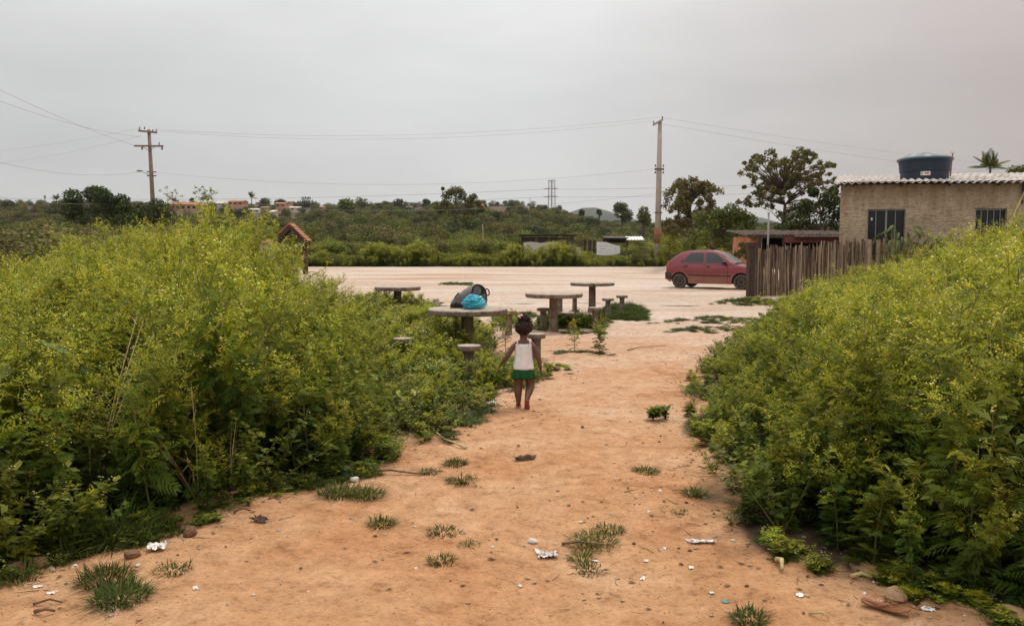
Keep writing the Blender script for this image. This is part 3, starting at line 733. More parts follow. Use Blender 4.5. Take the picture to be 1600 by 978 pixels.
# scrub behind the left thicket, bank behind the road, woodland up the slope
SHRUB = protos([shrub(s, 2.2, 1.3, .12, 1200, m) for s, m in ((401, 'tree_leaf'), (402, 'dark_leaf'), (403, 'brown_leaf'))] + [shrub(s, 1.7, 1.2, .10, 1100, 'bright_leaf') for s in (411, 412)])
k = 520
x = RNG.uniform(-42, -5, k); y = RNG.uniform(19, 58, k); u = x / y
ok = (u < -.29 - .0 * y) & (u > -.95) & ~((u > -.335) & (y < 44)) & ((y > 25) | (u < -.38)); x, y, u = x[ok], y[ok], u[ok]
top = np.interp(u * 1250 + 800, [-200, 0, 60, 110, 200, 330, 400, 440, 520], [340, 345, 345, 340, 345, 352, 378, 392, 405])
h = np.clip(EYE - (top - HZ) * y / FPX - terr(x, y), .7, 4.2) * RNG.uniform(.6, 1.0, len(x))
vi = np.where(u > -.42, RNG.choice([0, 3, 4], len(x)), RNG.choice([0, 1, 2, 2], len(x)))
s_ = h / 2.2
scatter('scrub', SHRUB, np.stack([x, y, terr(x, y) - .05], -1), randrot(len(x), .06), np.stack([np.clip(s_, .5, 1.5) * 1.25] * 2 + [s_], -1), vi, 'dark bushy scrub behind the weeds on the left', 'scrub')

k = 1500
x = RNG.uniform(-34, 40, k); y = 60.6 + 14 * RNG.random(k) ** 1.3; u = x / y * 1250 + 800
top = np.interp(u, [100, 440, 480, 520, 560, 620, 680, 740, 790, 830, 900, 1000, 1040, 1100, 1180, 1700], [385, 388, 378, 374, 378, 384, 378, 370, 376, 383, 384, 376, 372, 366, 372, 372])
front = np.interp(u, [480, 700, 800, 900, 1000, 1100], [396, 392, 388, 396, 394, 388])
lim = np.where(y < 63.5, front, top + np.where((u > 815) & (u < 1015) & (y < 70), 6, -2))
ok = (np.abs(x) < 60) & ~((u > 820) & (u < 905) & (y > 65.5) & (y < 70.5)) & ~((u > 945) & (u < 985) & (y > 66.2) & (y < 69)) & ~((u > 928) & (u < 968) & (y > 62.0) & (y < 65)) & ~((np.abs(x - 11.15) < .7) & (y < 62)); x, y, u, lim = x[ok], y[ok], u[ok], lim[ok]
h = np.clip(EYE - (lim - HZ) * y / FPX - terr(x, y), .5, 3.0) * RNG.uniform(.6, 1.05, len(x))
vi = RNG.choice([0, 1, 2, 3, 3, 4, 4], len(x)); s_ = h / np.array([2.2, 2.2, 2.2, 1.7, 1.7])[vi]
scatter('roadside_scrub', SHRUB, np.stack([x, y, terr(x, y) - .05], -1), randrot(len(x), .06), np.stack([np.clip(s_ * 1.3, .45, 1.3)] * 2 + [s_], -1), vi, 'yellow-green bushes along the far edge of the dirt road', 'scrub')
W_BANK = protos([weed(s, 1.6, 1.0, 1.0, 1.5) for s in (131, 132)])
k = 1700
x = RNG.uniform(-30, 30, k); y = 59.7 + .7 * np.sin(.9 * x) * np.sin(2.3 * x + 1) + 3.2 * RNG.random(k); u = x / y * 1250 + 800
h = np.clip(1.3 + .45 * np.sin(x * .55) + .3 * np.sin(x * 1.7 + 1), .8, 1.9) * RNG.uniform(.55, 1, k) * (.35 + .65 * sm(59.2, 61.2, y))
h = np.where((u > 915) & (u < 985), np.minimum(h, .55), h)
scatter('roadside_weeds', W_BANK, np.stack([x, y, terr(x, y)], -1), randrot(k, .1), np.stack([h / 1.6 * 1.5] * 2 + [h / 1.6], -1), RNG.integers(0, 2, k), 'band of pale-flowered weeds on the bank beyond the road', 'weeds')

TREE = protos([shrub(s, 5.2, 3.3, .34, 1500, m, 15) for s, m in ((501, 'tree_leaf'), (502, 'dark_leaf'), (503, 'brown_leaf'), (504, 'tree_leaf'))])
FARH = [(290, 40, 360), (372, 24, 400), (398, 15, 330), (440, 15, 400), (462, 17, 340), (482, 9, 345), (430, 8, 250), (418, 14, 350), (655, 20, 400), (750, 11, 330), (783, 18, 400), (822, 14, 420), (848, 22, 420), (52, 15, 420), (545, 9, 420), (90, 8, 430), (318, 12, 380), (345, 10, 410), (408, 12, 425), (455, 8, 430), (505, 9, 400), (640, 9, 430), (25, 10, 440), (765, 9, 430)]
k = 10500
y = 76 + 424 * RNG.random(k) ** 1.15; x = RNG.uniform(-1.05, 1.05, k) * y
ok = ~((np.abs(x / y * 1250 + 800 - 860) < 14) & (y > 430)); x, y = x[ok], y[ok]
pxw = x / y * 1250 + 800
for (hx_, hw_, hy_) in FARH:
    keepw = ~((np.abs(pxw - hx_) < hw_ * .5 + 2) & (y < hy_ - 2) & (y > hy_ - 130)); x, y, pxw = x[keepw], y[keepw], pxw[keepw]
s_ = np.interp(y, [76, 110, 200, 300, 500], [.42, .6, .85, .62, .52]) * RNG.uniform(.55, 1.35, len(x)) * (1 - .25 * (x / y > .1))
vi = np.where(y < 110, RNG.choice([0, 3, 0, 2], len(x)), RNG.choice([0, 1, 2, 3], len(x)))
scatter('woodland', TREE, np.stack([x, y, terr(x, y) - .3], -1), randrot(len(x), .05), np.stack([s_ * 1.1, s_ * 1.1, s_ * RNG.uniform(.8, 1.15, len(x))], -1), vi, 'dark olive woodland covering the slope up to the far houses', 'woodland')

# ------------------------------------------------------------------ loose ground litter: pebbles, clods, dead stalks
def onpath(k, ymin, ymax, power=1.6):
    y = ymin + (ymax - ymin) * RNG.random(k) ** power; x = RNG.uniform(-1.0, 1.0, k) * (y * .85 + 1)
    ok = (x > left_edge(y) - .45) & (x < right_edge(y) + .45)
    return x[ok], y[ok]
def mini(fn, name, mat):
    b_ = MB(); fn(b_); me = b_.build(name, mat, smooth=False); d = me.data; bpy.data.objects.remove(me); return d
M['pebble'] = noisemat('pebble', (0.22, 0.14, 0.085), (0.5, 0.38, 0.27), 3, 0.9, 0)
M['pebble_pale'] = noisemat('pebble_pale', (0.5, 0.43, 0.36), (0.7, 0.64, 0.57), 3, 0.8, 0)
M['clod_dark'] = noisemat('dark_clod', (0.05, 0.028, 0.018), (0.13, 0.075, 0.045), 9, 0.95, 0)
peb = [bpy.data.objects.new('proto_pebble', mini(lambda b_, s=s: b_.blob((0, 0, .22), (1, .75, .45), 7, 5, .42, 2.2, s), 'pebble', M[m])) for s, m in ((1, 'pebble'), (2, 'pebble_pale'), (3, 'clod_dark'), (4, 'pebble'))]
x, y = onpath(11500, 2.2, 17)
dens = .12 + .45 * sm(.5, .85, .5 + .5 * np.sin(1.7 * x + .6 * y + 1) * np.sin(1.1 * y - .8 * x)) + 1.0 * sm(.8, .0, np.minimum(x - left_edge(y), right_edge(y) - x))
ok = RNG.random(len(x)) < dens; x, y = x[ok], y[ok]
s_ = .0035 + .0125 * RNG.random(len(x)) ** 2.8
scatter('gravel', peb, np.stack([x, y, terr(x, y)], -1), randrot(len(x), .3), s_, RNG.choice([0, 0, 0, 1, 2, 3], len(x)), 'small pebbles and clods strewn over the sandy path', 'gravel')
def twigm(seed):
    def f(b_):
        R.seed(seed); p = [Vector((0, 0, 0))]
        for i in range(3): p.append(p[-1] + Vector((.33, R.uniform(-.07, .07), R.uniform(-.01, .03))))
        b_.tube(p, [.018, .017, .014, .008], 4)
    return f
def leafm(seed):
    def f(b_):
        R.seed(seed)
        b_.add([(-.5, 0, .02), (-.1, .22, .1), (.45, .05, .03), (0, -.2, .12), (0, 0, .0)], [(0, 4, 1), (1, 4, 2), (2, 4, 3), (3, 4, 0)])
    return f
tw = [bpy.data.objects.new('proto_twig', mini(f, 'twig', M[m])) for f, m in ((twigm(1), 'twig'), (twigm(2), 'clod_dark'), (leafm(3), 'clod_dark'), (leafm(4), 'twig'), (twigm(5), 'straw'))]
x, y = onpath(5200, 2.2, 13)
ed = np.minimum(x - left_edge(y), right_edge(y) - x); ok = RNG.random(len(x)) < .14 + .9 * sm(.8, .0, ed); x, y = x[ok], y[ok]
vi = RNG.choice([0, 1, 2, 2, 3, 4], len(x), p=[.2, .2, .2, .15, .15, .1]); s_ = np.where((vi == 2) | (vi == 3), RNG.uniform(.018, .05, len(x)), RNG.uniform(.03, .13, len(x)))
rr = randrot(len(x), .05); scatter('plant_litter', tw, np.stack([x, y, terr(x, y) + .003], -1), rr, s_, vi, 'bits of dead twig, stalk and dry leaf lying on the sandy path', 'litter')

# ------------------------------------------------------------------ concrete picnic tables and stools
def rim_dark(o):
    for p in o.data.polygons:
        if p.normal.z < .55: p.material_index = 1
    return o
def make_table(p, dia, h, label, seed):
    t = empty('picnic_table', p, R.uniform(0, 3), label, 'table', 'round concrete picnic tables')
    r = dia / 2; th = .085; b_ = MB()
    wob = lambda a, j: .012 * math.sin(5 * a + seed) + .008 * math.sin(11 * a + 2 * seed) + .006 * math.sin(23 * a + j)
    b_.lathe([(r * .3, h - th), (r * .97, h - th), (r, h - th + .012), (r * 1.005, h - .02), (r * .985, h - .004), (r * .9, h), (r * .4, h + .003), (.02, h + .004)], 48, wob=wob)
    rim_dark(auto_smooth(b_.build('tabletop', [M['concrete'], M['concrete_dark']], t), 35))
    b_ = MB(); w = .082
    b_.lathe([(w * 1.3, -.08), (w * 1.25, .03), (w * 1.08, .08), (w, h - th - .05), (w * 1.2, h - th - .002)], 10, wob=lambda a, j: .06 * math.cos(4 * a) + .01 * math.sin(7 * a + j))
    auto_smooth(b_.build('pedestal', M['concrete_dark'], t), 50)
    return t
def make_stool(p, dia, h, label, seed):
    t = empty('stool', p, R.uniform(0, 3), label, 'stool', 'round concrete stools')
    r = dia / 2; b_ = MB()
    wob = lambda a, j: .015 * math.sin(4 * a + seed) + .01 * math.sin(9 * a + seed)
    b_.lathe([(r * .4, h - .062), (r * .95, h - .062), (r, h - .05), (r * 1.0, h - .014), (r * .95, h - .002), (r * .5, h + .002), (.01, h + .003)], 32, wob=wob)
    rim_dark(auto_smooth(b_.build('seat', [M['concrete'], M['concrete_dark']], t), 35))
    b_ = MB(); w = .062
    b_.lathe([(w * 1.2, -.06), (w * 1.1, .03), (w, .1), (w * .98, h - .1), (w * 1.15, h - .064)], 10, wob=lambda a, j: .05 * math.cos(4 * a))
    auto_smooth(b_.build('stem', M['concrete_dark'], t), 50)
    return t
def on_ground(px, py, top):          # a spot whose top, TOP above the ground, is seen at the given place
    z = 0
    for _ in range(10):
        p = atz(px, py, z + top); z = tz(p.x, p.y)
    return Vector((p.x, p.y, z))
TABLES = [make_table(on_ground(730, 481.5, .75), 1.13, .75, 'concrete table nearest the girl, with the backpack and blue bag on it', 1),
          make_table(on_ground(865, 457.5, .75), 1.10, .75, 'bare concrete table behind and to the right of the girl, bush at its foot', 2),
          make_table(on_ground(925.5, 441, .75), 1.10, .75, 'farthest concrete table, beside the road with the thin tall pedestal in view', 3),
          make_table(on_ground(621, 450, .75), 1.02, .75, 'concrete table at the edge of the left weeds by the road', 4)]
for i, (px, py, h, d, lab) in enumerate((
    (630, 528, .42, .27, 'low stool standing in the herbs left of the near table'),
    (733, 539, .45, .29, 'stool in front of the table with the backpack'),
    (838, 521, .45, .25, 'pale-topped stool just behind the girl at her right'),
    (795, 485, .45, .28, 'stool on the far right of the table with the backpack'),
    (721, 512, .43, .27, 'stool half hidden behind the pedestal of the table with the backpack'),
    (849, 481, .42, .27, 'stool at the left of the bare middle table, above the bush'),
    (875, 461, .46, .22, 'stool behind the pedestal of the bare middle table'),
    (898, 460, .46, .22, 'stool behind the right rim of the bare middle table'),
    (887, 488, .33, .30, 'low stool sunk in the bush before the middle table'),
    (930, 480, .45, .30, 'stool with grass at its foot in front of the farthest table'),
    (950, 463.5, .45, .28, 'left one of the two stools to the right of the farthest table'),
    (972, 458.5, .47, .28, 'outermost stool to the right of the farthest table'),
    (619, 469, .42, .24, 'stool beyond the pedestal of the table by the left weeds'),
    (629, 476, .40, .30, 'stool before the table by the left weeds, its foot in the herbs'))):
    make_stool(on_ground(px, py, h), d, h, lab, i)
q = empty('stool_stump', gp(681, 478), 0, 'broken stump of a stool in the grass beyond the near table', 'stump')
b_ = MB(); b_.lathe([(.11, -.05), (.1, .12), (.085, .2), (.03, .21)], 9, wob=lambda a, j: .08 * math.sin(3 * a + j)); b_.build('stem', M['concrete'], q)

# backpack and plastic bag on the near table
M['pack_grey'] = noisemat('grey_canvas', (0.12, 0.105, 0.105), (0.18, 0.16, 0.155), 9, 0.85, 0.35, 45)
M['pack_black'] = noisemat('black_canvas', (0.014, 0.013, 0.014), (0.032, 0.029, 0.029), 9, 0.8, 0.3, 60)
M['blue_bag'] = noisemat('blue_plastic', (0.012, 0.30, 0.45), (0.05, 0.46, 0.58), 7, 0.32, 0.5, 16, spec=0.5, dist=.015)
T0 = TABLES[0].location; ZT = T0.z + .757
bpk = empty('backpack', (T0.x + .0, T0.y, ZT), 0, 'slumped grey and black backpack lying on the near concrete table', 'backpack')
px2m = (T0.y) / FPX
def bx(px): return (px - 730) * px2m
def loft(b_, rings, cap=True):
    n_ = len(rings[0]); vs = [v for r in rings for v in r]; fs = []
    for i in range(len(rings) - 1):
        for k in range(n_): fs.append((i * n_ + k, i * n_ + (k + 1) % n_, (i + 1) * n_ + (k + 1) % n_, (i + 1) * n_ + k))
    if cap: fs += [tuple(range(n_ - 1, -1, -1)), tuple((len(rings) - 1) * n_ + k for k in range(n_))]
    b_.add(vs, fs)
def packring(x, z0, z1, y0, y1, n_=18, sq=.75):
    o_ = []
    for k in range(n_):
        a = 2 * PI * k / n_; c_, s2 = math.cos(a), math.sin(a)
        c_ = math.copysign(abs(c_) ** sq, c_); s2 = math.copysign(abs(s2) ** sq, s2)
        o_.append(Vector((x + .01 * math.sin(3 * a + x * 20), (y0 + y1) / 2 + (y1 - y0) / 2 * c_, (z0 + z1) / 2 + (z1 - z0) / 2 * s2 + .008 * math.sin(5 * a + 30 * x))))
    return o_
b_ = MB(); cx0 = bx(732)
ST = [(704, .0, .02, .02, .10), (704.5, .0, .07, -.02, .16), (707, 0, .11, -.05, .2), (712, 0, .155, -.08, .23), (718, 0, .205, -.1, .25), (725, .0, .245, -.11, .26), (732, .01, .285, -.11, .26), (739, .02, .325, -.1, .25), (746, .03, .33, -.09, .24), (752, .03, .315, -.07, .22), (757, .03, .26, -.04, .19), (759.5, .05, .19, 0, .15), (760.5, .1, .13, .05, .1)]
loft(b_, [packring(bx(p), z0, z1, y0, y1) for p, z0, z1, y0, y1 in ST])
auto_smooth(b_.build('pack_body', M['pack_grey'], bpk), 70)
b_ = MB()    # black front pocket panel, lower black flank and lid
for poly, off in ((((736, .19), (739, .30), (744, .337), (751, .33), (755.5, .27), (757, .20), (752, .185), (743, .195)), -.012),):
    b_.prism([(bx(p), -.098 + .03 * (p - 736) / 20, z) for p, z in poly], (0, .10, 0))
b_.build('lid_pocket', M['pack_black'], bpk)
b_ = MB(); b_.prism([(bx(p), -.103, z) for p, z in ((739.5, .2), (741, .285), (745, .315), (750, .305), (752.5, .25), (751.5, .2))], (0, .05, 0)); b_.build('mesh_panel', M['pack_grey'], bpk)
b_ = MB(); b_.prism([(bx(p), -.085, z) for p, z in ((704.5, .005), (705, .045), (712, .065), (719, .12), (726, .15), (736, .165), (747, .15), (752, .09), (752, .005))], (0, .09, 0)); b_.build('side_panel', M['pack_black'], bpk)
b_ = MB(); b_.tube([(bx(758), .0, .24), (bx(761), .0, .27), (bx(763.5), 0, .25), (bx(765), 0, .20), (bx(763), 0, .175), (bx(759), 0, .17)], .011, 6); b_.build('strap', M['pack_black'], bpk, True)
b_ = MB(); b_.tube([(bx(711), -.085, .14), (bx(714), -.1, .18), (bx(718), -.108, .215)], .010, 5); b_.build('strap', M['pack_black'], bpk, True)
b_ = MB(); b_.tube([(bx(753), -.05, .31), (bx(757), -.02, .27), (bx(759.5), 0, .2), (bx(759), 0, .12)], .014, 6); b_.build('zip', M['pack_black'], bpk, True)
bag = MB(); nu, nv = 72, 46; vs = []; fs = []
for j in range(nv + 1):
    th = PI * j / nv
    for k in range(nu):
        a = 2 * PI * k / nu; d = Vector((math.sin(th) * math.cos(a), math.sin(th) * math.sin(a), math.cos(th)))
        q_ = 1 + .30 * mnoise.noise(d * 1.7 + Vector((3, 1, 2))) + .24 * (1 - 2 * abs(mnoise.noise(d * 3.6))) - .10 + .12 * (1 - 2 * abs(mnoise.noise(d * 8.0 + Vector((1, 7, 3)))))
        v = Vector((d.x * .155 * q_, d.y * .12 * q_, d.z * .115 * q_ + .095)); v.z = max(v.z, .0)
        if v.z > .1: v.x *= 1 - (v.z - .1) * 2.2
        vs.append(v)
for j in range(nv):
    for k in range(nu): fs.append((j * nu + k, (j + 1) * nu + k, (j + 1) * nu + (k + 1) % nu, j * nu + (k + 1) % nu))
bag.add(vs, fs)
pbag = empty('plastic_bag', (T0.x + bx(741.5), T0.y - .26, ZT + .001), .2, 'crumpled bright blue plastic bag on the near table against the backpack', 'bag')
auto_smooth(bag.build('sack', M['blue_bag'], pbag), 60)
b_ = MB(); b_.tube([(.11, .02, .07), (.15, .02, .075), (.19, .03, .06), (.23, .03, .05)], [.035, .022, .035, .012], 9, flat=.6); b_.build('knotted_end', M['blue_bag'], pbag, True)

# ------------------------------------------------------------------ power poles
def insulator(parent, p, hang=False, s_=1.0):
    b_ = MB(); k = -1 if hang else 1
    b_.lathe([(.02 * s_, 0), (.05 * s_, .05 * k), (.028 * s_, .07 * k), (.055 * s_, .11 * k), (.03 * s_, .14 * k), (.05 * s_, .18 * k), (.03 * s_, .24 * k)], 8, c=p)
    return b_.build('insulator', M['ceramic'], parent, True)
LP = atd(238, 300, 66); LPz = tz(LP.x, 66)
lp = empty('power_pole', (LP.x, 66, LPz), 0, 'brownish pole with two crossarms and a street lamp on the left', 'utility pole', 'power poles')
top = atd(237, 203, 66).z - LPz
b_ = MB(); b_.tube([(.1, 0, -.5), (.0, 0, top * .5), (-.1, 0, top)], [.22, .18, .13], 10); b_.build('shaft', M['pole_brown'], lp, True)
b_ = MB(); b_.box((-.14, -.16, top - .18), (1.5, .12, .14), (0, math.radians(6), 0)); b_.build('crossarm', M['pole_brown'], lp)
b_ = MB(); b_.box((-.08, -.2, top - 1.33), (2.35, .12, .13), (0, math.radians(.5), 0)); b_.build('crossarm', M['pole_brown'], lp)
for px, dz in ((-.78, -.02), (-.38, -.0), (.28, -.22), (.56, -.2)): insulator(lp, (px, -.16, top + dz - .02))
insulator(lp, (.78, -.2, top - 1.27)); insulator(lp, (-.62, -.2, top - 1.4), True, 1.5); insulator(lp, (1.0, -.2, top - 1.4), True, 1.5)
for sgn in (-1, 1):
    b_ = MB(); b_.tube([(-.05, -.17, top - 1.75), (-.08 + sgn * .5, -.2, top - 1.37)], .022, 5); b_.build('brace', M['rust'], lp)
b_ = MB(); b_.tube([(-.02, -.15, top - 3.75), (-.35, -.2, top - 3.55), (-.62, -.25, top - 3.42)], .03, 6); arm = b_.build('lamp_arm', M['metal_pole'], lp, True)
b_ = MB(); b_.blob((-.86, -.28, top - 3.33), (.27, .12, .09), 12, 8, .05, 2, 3); b_.build('lamp_head', M['wire'], lp, True)
for dz in (-3.4, -3.7):
    b_ = MB(); b_.box((0, -.02, top + dz), (.75, .1, .08)); b_.build('bracket', M['ceramic'], lp)
b_ = MB(); b_.box((.0, -.22, top - 6.1), (.25, .16, .5)); b_.build('meter_box', M['ceramic'], lp)

RP = atd(1027, 408, 61); RPz = tz(RP.x, 61)
rp = empty('power_pole', (RP.x, 61, RPz), 0, 'pale concrete pole with one short crossarm beside the road, brown band near its foot', 'utility pole', 'power poles')
rt = atd(1029, 190, 61).z - RPz
b_ = MB(); b_.tube([(0, 0, -.5), (.03, 0, rt * .5), (.06, 0, rt)], [.27, .215, .155], 12); b_.build('shaft', M['pole'], rp, True)
b_ = MB(); b_.tube([(.0, 0, 1.75), (.01, 0, 2.9)], [.268, .255], 12); b_.build('rust_band', M['rust'], rp, True)
b_ = MB(); b_.box((-.13, -.2, rt - .1), (.85, .12, .14), (0, math.radians(-30), 0)); b_.build('crossarm', M['pole'], rp)
insulator(rp, (.2, -.2, rt + .1)); insulator(rp, (-.44, -.2, rt - .24))
for dz in (-3.3, -3.55, -3.8):
    for sgn in (-1, 1):
        b_ = MB(); b_.lathe([(.03, -.08), (.07, -.05), (.04, 0), (.07, .05), (.03, .08)], 8, c=(.04 + sgn * .3, -.1, rt + dz)); b_.build('insulator', M['ceramic'], rp, True)
b_ = MB(); b_.box((.03, 0, rt - 3.55), (.62, .46, .06)); b_.build('clamp', M['ceramic'], rp); b_ = MB(); b_.box((.03, 0, rt - 6.8), (.56, .5, .05)); b_.build('clamp', M['ceramic'], rp)

# wires: each span sags between its two supports
def wire(a, b__, sag, label, r_=.0075):
    b_ = MB(); a, b__ = Vector(a), Vector(b__); P = []
    for i in range(25):
        t = i / 24; p = a.lerp(b__, t); p.z -= sag * 4 * t * (1 - t); P.append(p)
    b_.tube(P, r_, 4, False); o = b_.build('power_line', M['wire']); return tag(o, label, 'power line', 'overhead wires')
LT0 = Vector((LP.x, 65.8, LPz + top)); RT0 = Vector((RP.x, 60.8, RPz + rt))
FL = Vector((-30, 34, 0)); FR = Vector((118, 112, 0)); FB = Vector((-75, 92, 0))
wire(LT0 + Vector((.56, 0, 0)), RT0 + Vector((.2, 0, .3)), .9, 'upper of the two topmost wires between the two poles')
wire(LT0 + Vector((.28, 0, -.1)), RT0 + Vector((-.44, 0, 0)), 1.0, 'lower of the two topmost wires between the two poles')
wire(LT0 + Vector((-.05, 0, -3.4)), RT0 + Vector((-.26, 0, -3.55)), 1.1, 'middle-height wire slung between the two poles')
wire(LT0 + Vector((.1, 0, -5.4)), RT0 + Vector((-.26, 0, -5.4)), 1.2, 'lowest wire slung between the two poles')
wire(LT0 + Vector((-1.2, 0, -1.3)), FL + Vector((0, 0, 12.9)), .6, 'steepest wire climbing from the left pole out of the left side', .009)
wire(LT0 + Vector((-.7, 0, -.6)), FL + Vector((0, 0, 11.7)), 1.0, 'second wire climbing from the left pole to the left', .009)
wire(LT0 + Vector((-.3, 0, -3.3)), FL + Vector((0, 0, 8.4)), 1.6, 'wire running left from the street lamp height of the left pole', .009)
wire(LT0 + Vector((-.78, 0, .1)), FB + Vector((0, 0, 12.6)), 1.0, 'upper of two wires receding left behind the left pole')
wire(LT0 + Vector((-.7, 0, -.5)), FB + Vector((0, 0, 11.6)), 1.4, 'lower of two wires receding left behind the left pole')
wire(LT0 + Vector((-.1, 0, -5.6)), FL + Vector((0, 0, 5.9)), 1.2, 'lowest wire on the left passing over the dark tree')
wire(RT0 + Vector((.2, 0, .25)), FR + Vector((0, 0, 11.8)), 2.0, 'upper of two wires leaving the right pole over the house')
wire(RT0 + Vector((.1, 0, -.2)), FR + Vector((0, 0, 11.0)), 2.3, 'lower of two wires leaving the right pole over the house')

# ------------------------------------------------------------------ palisade fence
fence = empty('stick_fence', (0, 0, 0), 0, 'palisade fence of rough vertical sticks with a dark end post by the car', 'fence')
FA, FB_ = gp(1172, 464), Vector((14.6, 25.7, 0))
nst = 400
for i in range(nst):
    t = (i + .5) / nst; x = FA.x + (FB_.x - FA.x) * t; y = FA.y + (FB_.y - FA.y) * t + R.uniform(-.03, .03); z = tz(x, y)
    if i % 13 == 0: fh = R.uniform(1.55, 1.72)
    fh = R.gauss(1.56, .07) - .04 * sm(.05, 0, t); r_ = R.uniform(.016, .027)
    if R.random() < .03: fh -= .3
    lx, ly = R.gauss(0, .035), R.gauss(0, .02)
    b_ = MB(); m_ = Vector((R.gauss(0, .018), R.gauss(0, .015), 0))
    b_.tube([(x, y, z - .1), Vector((x + lx * .5, y + ly * .5, z + fh * .5)) + m_, (x + lx, y + ly, z + fh)], [r_ * 1.1, r_, r_ * .85], 5)
    b_.build('stick', M[R.choice(('stick', 'stick', 'stick_dark', 'stick_pale'))], fence, False)
for hz_ in (.45, 1.3):
    b_ = MB(); b_.tube([(FA.x, FA.y + .06, tz(FA.x, FA.y) + hz_), ((FA.x + FB_.x) / 2, (FA.y + FB_.y) / 2 + .06, hz_ + .2), (FB_.x, FB_.y + .06, tz(FB_.x, FB_.y) + hz_)], .035, 6); b_.build('rail', M['stick_dark'], fence)
b_ = MB(); b_.box((FA.x - .02, FA.y - .03, tz(FA.x, FA.y) + .75), (.2, .2, 1.75), (0, 0, .2), .01); b_.box((FA.x - .02, FA.y - .03, tz(FA.x, FA.y) + 1.69), (.27, .27, .14), (0, 0, .2), .01); b_.build('end_post', M['wood_dark'], fence)
b_ = MB(); b_.box((FA.x + .27, FA.y + .05, tz(FA.x, FA.y) + 1.7), (.1, .1, .5)); b_.build('post', M['wood_dark'], fence)
for px in (1357, 1370):
    p = atd(px, 420, 25.5); b_ = MB(); b_.tube([(p.x, p.y, tz(p.x, p.y) - .1), (p.x + .02, p.y, 1.72 + .2)], [.07, .06], 8); b_.build('post', M['stick_pale'], fence)
lean = MB(); pa, pb = atd(1212, 372, 25.9), atd(1226, 380, 25.9)

# ------------------------------------------------------------------ house with corrugated roof
M['plaster_plain'] = noisemat('rough_plaster', (0.27, 0.185, 0.115), (0.37, 0.265, 0.175), 1.6, 0.95, 0.9, 9, c3=(0.44, 0.33, 0.23), dist=.05, detail=9)
def plastermat():
    m, n, l, b, out = nt('rough_plaster'); tc = n.new('ShaderNodeTexCoord')
    def nz_(sc, de, st=None):
        t = n.new('ShaderNodeTexNoise'); t.inputs['Scale'].default_value = sc; t.inputs['Detail'].default_value = de; t.inputs['Roughness'].default_value = .65
        if st:
            mp = n.new('ShaderNodeMapping'); mp.inputs['Scale'].default_value = st; l.new(tc.outputs['Object'], mp.inputs[0]); l.new(mp.outputs[0], t.inputs['Vector'])
        else: l.new(tc.outputs['Object'], t.inputs['Vector'])
        return t
    def mul(a, c):
        x = n.new('ShaderNodeMix'); x.data_type = 'RGBA'; x.blend_type = 'MULTIPLY'; x.inputs[0].default_value = 1; l.new(a, x.inputs[6]); l.new(c, x.inputs[7]); return x.outputs[2]
    a = nz_(1.1, 9); r = ramp(n, [(.3, (.36, .265, .175)), (.5, (.44, .335, .23)), (.72, (.53, .42, .305))]); l.new(a.outputs['Fac'], r.inputs[0])
    f = nz_(9, 6); r2 = ramp(n, [(.3, (.62, .6, .58)), (.5, (1, 1, 1)), (.75, (1.12, 1.12, 1.1))]); l.new(f.outputs['Fac'], r2.inputs[0])
    # rain streaks running down from the eaves and splashed earth low down
    s_ = nz_(1.0, 4, (3.2, 3.2, .25)); sx = n.new('ShaderNodeSeparateXYZ'); l.new(tc.outputs['Object'], sx.inputs[0])
    ad = n.new('ShaderNodeMath'); ad.operation = 'MULTIPLY_ADD'; ad.inputs[1].default_value = .28; l.new(sx.outputs['Z'], ad.inputs[0]); l.new(s_.outputs['Fac'], ad.inputs[2])
    r3 = ramp(n, [(0.0, (.8, .72, .62)), (.35, (1, 1, 1)), (.72, (1, 1, 1)), (.98, (.68, .63, .58))])
    mr = n.new('ShaderNodeMapRange'); mr.inputs['From Min'].default_value = .3; mr.inputs['From Max'].default_value = 1.55; l.new(ad.outputs[0], mr.inputs[0]); l.new(mr.outputs[0], r3.inputs[0])
    l.new(mul(mul(r.outputs[0], r2.outputs[0]), r3.outputs[0]), b.inputs['Base Color']); b.inputs['Roughness'].default_value = .95; b.inputs['Specular IOR Level'].default_value = .1
    # trowel ridges over block courses
    t1 = nz_(5.5, 8, (1, 1, 2.2)); sp = n.new('ShaderNodeCombineXYZ'); l.new(sx.outputs['X'], sp.inputs[0]); l.new(sx.outputs['Z'], sp.inputs[1])
    br = n.new('ShaderNodeTexBrick'); br.inputs['Scale'].default_value = 1; br.inputs['Brick Width'].default_value = .4; br.inputs['Row Height'].default_value = .2; br.inputs['Mortar Size'].default_value = .03; br.inputs['Mortar Smooth'].default_value = 1; l.new(sp.outputs[0], br.inputs['Vector'])
    hm_ = n.new('ShaderNodeMath'); hm_.operation = 'MULTIPLY_ADD'; hm_.inputs[1].default_value = -.08; l.new(br.outputs['Fac'], hm_.inputs[0]); l.new(t1.outputs['Fac'], hm_.inputs[2])
    bp = n.new('ShaderNodeBump'); bp.inputs['Strength'].default_value = 1; bp.inputs['Distance'].default_value = .085; l.new(hm_.outputs[0], bp.inputs['Height']); l.new(bp.outputs[0], b.inputs['Normal'])
    return m
M['plaster'] = plastermat()
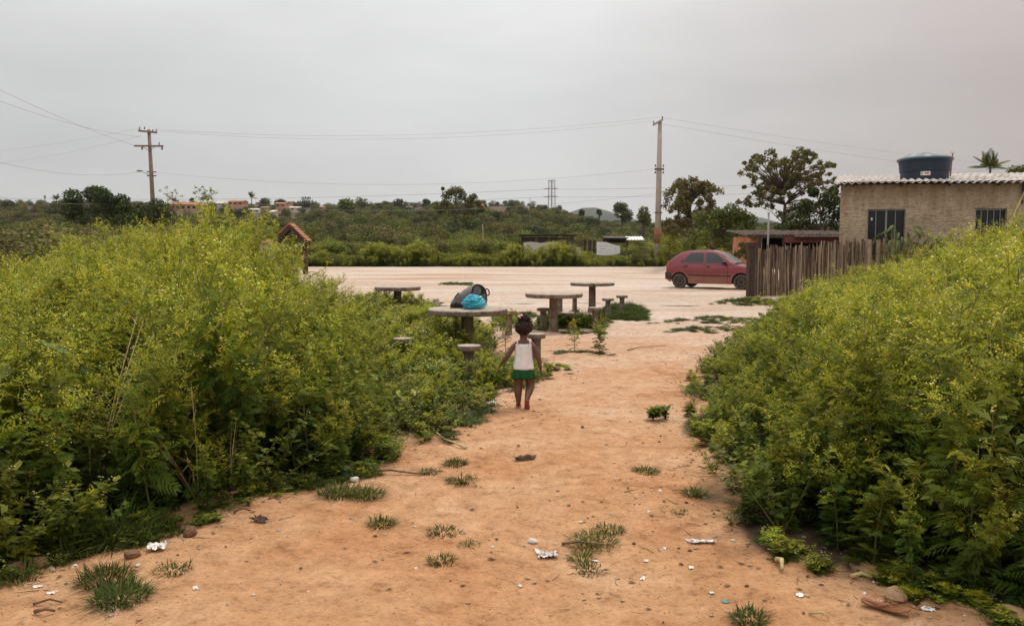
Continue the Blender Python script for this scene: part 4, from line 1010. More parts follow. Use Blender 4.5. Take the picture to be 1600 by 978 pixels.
def roofmat():
    m, n, l, b, out = nt('fibre_cement')
    tc = n.new('ShaderNodeTexCoord')
    a = n.new('ShaderNodeTexNoise'); a.inputs['Scale'].default_value = 1.1; a.inputs['Detail'].default_value = 8; a.inputs['Roughness'].default_value = .7; l.new(tc.outputs['Object'], a.inputs['Vector'])
    r = ramp(n, [(0.36, (0.15, 0.10, 0.075)), (0.47, (0.30, 0.25, 0.22)), (0.58, (0.44, 0.41, 0.39)), (0.75, (0.50, 0.48, 0.465))]); l.new(a.outputs['Fac'], r.inputs[0]); l.new(r.outputs[0], b.inputs['Base Color'])
    b.inputs['Roughness'].default_value = .85
    return m
M['roof'] = roofmat()
HA = Vector((atd(1311, 380, 27.0).x, 27.0, 0)); fdir = Vector((math.cos(math.radians(8)), -math.sin(math.radians(8)), 0)); ddir = Vector((.43, 1.0, 0))
HL = 10.0; HD = 6.0; hz0 = .5; hz1 = 3.76
house = empty('plaster_house', (HA.x, HA.y, hz0), 0, 'single-storey house of rough tan plaster with a wavy sheet roof behind the stick fence', 'house')
def HP(u, d, z): return Vector((0, 0, 0)) + fdir * u + ddir * d + Vector((0, 0, z))
def facade_u(px, Y=26.5):
    # distance along the facade where the view at PX meets it
    k = (px - CX) / FPX / math.cos(PITCH)
    return (k * HA.y - HA.x) / (fdir.x - k * fdir.y)
def facade_z(py, u):
    p = HA + fdir * u; d = ray(CX, py); return EYE + d.z / d.y * p.y - hz0
wu = [(facade_u(1350), facade_u(1409)), (facade_u(1517), facade_u(1566))]
wz = [(facade_z(388, wu[0][0]), facade_z(327, wu[0][0])), (facade_z(384, wu[1][0]), facade_z(326, wu[1][0]))]
U = [0, wu[0][0], wu[0][1], wu[1][0], wu[1][1], HL]; ZZ = sorted({-.5, wz[0][0], wz[0][1], wz[1][0], wz[1][1], hz1 - hz0})
b_ = MB(); TH = .16
def inhole(u, z): return any(a < u < c and e < z < f for (a, c), (e, f) in zip(wu, wz))
for i in range(len(U) - 1):
    for j in range(len(ZZ) - 1):
        um, zm = (U[i] + U[i + 1]) / 2, (ZZ[j] + ZZ[j + 1]) / 2
        if inhole(um, zm): continue
        b_.add([HP(U[i], 0, ZZ[j]), HP(U[i + 1], 0, ZZ[j]), HP(U[i + 1], 0, ZZ[j + 1]), HP(U[i], 0, ZZ[j + 1])], [(0, 1, 2, 3)])
for (a, c), (e, f) in zip(wu, wz):
    d_ = TH / 1.05
    for q4 in (((a, e), (a, f)), ((c, e), (c, f)), ((a, e), (c, e)), ((a, f), (c, f))):
        (u0, z0), (u1, z1) = q4; b_.add([HP(u0, 0, z0), HP(u1, 0, z1), HP(u1, d_, z1), HP(u0, d_, z0)], [(0, 1, 2, 3)])
zt = hz1 - hz0
for quad in ([HP(0, 0, -.5), HP(0, HD, -.5), HP(0, HD, zt + .45), HP(0, 0, zt)], [HP(HL, 0, -.5), HP(HL, HD, -.5), HP(HL, HD, zt + .45), HP(HL, 0, zt)], [HP(0, HD, -.5), HP(HL, HD, -.5), HP(HL, HD, zt + .45), HP(0, HD, zt + .45)]):
    b_.add(quad, [(0, 1, 2, 3)])
b_.build('wall', M['plaster'], house)
M['alu'] = noisemat('window_frame', (0.22, 0.21, 0.20), (0.32, 0.30, 0.28), 8, 0.5, 0, metal=.3)
def glassmat():
    m, n, l, b, out = nt('dark_glass'); b.inputs['Base Color'].default_value = (.012, .014, .016, 1); b.inputs['Roughness'].default_value = .22; b.inputs['Specular IOR Level'].default_value = .3; return m
M['glass'] = glassmat()
for wi, ((a, c), (e, f)) in enumerate(zip(wu, wz)):
    w_ = empty('window', (0, 0, 0)); w_.parent = house
    b_ = MB(); yd = .075
    def bar(u0, u1, z0, z1, dd=.045):
        P = [HP(u, d, z) for u in (u0, u1) for d in (yd, yd + dd) for z in (z0, z1)]
        b_.add(P, [(0, 1, 3, 2), (4, 6, 7, 5), (0, 4, 5, 1), (2, 3, 7, 6), (0, 2, 6, 4), (1, 5, 7, 3)])
    t_ = .035
    bar(a + .002, a + t_, e, f); bar(c - t_, c - .002, e, f); bar(a + t_, c - t_, f - t_ * 1.4, f - .002); bar(a + t_, c - t_, e + .002, e + t_)
    fr = [.23, .5, .74] if wi == 0 else [.2, .4, .6, .8]
    for k, q_ in enumerate(fr):
        um = a + (c - a) * q_; hw = .028 if (wi == 0 and k == 1) else .011; bar(um - hw, um + hw, e + t_, f - t_ * 1.4)
    b_.build('frame', M['alu'], w_)
    edges_ = [0] + fr + [1]
    for k in range(len(edges_) - 1):
        u0 = a + (c - a) * edges_[k] + .012; u1 = a + (c - a) * edges_[k + 1] - .012; g_ = MB()
        g_.add([HP(u0, yd + .02, e + .02), HP(u1, yd + .02, e + .02), HP(u1, yd + .02, f - .03), HP(u0, yd + .02, f - .03), HP(u0, yd + .028, e + .02), HP(u1, yd + .028, e + .02), HP(u1, yd + .028, f - .03), HP(u0, yd + .028, f - .03)], [(0, 1, 2, 3), (4, 5, 6, 7)])
        g_.build('pane', M['glass'], w_)
    # projecting plaster lip over the window
    if wi == 0:
        s_ = MB(); um = a + .10 * (c - a); s_.prism([HP(um, .055, (e + f) / 2 + .28), HP(um + .05, .055, (e + f) / 2 + .28), HP(um + .05, .055, (e + f) / 2 + .37), HP(um, .055, (e + f) / 2 + .37)], ddir * .02); s_.build('sticker', M['litter_white'], w_)
# roof sheets: corrugations run down the slope
pitch_h = .80; per = .235; amp = .034; n_sh = 11; shw = per * 4
for k in range(n_sh):
    u0 = -.22 + k * (shw - .03); N = 32; top_, bot = [], []
    for j in range(5):
        d = -.32 + (HD + .5) * j / 4; zr = zt + .075 + pitch_h * (d / HD) + (.008 if k % 2 else 0)
        for i in range(N + 1):
            u = u0 + shw * i / N; w = amp * math.cos(2 * PI * u / per)
            sag_ = .015 * math.sin(u * .8 + j) 
            top_.append(HP(u, d, zr + w + sag_)); bot.append(HP(u, d, zr + w + sag_ - .012))
    b_ = MB(); nv_ = len(top_); fs = []
    for j in range(4):
        for i in range(N):
            q4 = (j * (N + 1) + i, j * (N + 1) + i + 1, (j + 1) * (N + 1) + i + 1, (j + 1) * (N + 1) + i)
            fs.append(q4); fs.append(tuple(nv_ + v for v in q4[::-1]))
    for i in range(N): fs.append((i, nv_ + i, nv_ + i + 1, i + 1))
    b_.add(top_ + bot, fs); o = b_.build('roof_sheet', M['roof'], house, True)
b_ = MB()
for u in np.arange(.4, HL, 1.5):
    P = [HP(u + du, d, z + pitch_h * d / HD) for du in (-.03, .03) for d in (-.2, HD) for z in (zt - .06, zt + .02)]
    b_.add(P, [(0, 1, 3, 2), (4, 6, 7, 5), (0, 4, 5, 1), (2, 3, 7, 6), (0, 2, 6, 4), (1, 5, 7, 3)])
b_.build('rafters', M['wood_dark'], house)
b_ = MB(); P = [HP(u, d, z) for u in (-.02, HL) for d in (.02, .12) for z in (zt + .0, zt + .1)]; b_.add(P, [(0, 1, 3, 2), (4, 6, 7, 5), (0, 4, 5, 1), (2, 3, 7, 6), (0, 2, 6, 4), (1, 5, 7, 3)]); b_.build('wall_plate', M['wood_dark'], house)
# drain pipe stain board on the wall
b_ = MB(); um = facade_u(1589); b_.prism([HP(um - .03, -.03, facade_z(318, um)), HP(um + .03, -.03, facade_z(318, um)), HP(um + .03, -.03, zt), HP(um - .03, -.03, zt)], ddir * .028); b_.build('downpipe', M['wood_dark'], house)

# water tank on the roof
M['tank'] = noisemat('blue_tank', (0.007, 0.016, 0.030), (0.012, 0.025, 0.042), 3, 0.45, 0.05, 20, spec=.45)
M['tank_lid'] = noisemat('blue_lid', (0.016, 0.042, 0.062), (0.028, 0.062, 0.082), 3, 0.35, 0.05, 20, spec=.5)
TY = 29.3; tc_ = atd(1444, 280, TY); tk = TY / FPX
zb_ = hz0 + zt + .12 + pitch_h * ((TY - HA.y + fdir.y * -1.0 * 0) / HD) * .9 - .02
tank = empty('water_tank', (tc_.x, TY, tc_.z - .12), 0, 'dark blue plastic water tank with a faceted lid standing on the roof', 'water tank')
def tzpx(py): return atd(1444, py, TY).z - (tc_.z - .12)
R0 = 33.5 * tk; R1 = 36.5 * tk
b_ = MB(); b_.lathe([(R0, -.35), (R0, 0), (R0 * 1.02, tzpx(270)), (R0 * 1.05, tzpx(269.5)), (R1, tzpx(256)), (R1 * 1.012, tzpx(255.5)), (R1 * 1.02, tzpx(252))], 40); auto_smooth(b_.build('tank_body', M['tank'], tank), 30)
b_ = MB(); R2 = 40 * tk
vs = []; fs = []; nn = 48
zl0, zl1, zl2, zl3 = tzpx(252.5), tzpx(250), tzpx(248), tzpx(239)
for r_, z_ in ((R1 * 1.0, zl0 - .02), (R2 * .97, zl0), (R2, zl1), (R2 * .96, zl2)):
    for k in range(nn): a = 2 * PI * k / nn; vs.append((r_ * math.cos(a), r_ * math.sin(a), z_))
for f_, drop in ((.55, .42), (.14, .02)):
    for k in range(nn):
        a = 2 * PI * k / nn; rid = (1 if (k // 4) % 2 == 0 else 0)
        vs.append((R2 * f_ * math.cos(a), R2 * f_ * math.sin(a), zl2 + (zl3 - zl2) * (1 - drop) + (.035 if rid else -.01) * (f_ > .2)))
for j in range(5):
    for k in range(nn): fs.append((j * nn + k, j * nn + (k + 1) % nn, (j + 1) * nn + (k + 1) % nn, (j + 1) * nn + k))
fs.append(tuple(5 * nn + k for k in range(nn))); b_.add(vs, fs); auto_smooth(b_.build('lid', M['tank_lid'], tank), 18)
def on_tank(px0, px1, py0, py1, name, mat, rr=R1):
    b_ = MB(); n_ = 6; z0, z1 = tzpx(py1), tzpx(py0); vs = []
    for z_ in (z0, z1):
        for i in range(n_ + 1):
            p = px0 + (px1 - px0) * i / n_; s_ = max(-.999, min(.999, (p - 1444) * tk / rr)); a = math.asin(s_)
            q_ = R0 * 1.02 + (rr - R0 * 1.02) * np.interp(z_, [tzpx(270), tzpx(256)], [0.2, 1]) + .006
            vs.append((q_ * math.sin(a), -q_ * math.cos(a), z_))
    b_.add(vs, [(i, i + 1, n_ + 2 + i, n_ + 1 + i) for i in range(n_)]); return b_.build(name, mat, tank)
M['label_red'] = noisemat('red_print', (0.45, 0.08, 0.06), (0.5, 0.12, 0.1), 5, .6, 0)
M['label_green'] = noisemat('green_print', (0.25, 0.42, 0.2), (0.3, 0.46, 0.25), 5, .6, 0)
lb = on_tank(1424, 1436, 271, 277, 'label', M['litter_white'], R0 * 1.03)
on_tank(1424.3, 1426.5, 271.4, 276.6, 'label_print', M['label_green'], R0 * 1.035); on_tank(1428.5, 1434.5, 272.5, 275, 'label_print', M['label_red'], R0 * 1.035)
for (a, c, e, f) in ((1473, 1474.3, 257.5, 259), (1474.8, 1476.2, 257.5, 259), (1476.7, 1477.9, 257.5, 259.0), (1478.3, 1479.2, 257.5, 259), (1472.8, 1473.6, 260, 262), (1474.4, 1476, 260, 262), (1476.8, 1478.3, 260, 260.7), (1473, 1475.6, 262.8, 264.2), (1476.2, 1477, 262.8, 264.2), (1477.6, 1479, 263.4, 264.1)):
    on_tank(a, c, e, f, 'print', M['litter_white'])
am_ = atd(1484, 275, 30); o = empty('antenna_mast', (am_.x, 30, am_.z - .3), 0, 'thin leaning antenna mast on the roof right of the water tank', 'antenna')
t_ = atd(1489, 236, 30); b_ = MB(); b_.tube([(0, 0, 0), (t_.x - am_.x, 0, t_.z - am_.z + .3)], [.028, .02], 6); b_.build('mast', M['rust'], o, True)
b_ = MB(); b_.box((t_.x - am_.x, 0, t_.z - am_.z + .26), (.16, .1, .1)); b_.build('tip', M['litter_white'], o)
u_ = facade_u(1589); pt_ = HA + fdir * u_ + Vector((0, -.12, 0)); zt1 = facade_z(297, u_) + hz0; u2 = facade_u(1556); pb_ = HA + fdir * u2 + Vector((0, -.5, 0)); zb1 = EYE - (352 - HZ) / FPX * pb_.y
dv = (Vector((pt_.x, pt_.y, zt1)) - Vector((pb_.x, pb_.y, zb1))); p0_ = Vector((pb_.x, pb_.y, zb1)) - dv * .9
b_ = MB(); b_.tube([p0_, Vector((pt_.x, pt_.y, zt1))], [.035, .028], 7); o = b_.build('bamboo_pole', M['straw'], None, True); tag(o, 'pale bamboo pole leaning against the house wall by the right window', 'pole')

# brick shed beyond the fence
M['brick'] = None
def brickmat(ax='X'):
    m, n, l, b, out = nt('orange_brick'); tc = n.new('ShaderNodeTexCoord')
    sp_ = n.new('ShaderNodeSeparateXYZ'); l.new(tc.outputs['Object'], sp_.inputs[0]); mp = n.new('ShaderNodeCombineXYZ'); l.new(sp_.outputs[ax], mp.inputs[0]); l.new(sp_.outputs['Z'], mp.inputs[1])
    br = n.new('ShaderNodeTexBrick'); br.inputs['Color1'].default_value = (.62, .24, .095, 1); br.inputs['Color2'].default_value = (.48, .17, .07, 1); br.inputs['Mortar'].default_value = (.30, .15, .08, 1)
    br.inputs['Scale'].default_value = 1; br.inputs['Brick Width'].default_value = .24; br.inputs['Row Height'].default_value = .11; br.inputs['Mortar Size'].default_value = .012
    l.new(mp.outputs[0], br.inputs['Vector'])
    nz = n.new('ShaderNodeTexNoise'); nz.inputs['Scale'].default_value = 2.5; nz.inputs['Detail'].default_value = 6; l.new(tc.outputs['Object'], nz.inputs['Vector'])
    r = ramp(n, [(.3, (.55, .5, .45)), (.6, (1, 1, 1))]); l.new(nz.outputs['Fac'], r.inputs[0])
    mx = n.new('ShaderNodeMix'); mx.data_type = 'RGBA'; mx.blend_type = 'MULTIPLY'; mx.inputs[0].default_value = 1; l.new(br.outputs['Color'], mx.inputs[6]); l.new(r.outputs[0], mx.inputs[7]); l.new(mx.outputs[2], b.inputs['Base Color'])
    b.inputs['Roughness'].default_value = .95
    bp = n.new('ShaderNodeBump'); bp.inputs['Distance'].default_value = .01; l.new(br.outputs['Fac'], bp.inputs['Height']); bp.invert = True; l.new(bp.outputs[0], b.inputs['Normal'])
    return m
M['brick'] = brickmat(); M['brick_side'] = brickmat('Y')
SY = 40.0; sA = atd(1172, 366, SY); sB = atd(1196, 366, SY - .6); sz = tz(sA.x, SY)
shed = empty('brick_shed', (sA.x, SY, sz), 0, 'low shed with an orange brick end wall and a dark tiled roof behind the fence', 'shed')
zr = atd(1149, 369, SY).z - sz
b_ = MB(); b_.box(((sB.x - sA.x) / 2, 0, zr / 2 - .2), (sB.x - sA.x, .2, zr + .4)); b_.build('end_wall', M['brick'], shed)
LX = atd(1330, 366, SY).x - sA.x
b_ = MB(); b_.box((.1, 1.6, zr / 2 - .2), (.2, 3.0, zr + .4)); bw = b_.build('side_wall', M['brick_side'], shed)
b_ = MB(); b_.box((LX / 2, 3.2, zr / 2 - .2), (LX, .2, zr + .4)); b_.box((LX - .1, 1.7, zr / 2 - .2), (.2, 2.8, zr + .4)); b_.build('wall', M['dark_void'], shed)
nrow = 14; tw_ = (LX + .5) / 30
for r_ in range(5):      # rows of old clay tiles
    b_ = MB()
    for k in range(30):
        x = -.25 + tw_ * (k + .5); y0 = -.35 + r_ * .78; z0 = zr + .02 + r_ * .06 + R.uniform(-.015, .015)
        b_.prism([(x - tw_ * .52, y0, z0), (x - tw_ * .25, y0, z0 + .07), (x + tw_ * .25, y0, z0 + .07), (x + tw_ * .52, y0, z0)], (R.uniform(-.02, .02), .86, .06))
    b_.build('tile_row', M['darktile'], shed)
b_ = MB(); b_.box((LX / 2, -.3, zr - .03), (LX + .4, .06, .12)); b_.build('eaves_board', M['darktile'], shed)
b_ = MB(); x0 = atd(1226, 374, SY - .4).x - sA.x; b_.box(((x0 + LX) / 2, -.38, atd(1230, 375, SY).z - sz), (LX - x0, .05, .28)); b_.build('fascia', M['maroon'], shed)
b_ = MB(); b_.box(((x0 + LX) / 2 + .3, -.5, atd(1230, 370, SY).z - sz), (LX - x0 - .3, .3, .07), (.12, 0, 0)); b_.build('canopy_board', M['darktile'], shed)
for x in (x0, (x0 + LX) / 2 + .4):
    b_ = MB(); b_.box((x, -.25, zr / 2 - .1), (.12, .12, zr)); b_.build('post', M['wood_dark'], shed)
mp_ = atd(1200, 380, 33); o = empty('metal_post', (mp_.x, 33, tz(mp_.x, 33)), 0, 'thin grey metal post rising behind the fence before the brick shed', 'post')
b_ = MB(); hh = atd(1200, 334, 33).z - tz(mp_.x, 33); b_.tube([(0, 0, -.1), (0, 0, hh)], .04, 8); b_.build('shaft', M['metal_pole'], o, True); b_ = MB(); b_.tube([(0, 0, hh), (0, 0, hh + .05)], .05, 8); b_.build('cap', M['metal_pole'], o)

# dark plank shack, concrete block and white sheet among the bushes beyond the road
KY = 67.0; kz = tz(5, KY)
k0, k1 = atd(815, 370, KY), atd(897, 370, KY)
sk = empty('plank_shack', (k0.x, KY, kz), 0, 'dark plank shack with a flat roof sunk in the bushes beyond the road', 'shack')
w_ = k1.x - k0.x; hk = atd(850, 368, KY).z - kz
for i in range(16):
    b_ = MB(); b_.box((w_ * (i + .5) / 16, R.uniform(-.02, .02), hk / 2 - .1), (w_ / 16 * .93, .04, hk - .05 + R.uniform(-.08, 0)), (0, R.uniform(-.01, .01), 0)); b_.build('plank', M[R.choice(('wood_dark', 'wood_dark', 'bark'))], sk)
b_ = MB(); b_.box((w_ / 2, 1.5, hk + .03), (w_ + .5, 3.8, .08)); b_.build('roof', M['black'], sk)
b_ = MB(); b_.box((w_ / 2, 3, hk / 2 - .1), (w_, .1, hk)); b_.box((.05, 1.5, hk / 2 - .1), (.1, 2.8, hk)); b_.box((w_ - .05, 1.5, hk / 2 - .1), (.1, 2.8, hk)); b_.build('wall', M['wood_dark'], sk)
a_, c_ = atd(818, 379, 64.6), atd(872, 379, 64.6); z0 = tz(a_.x, 64.6)
b_ = MB(); R.seed(5)
hh = a_.z - z0
o = empty('concrete_wall', (a_.x, 64.6, z0), 0, 'pale crumbling concrete wall end in front of the plank shack', 'wall')
b_.prism([(0, 0, -.2), (0, 0, hh), (.6, 0, hh + .06), (1.4, 0, hh - .04), (2.1, 0, hh + .05), (c_.x - a_.x, 0, hh), (c_.x - a_.x, 0, -.2)], (0, .22, 0)); b_.build('slab', M['stone_pale'], o)
a_, c_ = atd(884, 386, 64.0), atd(908, 386, 64.0); z0 = tz(a_.x, 64); hh = a_.z - z0; w2 = c_.x - a_.x
o = empty('concrete_tank', (a_.x, 64, z0), 0, 'squat mossy concrete box with a rounded corner between shack and white sheet', 'tank')
b_ = MB(); b_.prism([(0, 0, -.2), (0, 0, hh - .05), (.08, 0, hh), (w2 - .15, 0, hh), (w2 - .04, 0, hh - .06), (w2, 0, hh - .2), (w2, 0, -.2)], (0, .8, 0)); b_.build('block', M['concrete'], o)
a_ = atd(932, 399, 62.6); z0 = tz(a_.x, 62.6); k_ = 62.6 / FPX
o = empty('white_sheet', (a_.x, 62.6, a_.z), 0, 'white painted metal sheet with faint dark marks propped in the bushes', 'sheet')
nP = 5; pts = [(0, .6, 20.7), (7, .0, 20.7), (15, -.7, 20.5), (22, 0, 18), (30, 1, 15.5), (36.6, 3, 14.5)]
for i in range(5):
    (x0_, b0, t0), (x1_, b1, t1) = pts[i], pts[i + 1]; b_ = MB()
    b_.prism([(x0_ * k_ + .012, 0, b0 * k_), (x1_ * k_, 0, b1 * k_), (x1_ * k_, 0, t1 * k_), (x0_ * k_ + .012, 0, t0 * k_)], (0, .03 + .01 * (i % 2), 0)); b_.build('panel', M['white'], o)
b_ = MB()
for (x, z, w, h) in ((5, 14.6, 2.3, .6), (8, 14.8, 1.2, .5), (11, 14.9, 1.5, .5), (15, 14.9, 2.0, .6), (18, 14.8, 1.5, .5), (6, 10, 1.2, 1.0), (8, 9.7, .9, .8), (10, 10.0, 1.5, 1.4), (12, 10.1, 1.3, 1.3), (29.5, 10.6, 1.2, 1.0)):
    b_.box((x * k_, -.012, z * k_), (w * k_, .006, h * k_))
b_.build('painted_mark', M['metal_pole'], o)
a_ = atd(980, 372, 66); o = empty('roof_sheet_heap', (a_.x, 66, a_.z - .3), 0, 'white corrugated sheet showing over the bushes left of the pale pole', 'sheet')
b_ = MB(); vs = [(i * .12, (0 if j == 0 else 1.2), (.06 if i % 2 else 0) + .12 + (.3 if j else 0)) for j in range(2) for i in range(13)]; b_.add(vs, [(i, i + 1, 14 + i, 13 + i) for i in range(12)]); b_.build('corrugated_sheet', M['white'], o)
a_, c_ = atd(945, 374, 66.5), atd(982, 374, 66.5); o = empty('lean_to', (a_.x, 66.5, tz(a_.x, 66.5)), 0, 'low dark lean-to roof behind the white sheet', 'lean-to')
hh = atd(950, 371, 66.5).z - tz(a_.x, 66.5); b_ = MB(); b_.box(((c_.x - a_.x) / 2, .8, hh), (c_.x - a_.x, 1.8, .08), (.08, 0, 0)); b_.build('roof', M['black'], o)
for x in (.1, c_.x - a_.x - .1):
    b_ = MB(); b_.box((x, .1, hh / 2), (.1, .1, hh)); b_.build('post', M['wood_dark'], o)
b_ = MB(); b_.box(((c_.x - a_.x) / 2, 1.5, hh * .86), (c_.x - a_.x, .06, .35)); b_.build('back_board', M['wood_dark'], o)
for px, wd, lab in ((914, .25, 'dark upright plank next to the mossy concrete box'), (921, .3, 'widest dark upright plank, midway between concrete box and white sheet'), (928, .2, 'dark upright plank close against the white sheet')):
    a_ = atd(px, 395, 66); o = tag(empty('plank', (a_.x, 66, tz(a_.x, 66))), lab, 'plank', 'upright planks by the white sheet'); b_ = MB(); b_.box((0, 0, .7), (wd, .05, 2.1), (0, R.uniform(-.05, .05), 0)); b_.build('board', M['wood_dark'], o)

# tile-roofed gateway on the left
GY_ = 47.0; g0 = atd(456, 378, GY_); gz = tz(g0.x, GY_); kk = GY_ / FPX
gate = empty('roofed_gateway', (g0.x, GY_, gz), 0, 'small gateway under a steep tiled roof rising from the weeds on the left', 'gateway')
hz_ = lambda py: atd(456, py, GY_).z - gz
for sgn in (-1, 1):
    b_ = MB(); e0 = Vector((sgn * 25.5 * kk, 0, hz_(378))); e1 = Vector((0, 0, hz_(352.5)))
    d_ = (e1 - e0); nrm = Vector((-d_.z, 0, d_.x)).normalized() * (1 if sgn < 0 else -1)
    if nrm.z < 0: nrm = -nrm
    for k in range(6):
        a0 = e0.lerp(e1, k / 6) + nrm * (.05 + .02); a1 = e0.lerp(e1, (k + 1.12) / 6) + nrm * .045
        t2 = MB(); t2.prism([Vector((a0.x, -.55, a0.z)), Vector((a1.x, -.55, a1.z)), Vector((a1.x, -.55, a1.z)) + nrm * .05, Vector((a0.x, -.55, a0.z)) + nrm * .06], (0, 1.1, 0)); t2.build('roof_tile', M['tile'], gate)
    b_ = MB(); b_.prism([e0 + Vector((0, -.5, 0)), e1 + Vector((0, -.5, 0)), e1 + Vector((0, -.5, 0)) - Vector((0, 0, .22)), e0 + Vector((sgn * -.02, -.5, -.2))], (0, .12, 0)); b_.build('barge_board', M['wood_dark'], gate)
    b_ = MB(); b_.prism([e0 + Vector((0, .36, 0)), e1 + Vector((0, .36, 0)), e1 + Vector((0, .36, -.2)), e0 + Vector((sgn * -.02, .36, -.2))], (0, .12, 0)); b_.build('barge_board', M['wood_dark'], gate)
    b_ = MB(); b_.box((sgn * 20.5 * kk, 0, hz_(376) / 2), (.24, .3, hz_(376))); b_.build('gate_post', M['wood_dark'], gate)
b_ = MB(); b_.tube([(0, -.56, hz_(350.6)), (0, .56, hz_(350.6))], .07, 8); b_.build('ridge_tile', M['tile'], gate)
wl_ = atd(352, 377, GY_).x - g0.x
tw2 = empty('garden_wall', (g0.x + wl_, GY_ + .1, gz), 0, 'low wall capped with terracotta tiles running left from the gateway', 'wall')
L_ = -wl_ - 27 * kk; b_ = MB(); b_.box((L_ / 2, 0, hz_(380) / 2), (L_, .18, hz_(380))); b_.build('wall_body', M['concrete'], tw2)
for i in range(16):
    b_ = MB(); x = L_ * (i + .5) / 16; z_ = hz_(380); b_.prism([(x - L_ / 33, -.2, z_ + .0), (x - L_ / 33, 0, z_ + .12 + (.12 if i > 12 else 0)), (x - L_ / 33, .2, z_)], (L_ / 16.8, R.uniform(-.01, .01), R.uniform(-.01, .01))); b_.build('coping_tile', M['tile'], tw2)

# thin posts, far pylon, far mast
for px, py0, py1, Y, lab, m_, rr in ((755, 385, 350, 70, 'thin weathered white post in the bushes beyond the road', 'pole', .06),):
    a_ = atd(px, py0, Y); z0 = tz(a_.x, Y); o = tag(empty('post', (a_.x, Y, z0)), lab, 'post'); b_ = MB(); b_.tube([(0, 0, 0), (.02, 0, (atd(px, py1, Y).z - z0) * .5), (-.06, 0, atd(px, py1, Y).z - z0)], [rr, rr, rr * .9], 6); b_.build('shaft', M[m_], o)
a_ = atd(71, 330, 430); z0 = tz(a_.x, 430); o = tag(empty('water_tower', (a_.x, 430, z0)), 'slim pale green tower far off at the left skyline', 'tower'); kf = 430 / FPX
M['tower_green'] = noisemat('pale_green_paint', (0.2, 0.3, 0.27), (0.27, 0.36, 0.33), 2, .7, 0)
ht = atd(71, 306, 430).z - z0; b_ = MB(); b_.tube([(0, 0, 0), (0, 0, ht - 1.2)], [1.2 * kf, .85 * kf], 10); b_.build('shaft', M['tower_green'], o, True); b_ = MB(); b_.lathe([(.9 * kf, ht - 1.4), (1.6 * kf, ht - .9), (1.7 * kf, ht), (.3, ht + .3)], 12); b_.build('tank_head', M['tower_green'], o)
PY = 520; a_ = atd(862, 335, PY); z0 = tz(a_.x, PY) - 1; kf = PY / FPX
pyl = tag(empty('lattice_pylon', (a_.x, PY, z0)), 'far lattice power pylon on the skyline left of the hill', 'pylon')
hp = lambda py: atd(862, py, PY).z - z0
hw = 4.6 * kf; zt_ = hp(283)
for sx_ in (-1, 1):
    for sy_ in (-1, 1):
        b_ = MB(); b_.tube([(sx_ * hw * 1.25, sy_ * hw * .7, 0), (sx_ * hw, sy_ * hw * .4, zt_)], [.22, .16], 4); b_.build('leg', M['steel'], pyl)
b_ = MB(); b_.tube([(0, 0, 0), (0, 0, zt_)], .30, 4); b_.build('core_mast', M['steel'], pyl)
b_ = MB(); lv = np.linspace(.04, 1, 12)
for i in range(11):
    for sx_ in (-1, 1):
        f0, f1 = 1.25 - .25 * lv[i], 1.25 - .25 * lv[i + 1]
        b_.tube([(sx_ * hw * f0, -hw * .4, zt_ * lv[i]), (0, 0, zt_ * lv[i + 1])], .07, 3); b_.tube([(0, 0, zt_ * lv[i]), (sx_ * hw * f1, -hw * .4, zt_ * lv[i + 1])], .07, 3)
b_.build('bracing', M['steel'], pyl)
for py, wl2, wr in ((283, 6, 5.5), (295.5, 13, 10), (308, 13, 10)):
    b_ = MB(); z_ = hp(py); b_.tube([(-wl2 * kf, 0, z_), (wr * kf, 0, z_ + .3)], .24, 4); b_.tube([(-wl2 * kf, 0, z_), (0, 0, z_ + 1.2), (wr * kf, 0, z_ + .3)], .1, 3); b_.build('crossarm', M['steel'], pyl)
for (px, py, lab) in ((-13, 296, 'upper'), (-13, 308, 'lower')):
    z_ = hp(py) + z0
    wire((a_.x - 13 * kf, PY, z_), (a_.x - 560, PY + 30, z_ + 3), 7, 'far ' + lab + ' transmission line left of the pylon', .09)
    wire((a_.x + 10 * kf, PY, z_), (a_.x + 300, PY - 180, z_ + 6), 5, 'far ' + lab + ' transmission line right of the pylon', .08)
a_ = atd(828, 330, 480); o = tag(empty('mast', (a_.x, 480, tz(a_.x, 480))), 'thin mast on the skyline left of the pylon', 'mast'); b_ = MB(); b_.tube([(0, 0, 0), (0, 0, atd(828, 309, 480).z - tz(a_.x, 480))], [.25, .12], 5); b_.build('shaft', M['steel'], o)

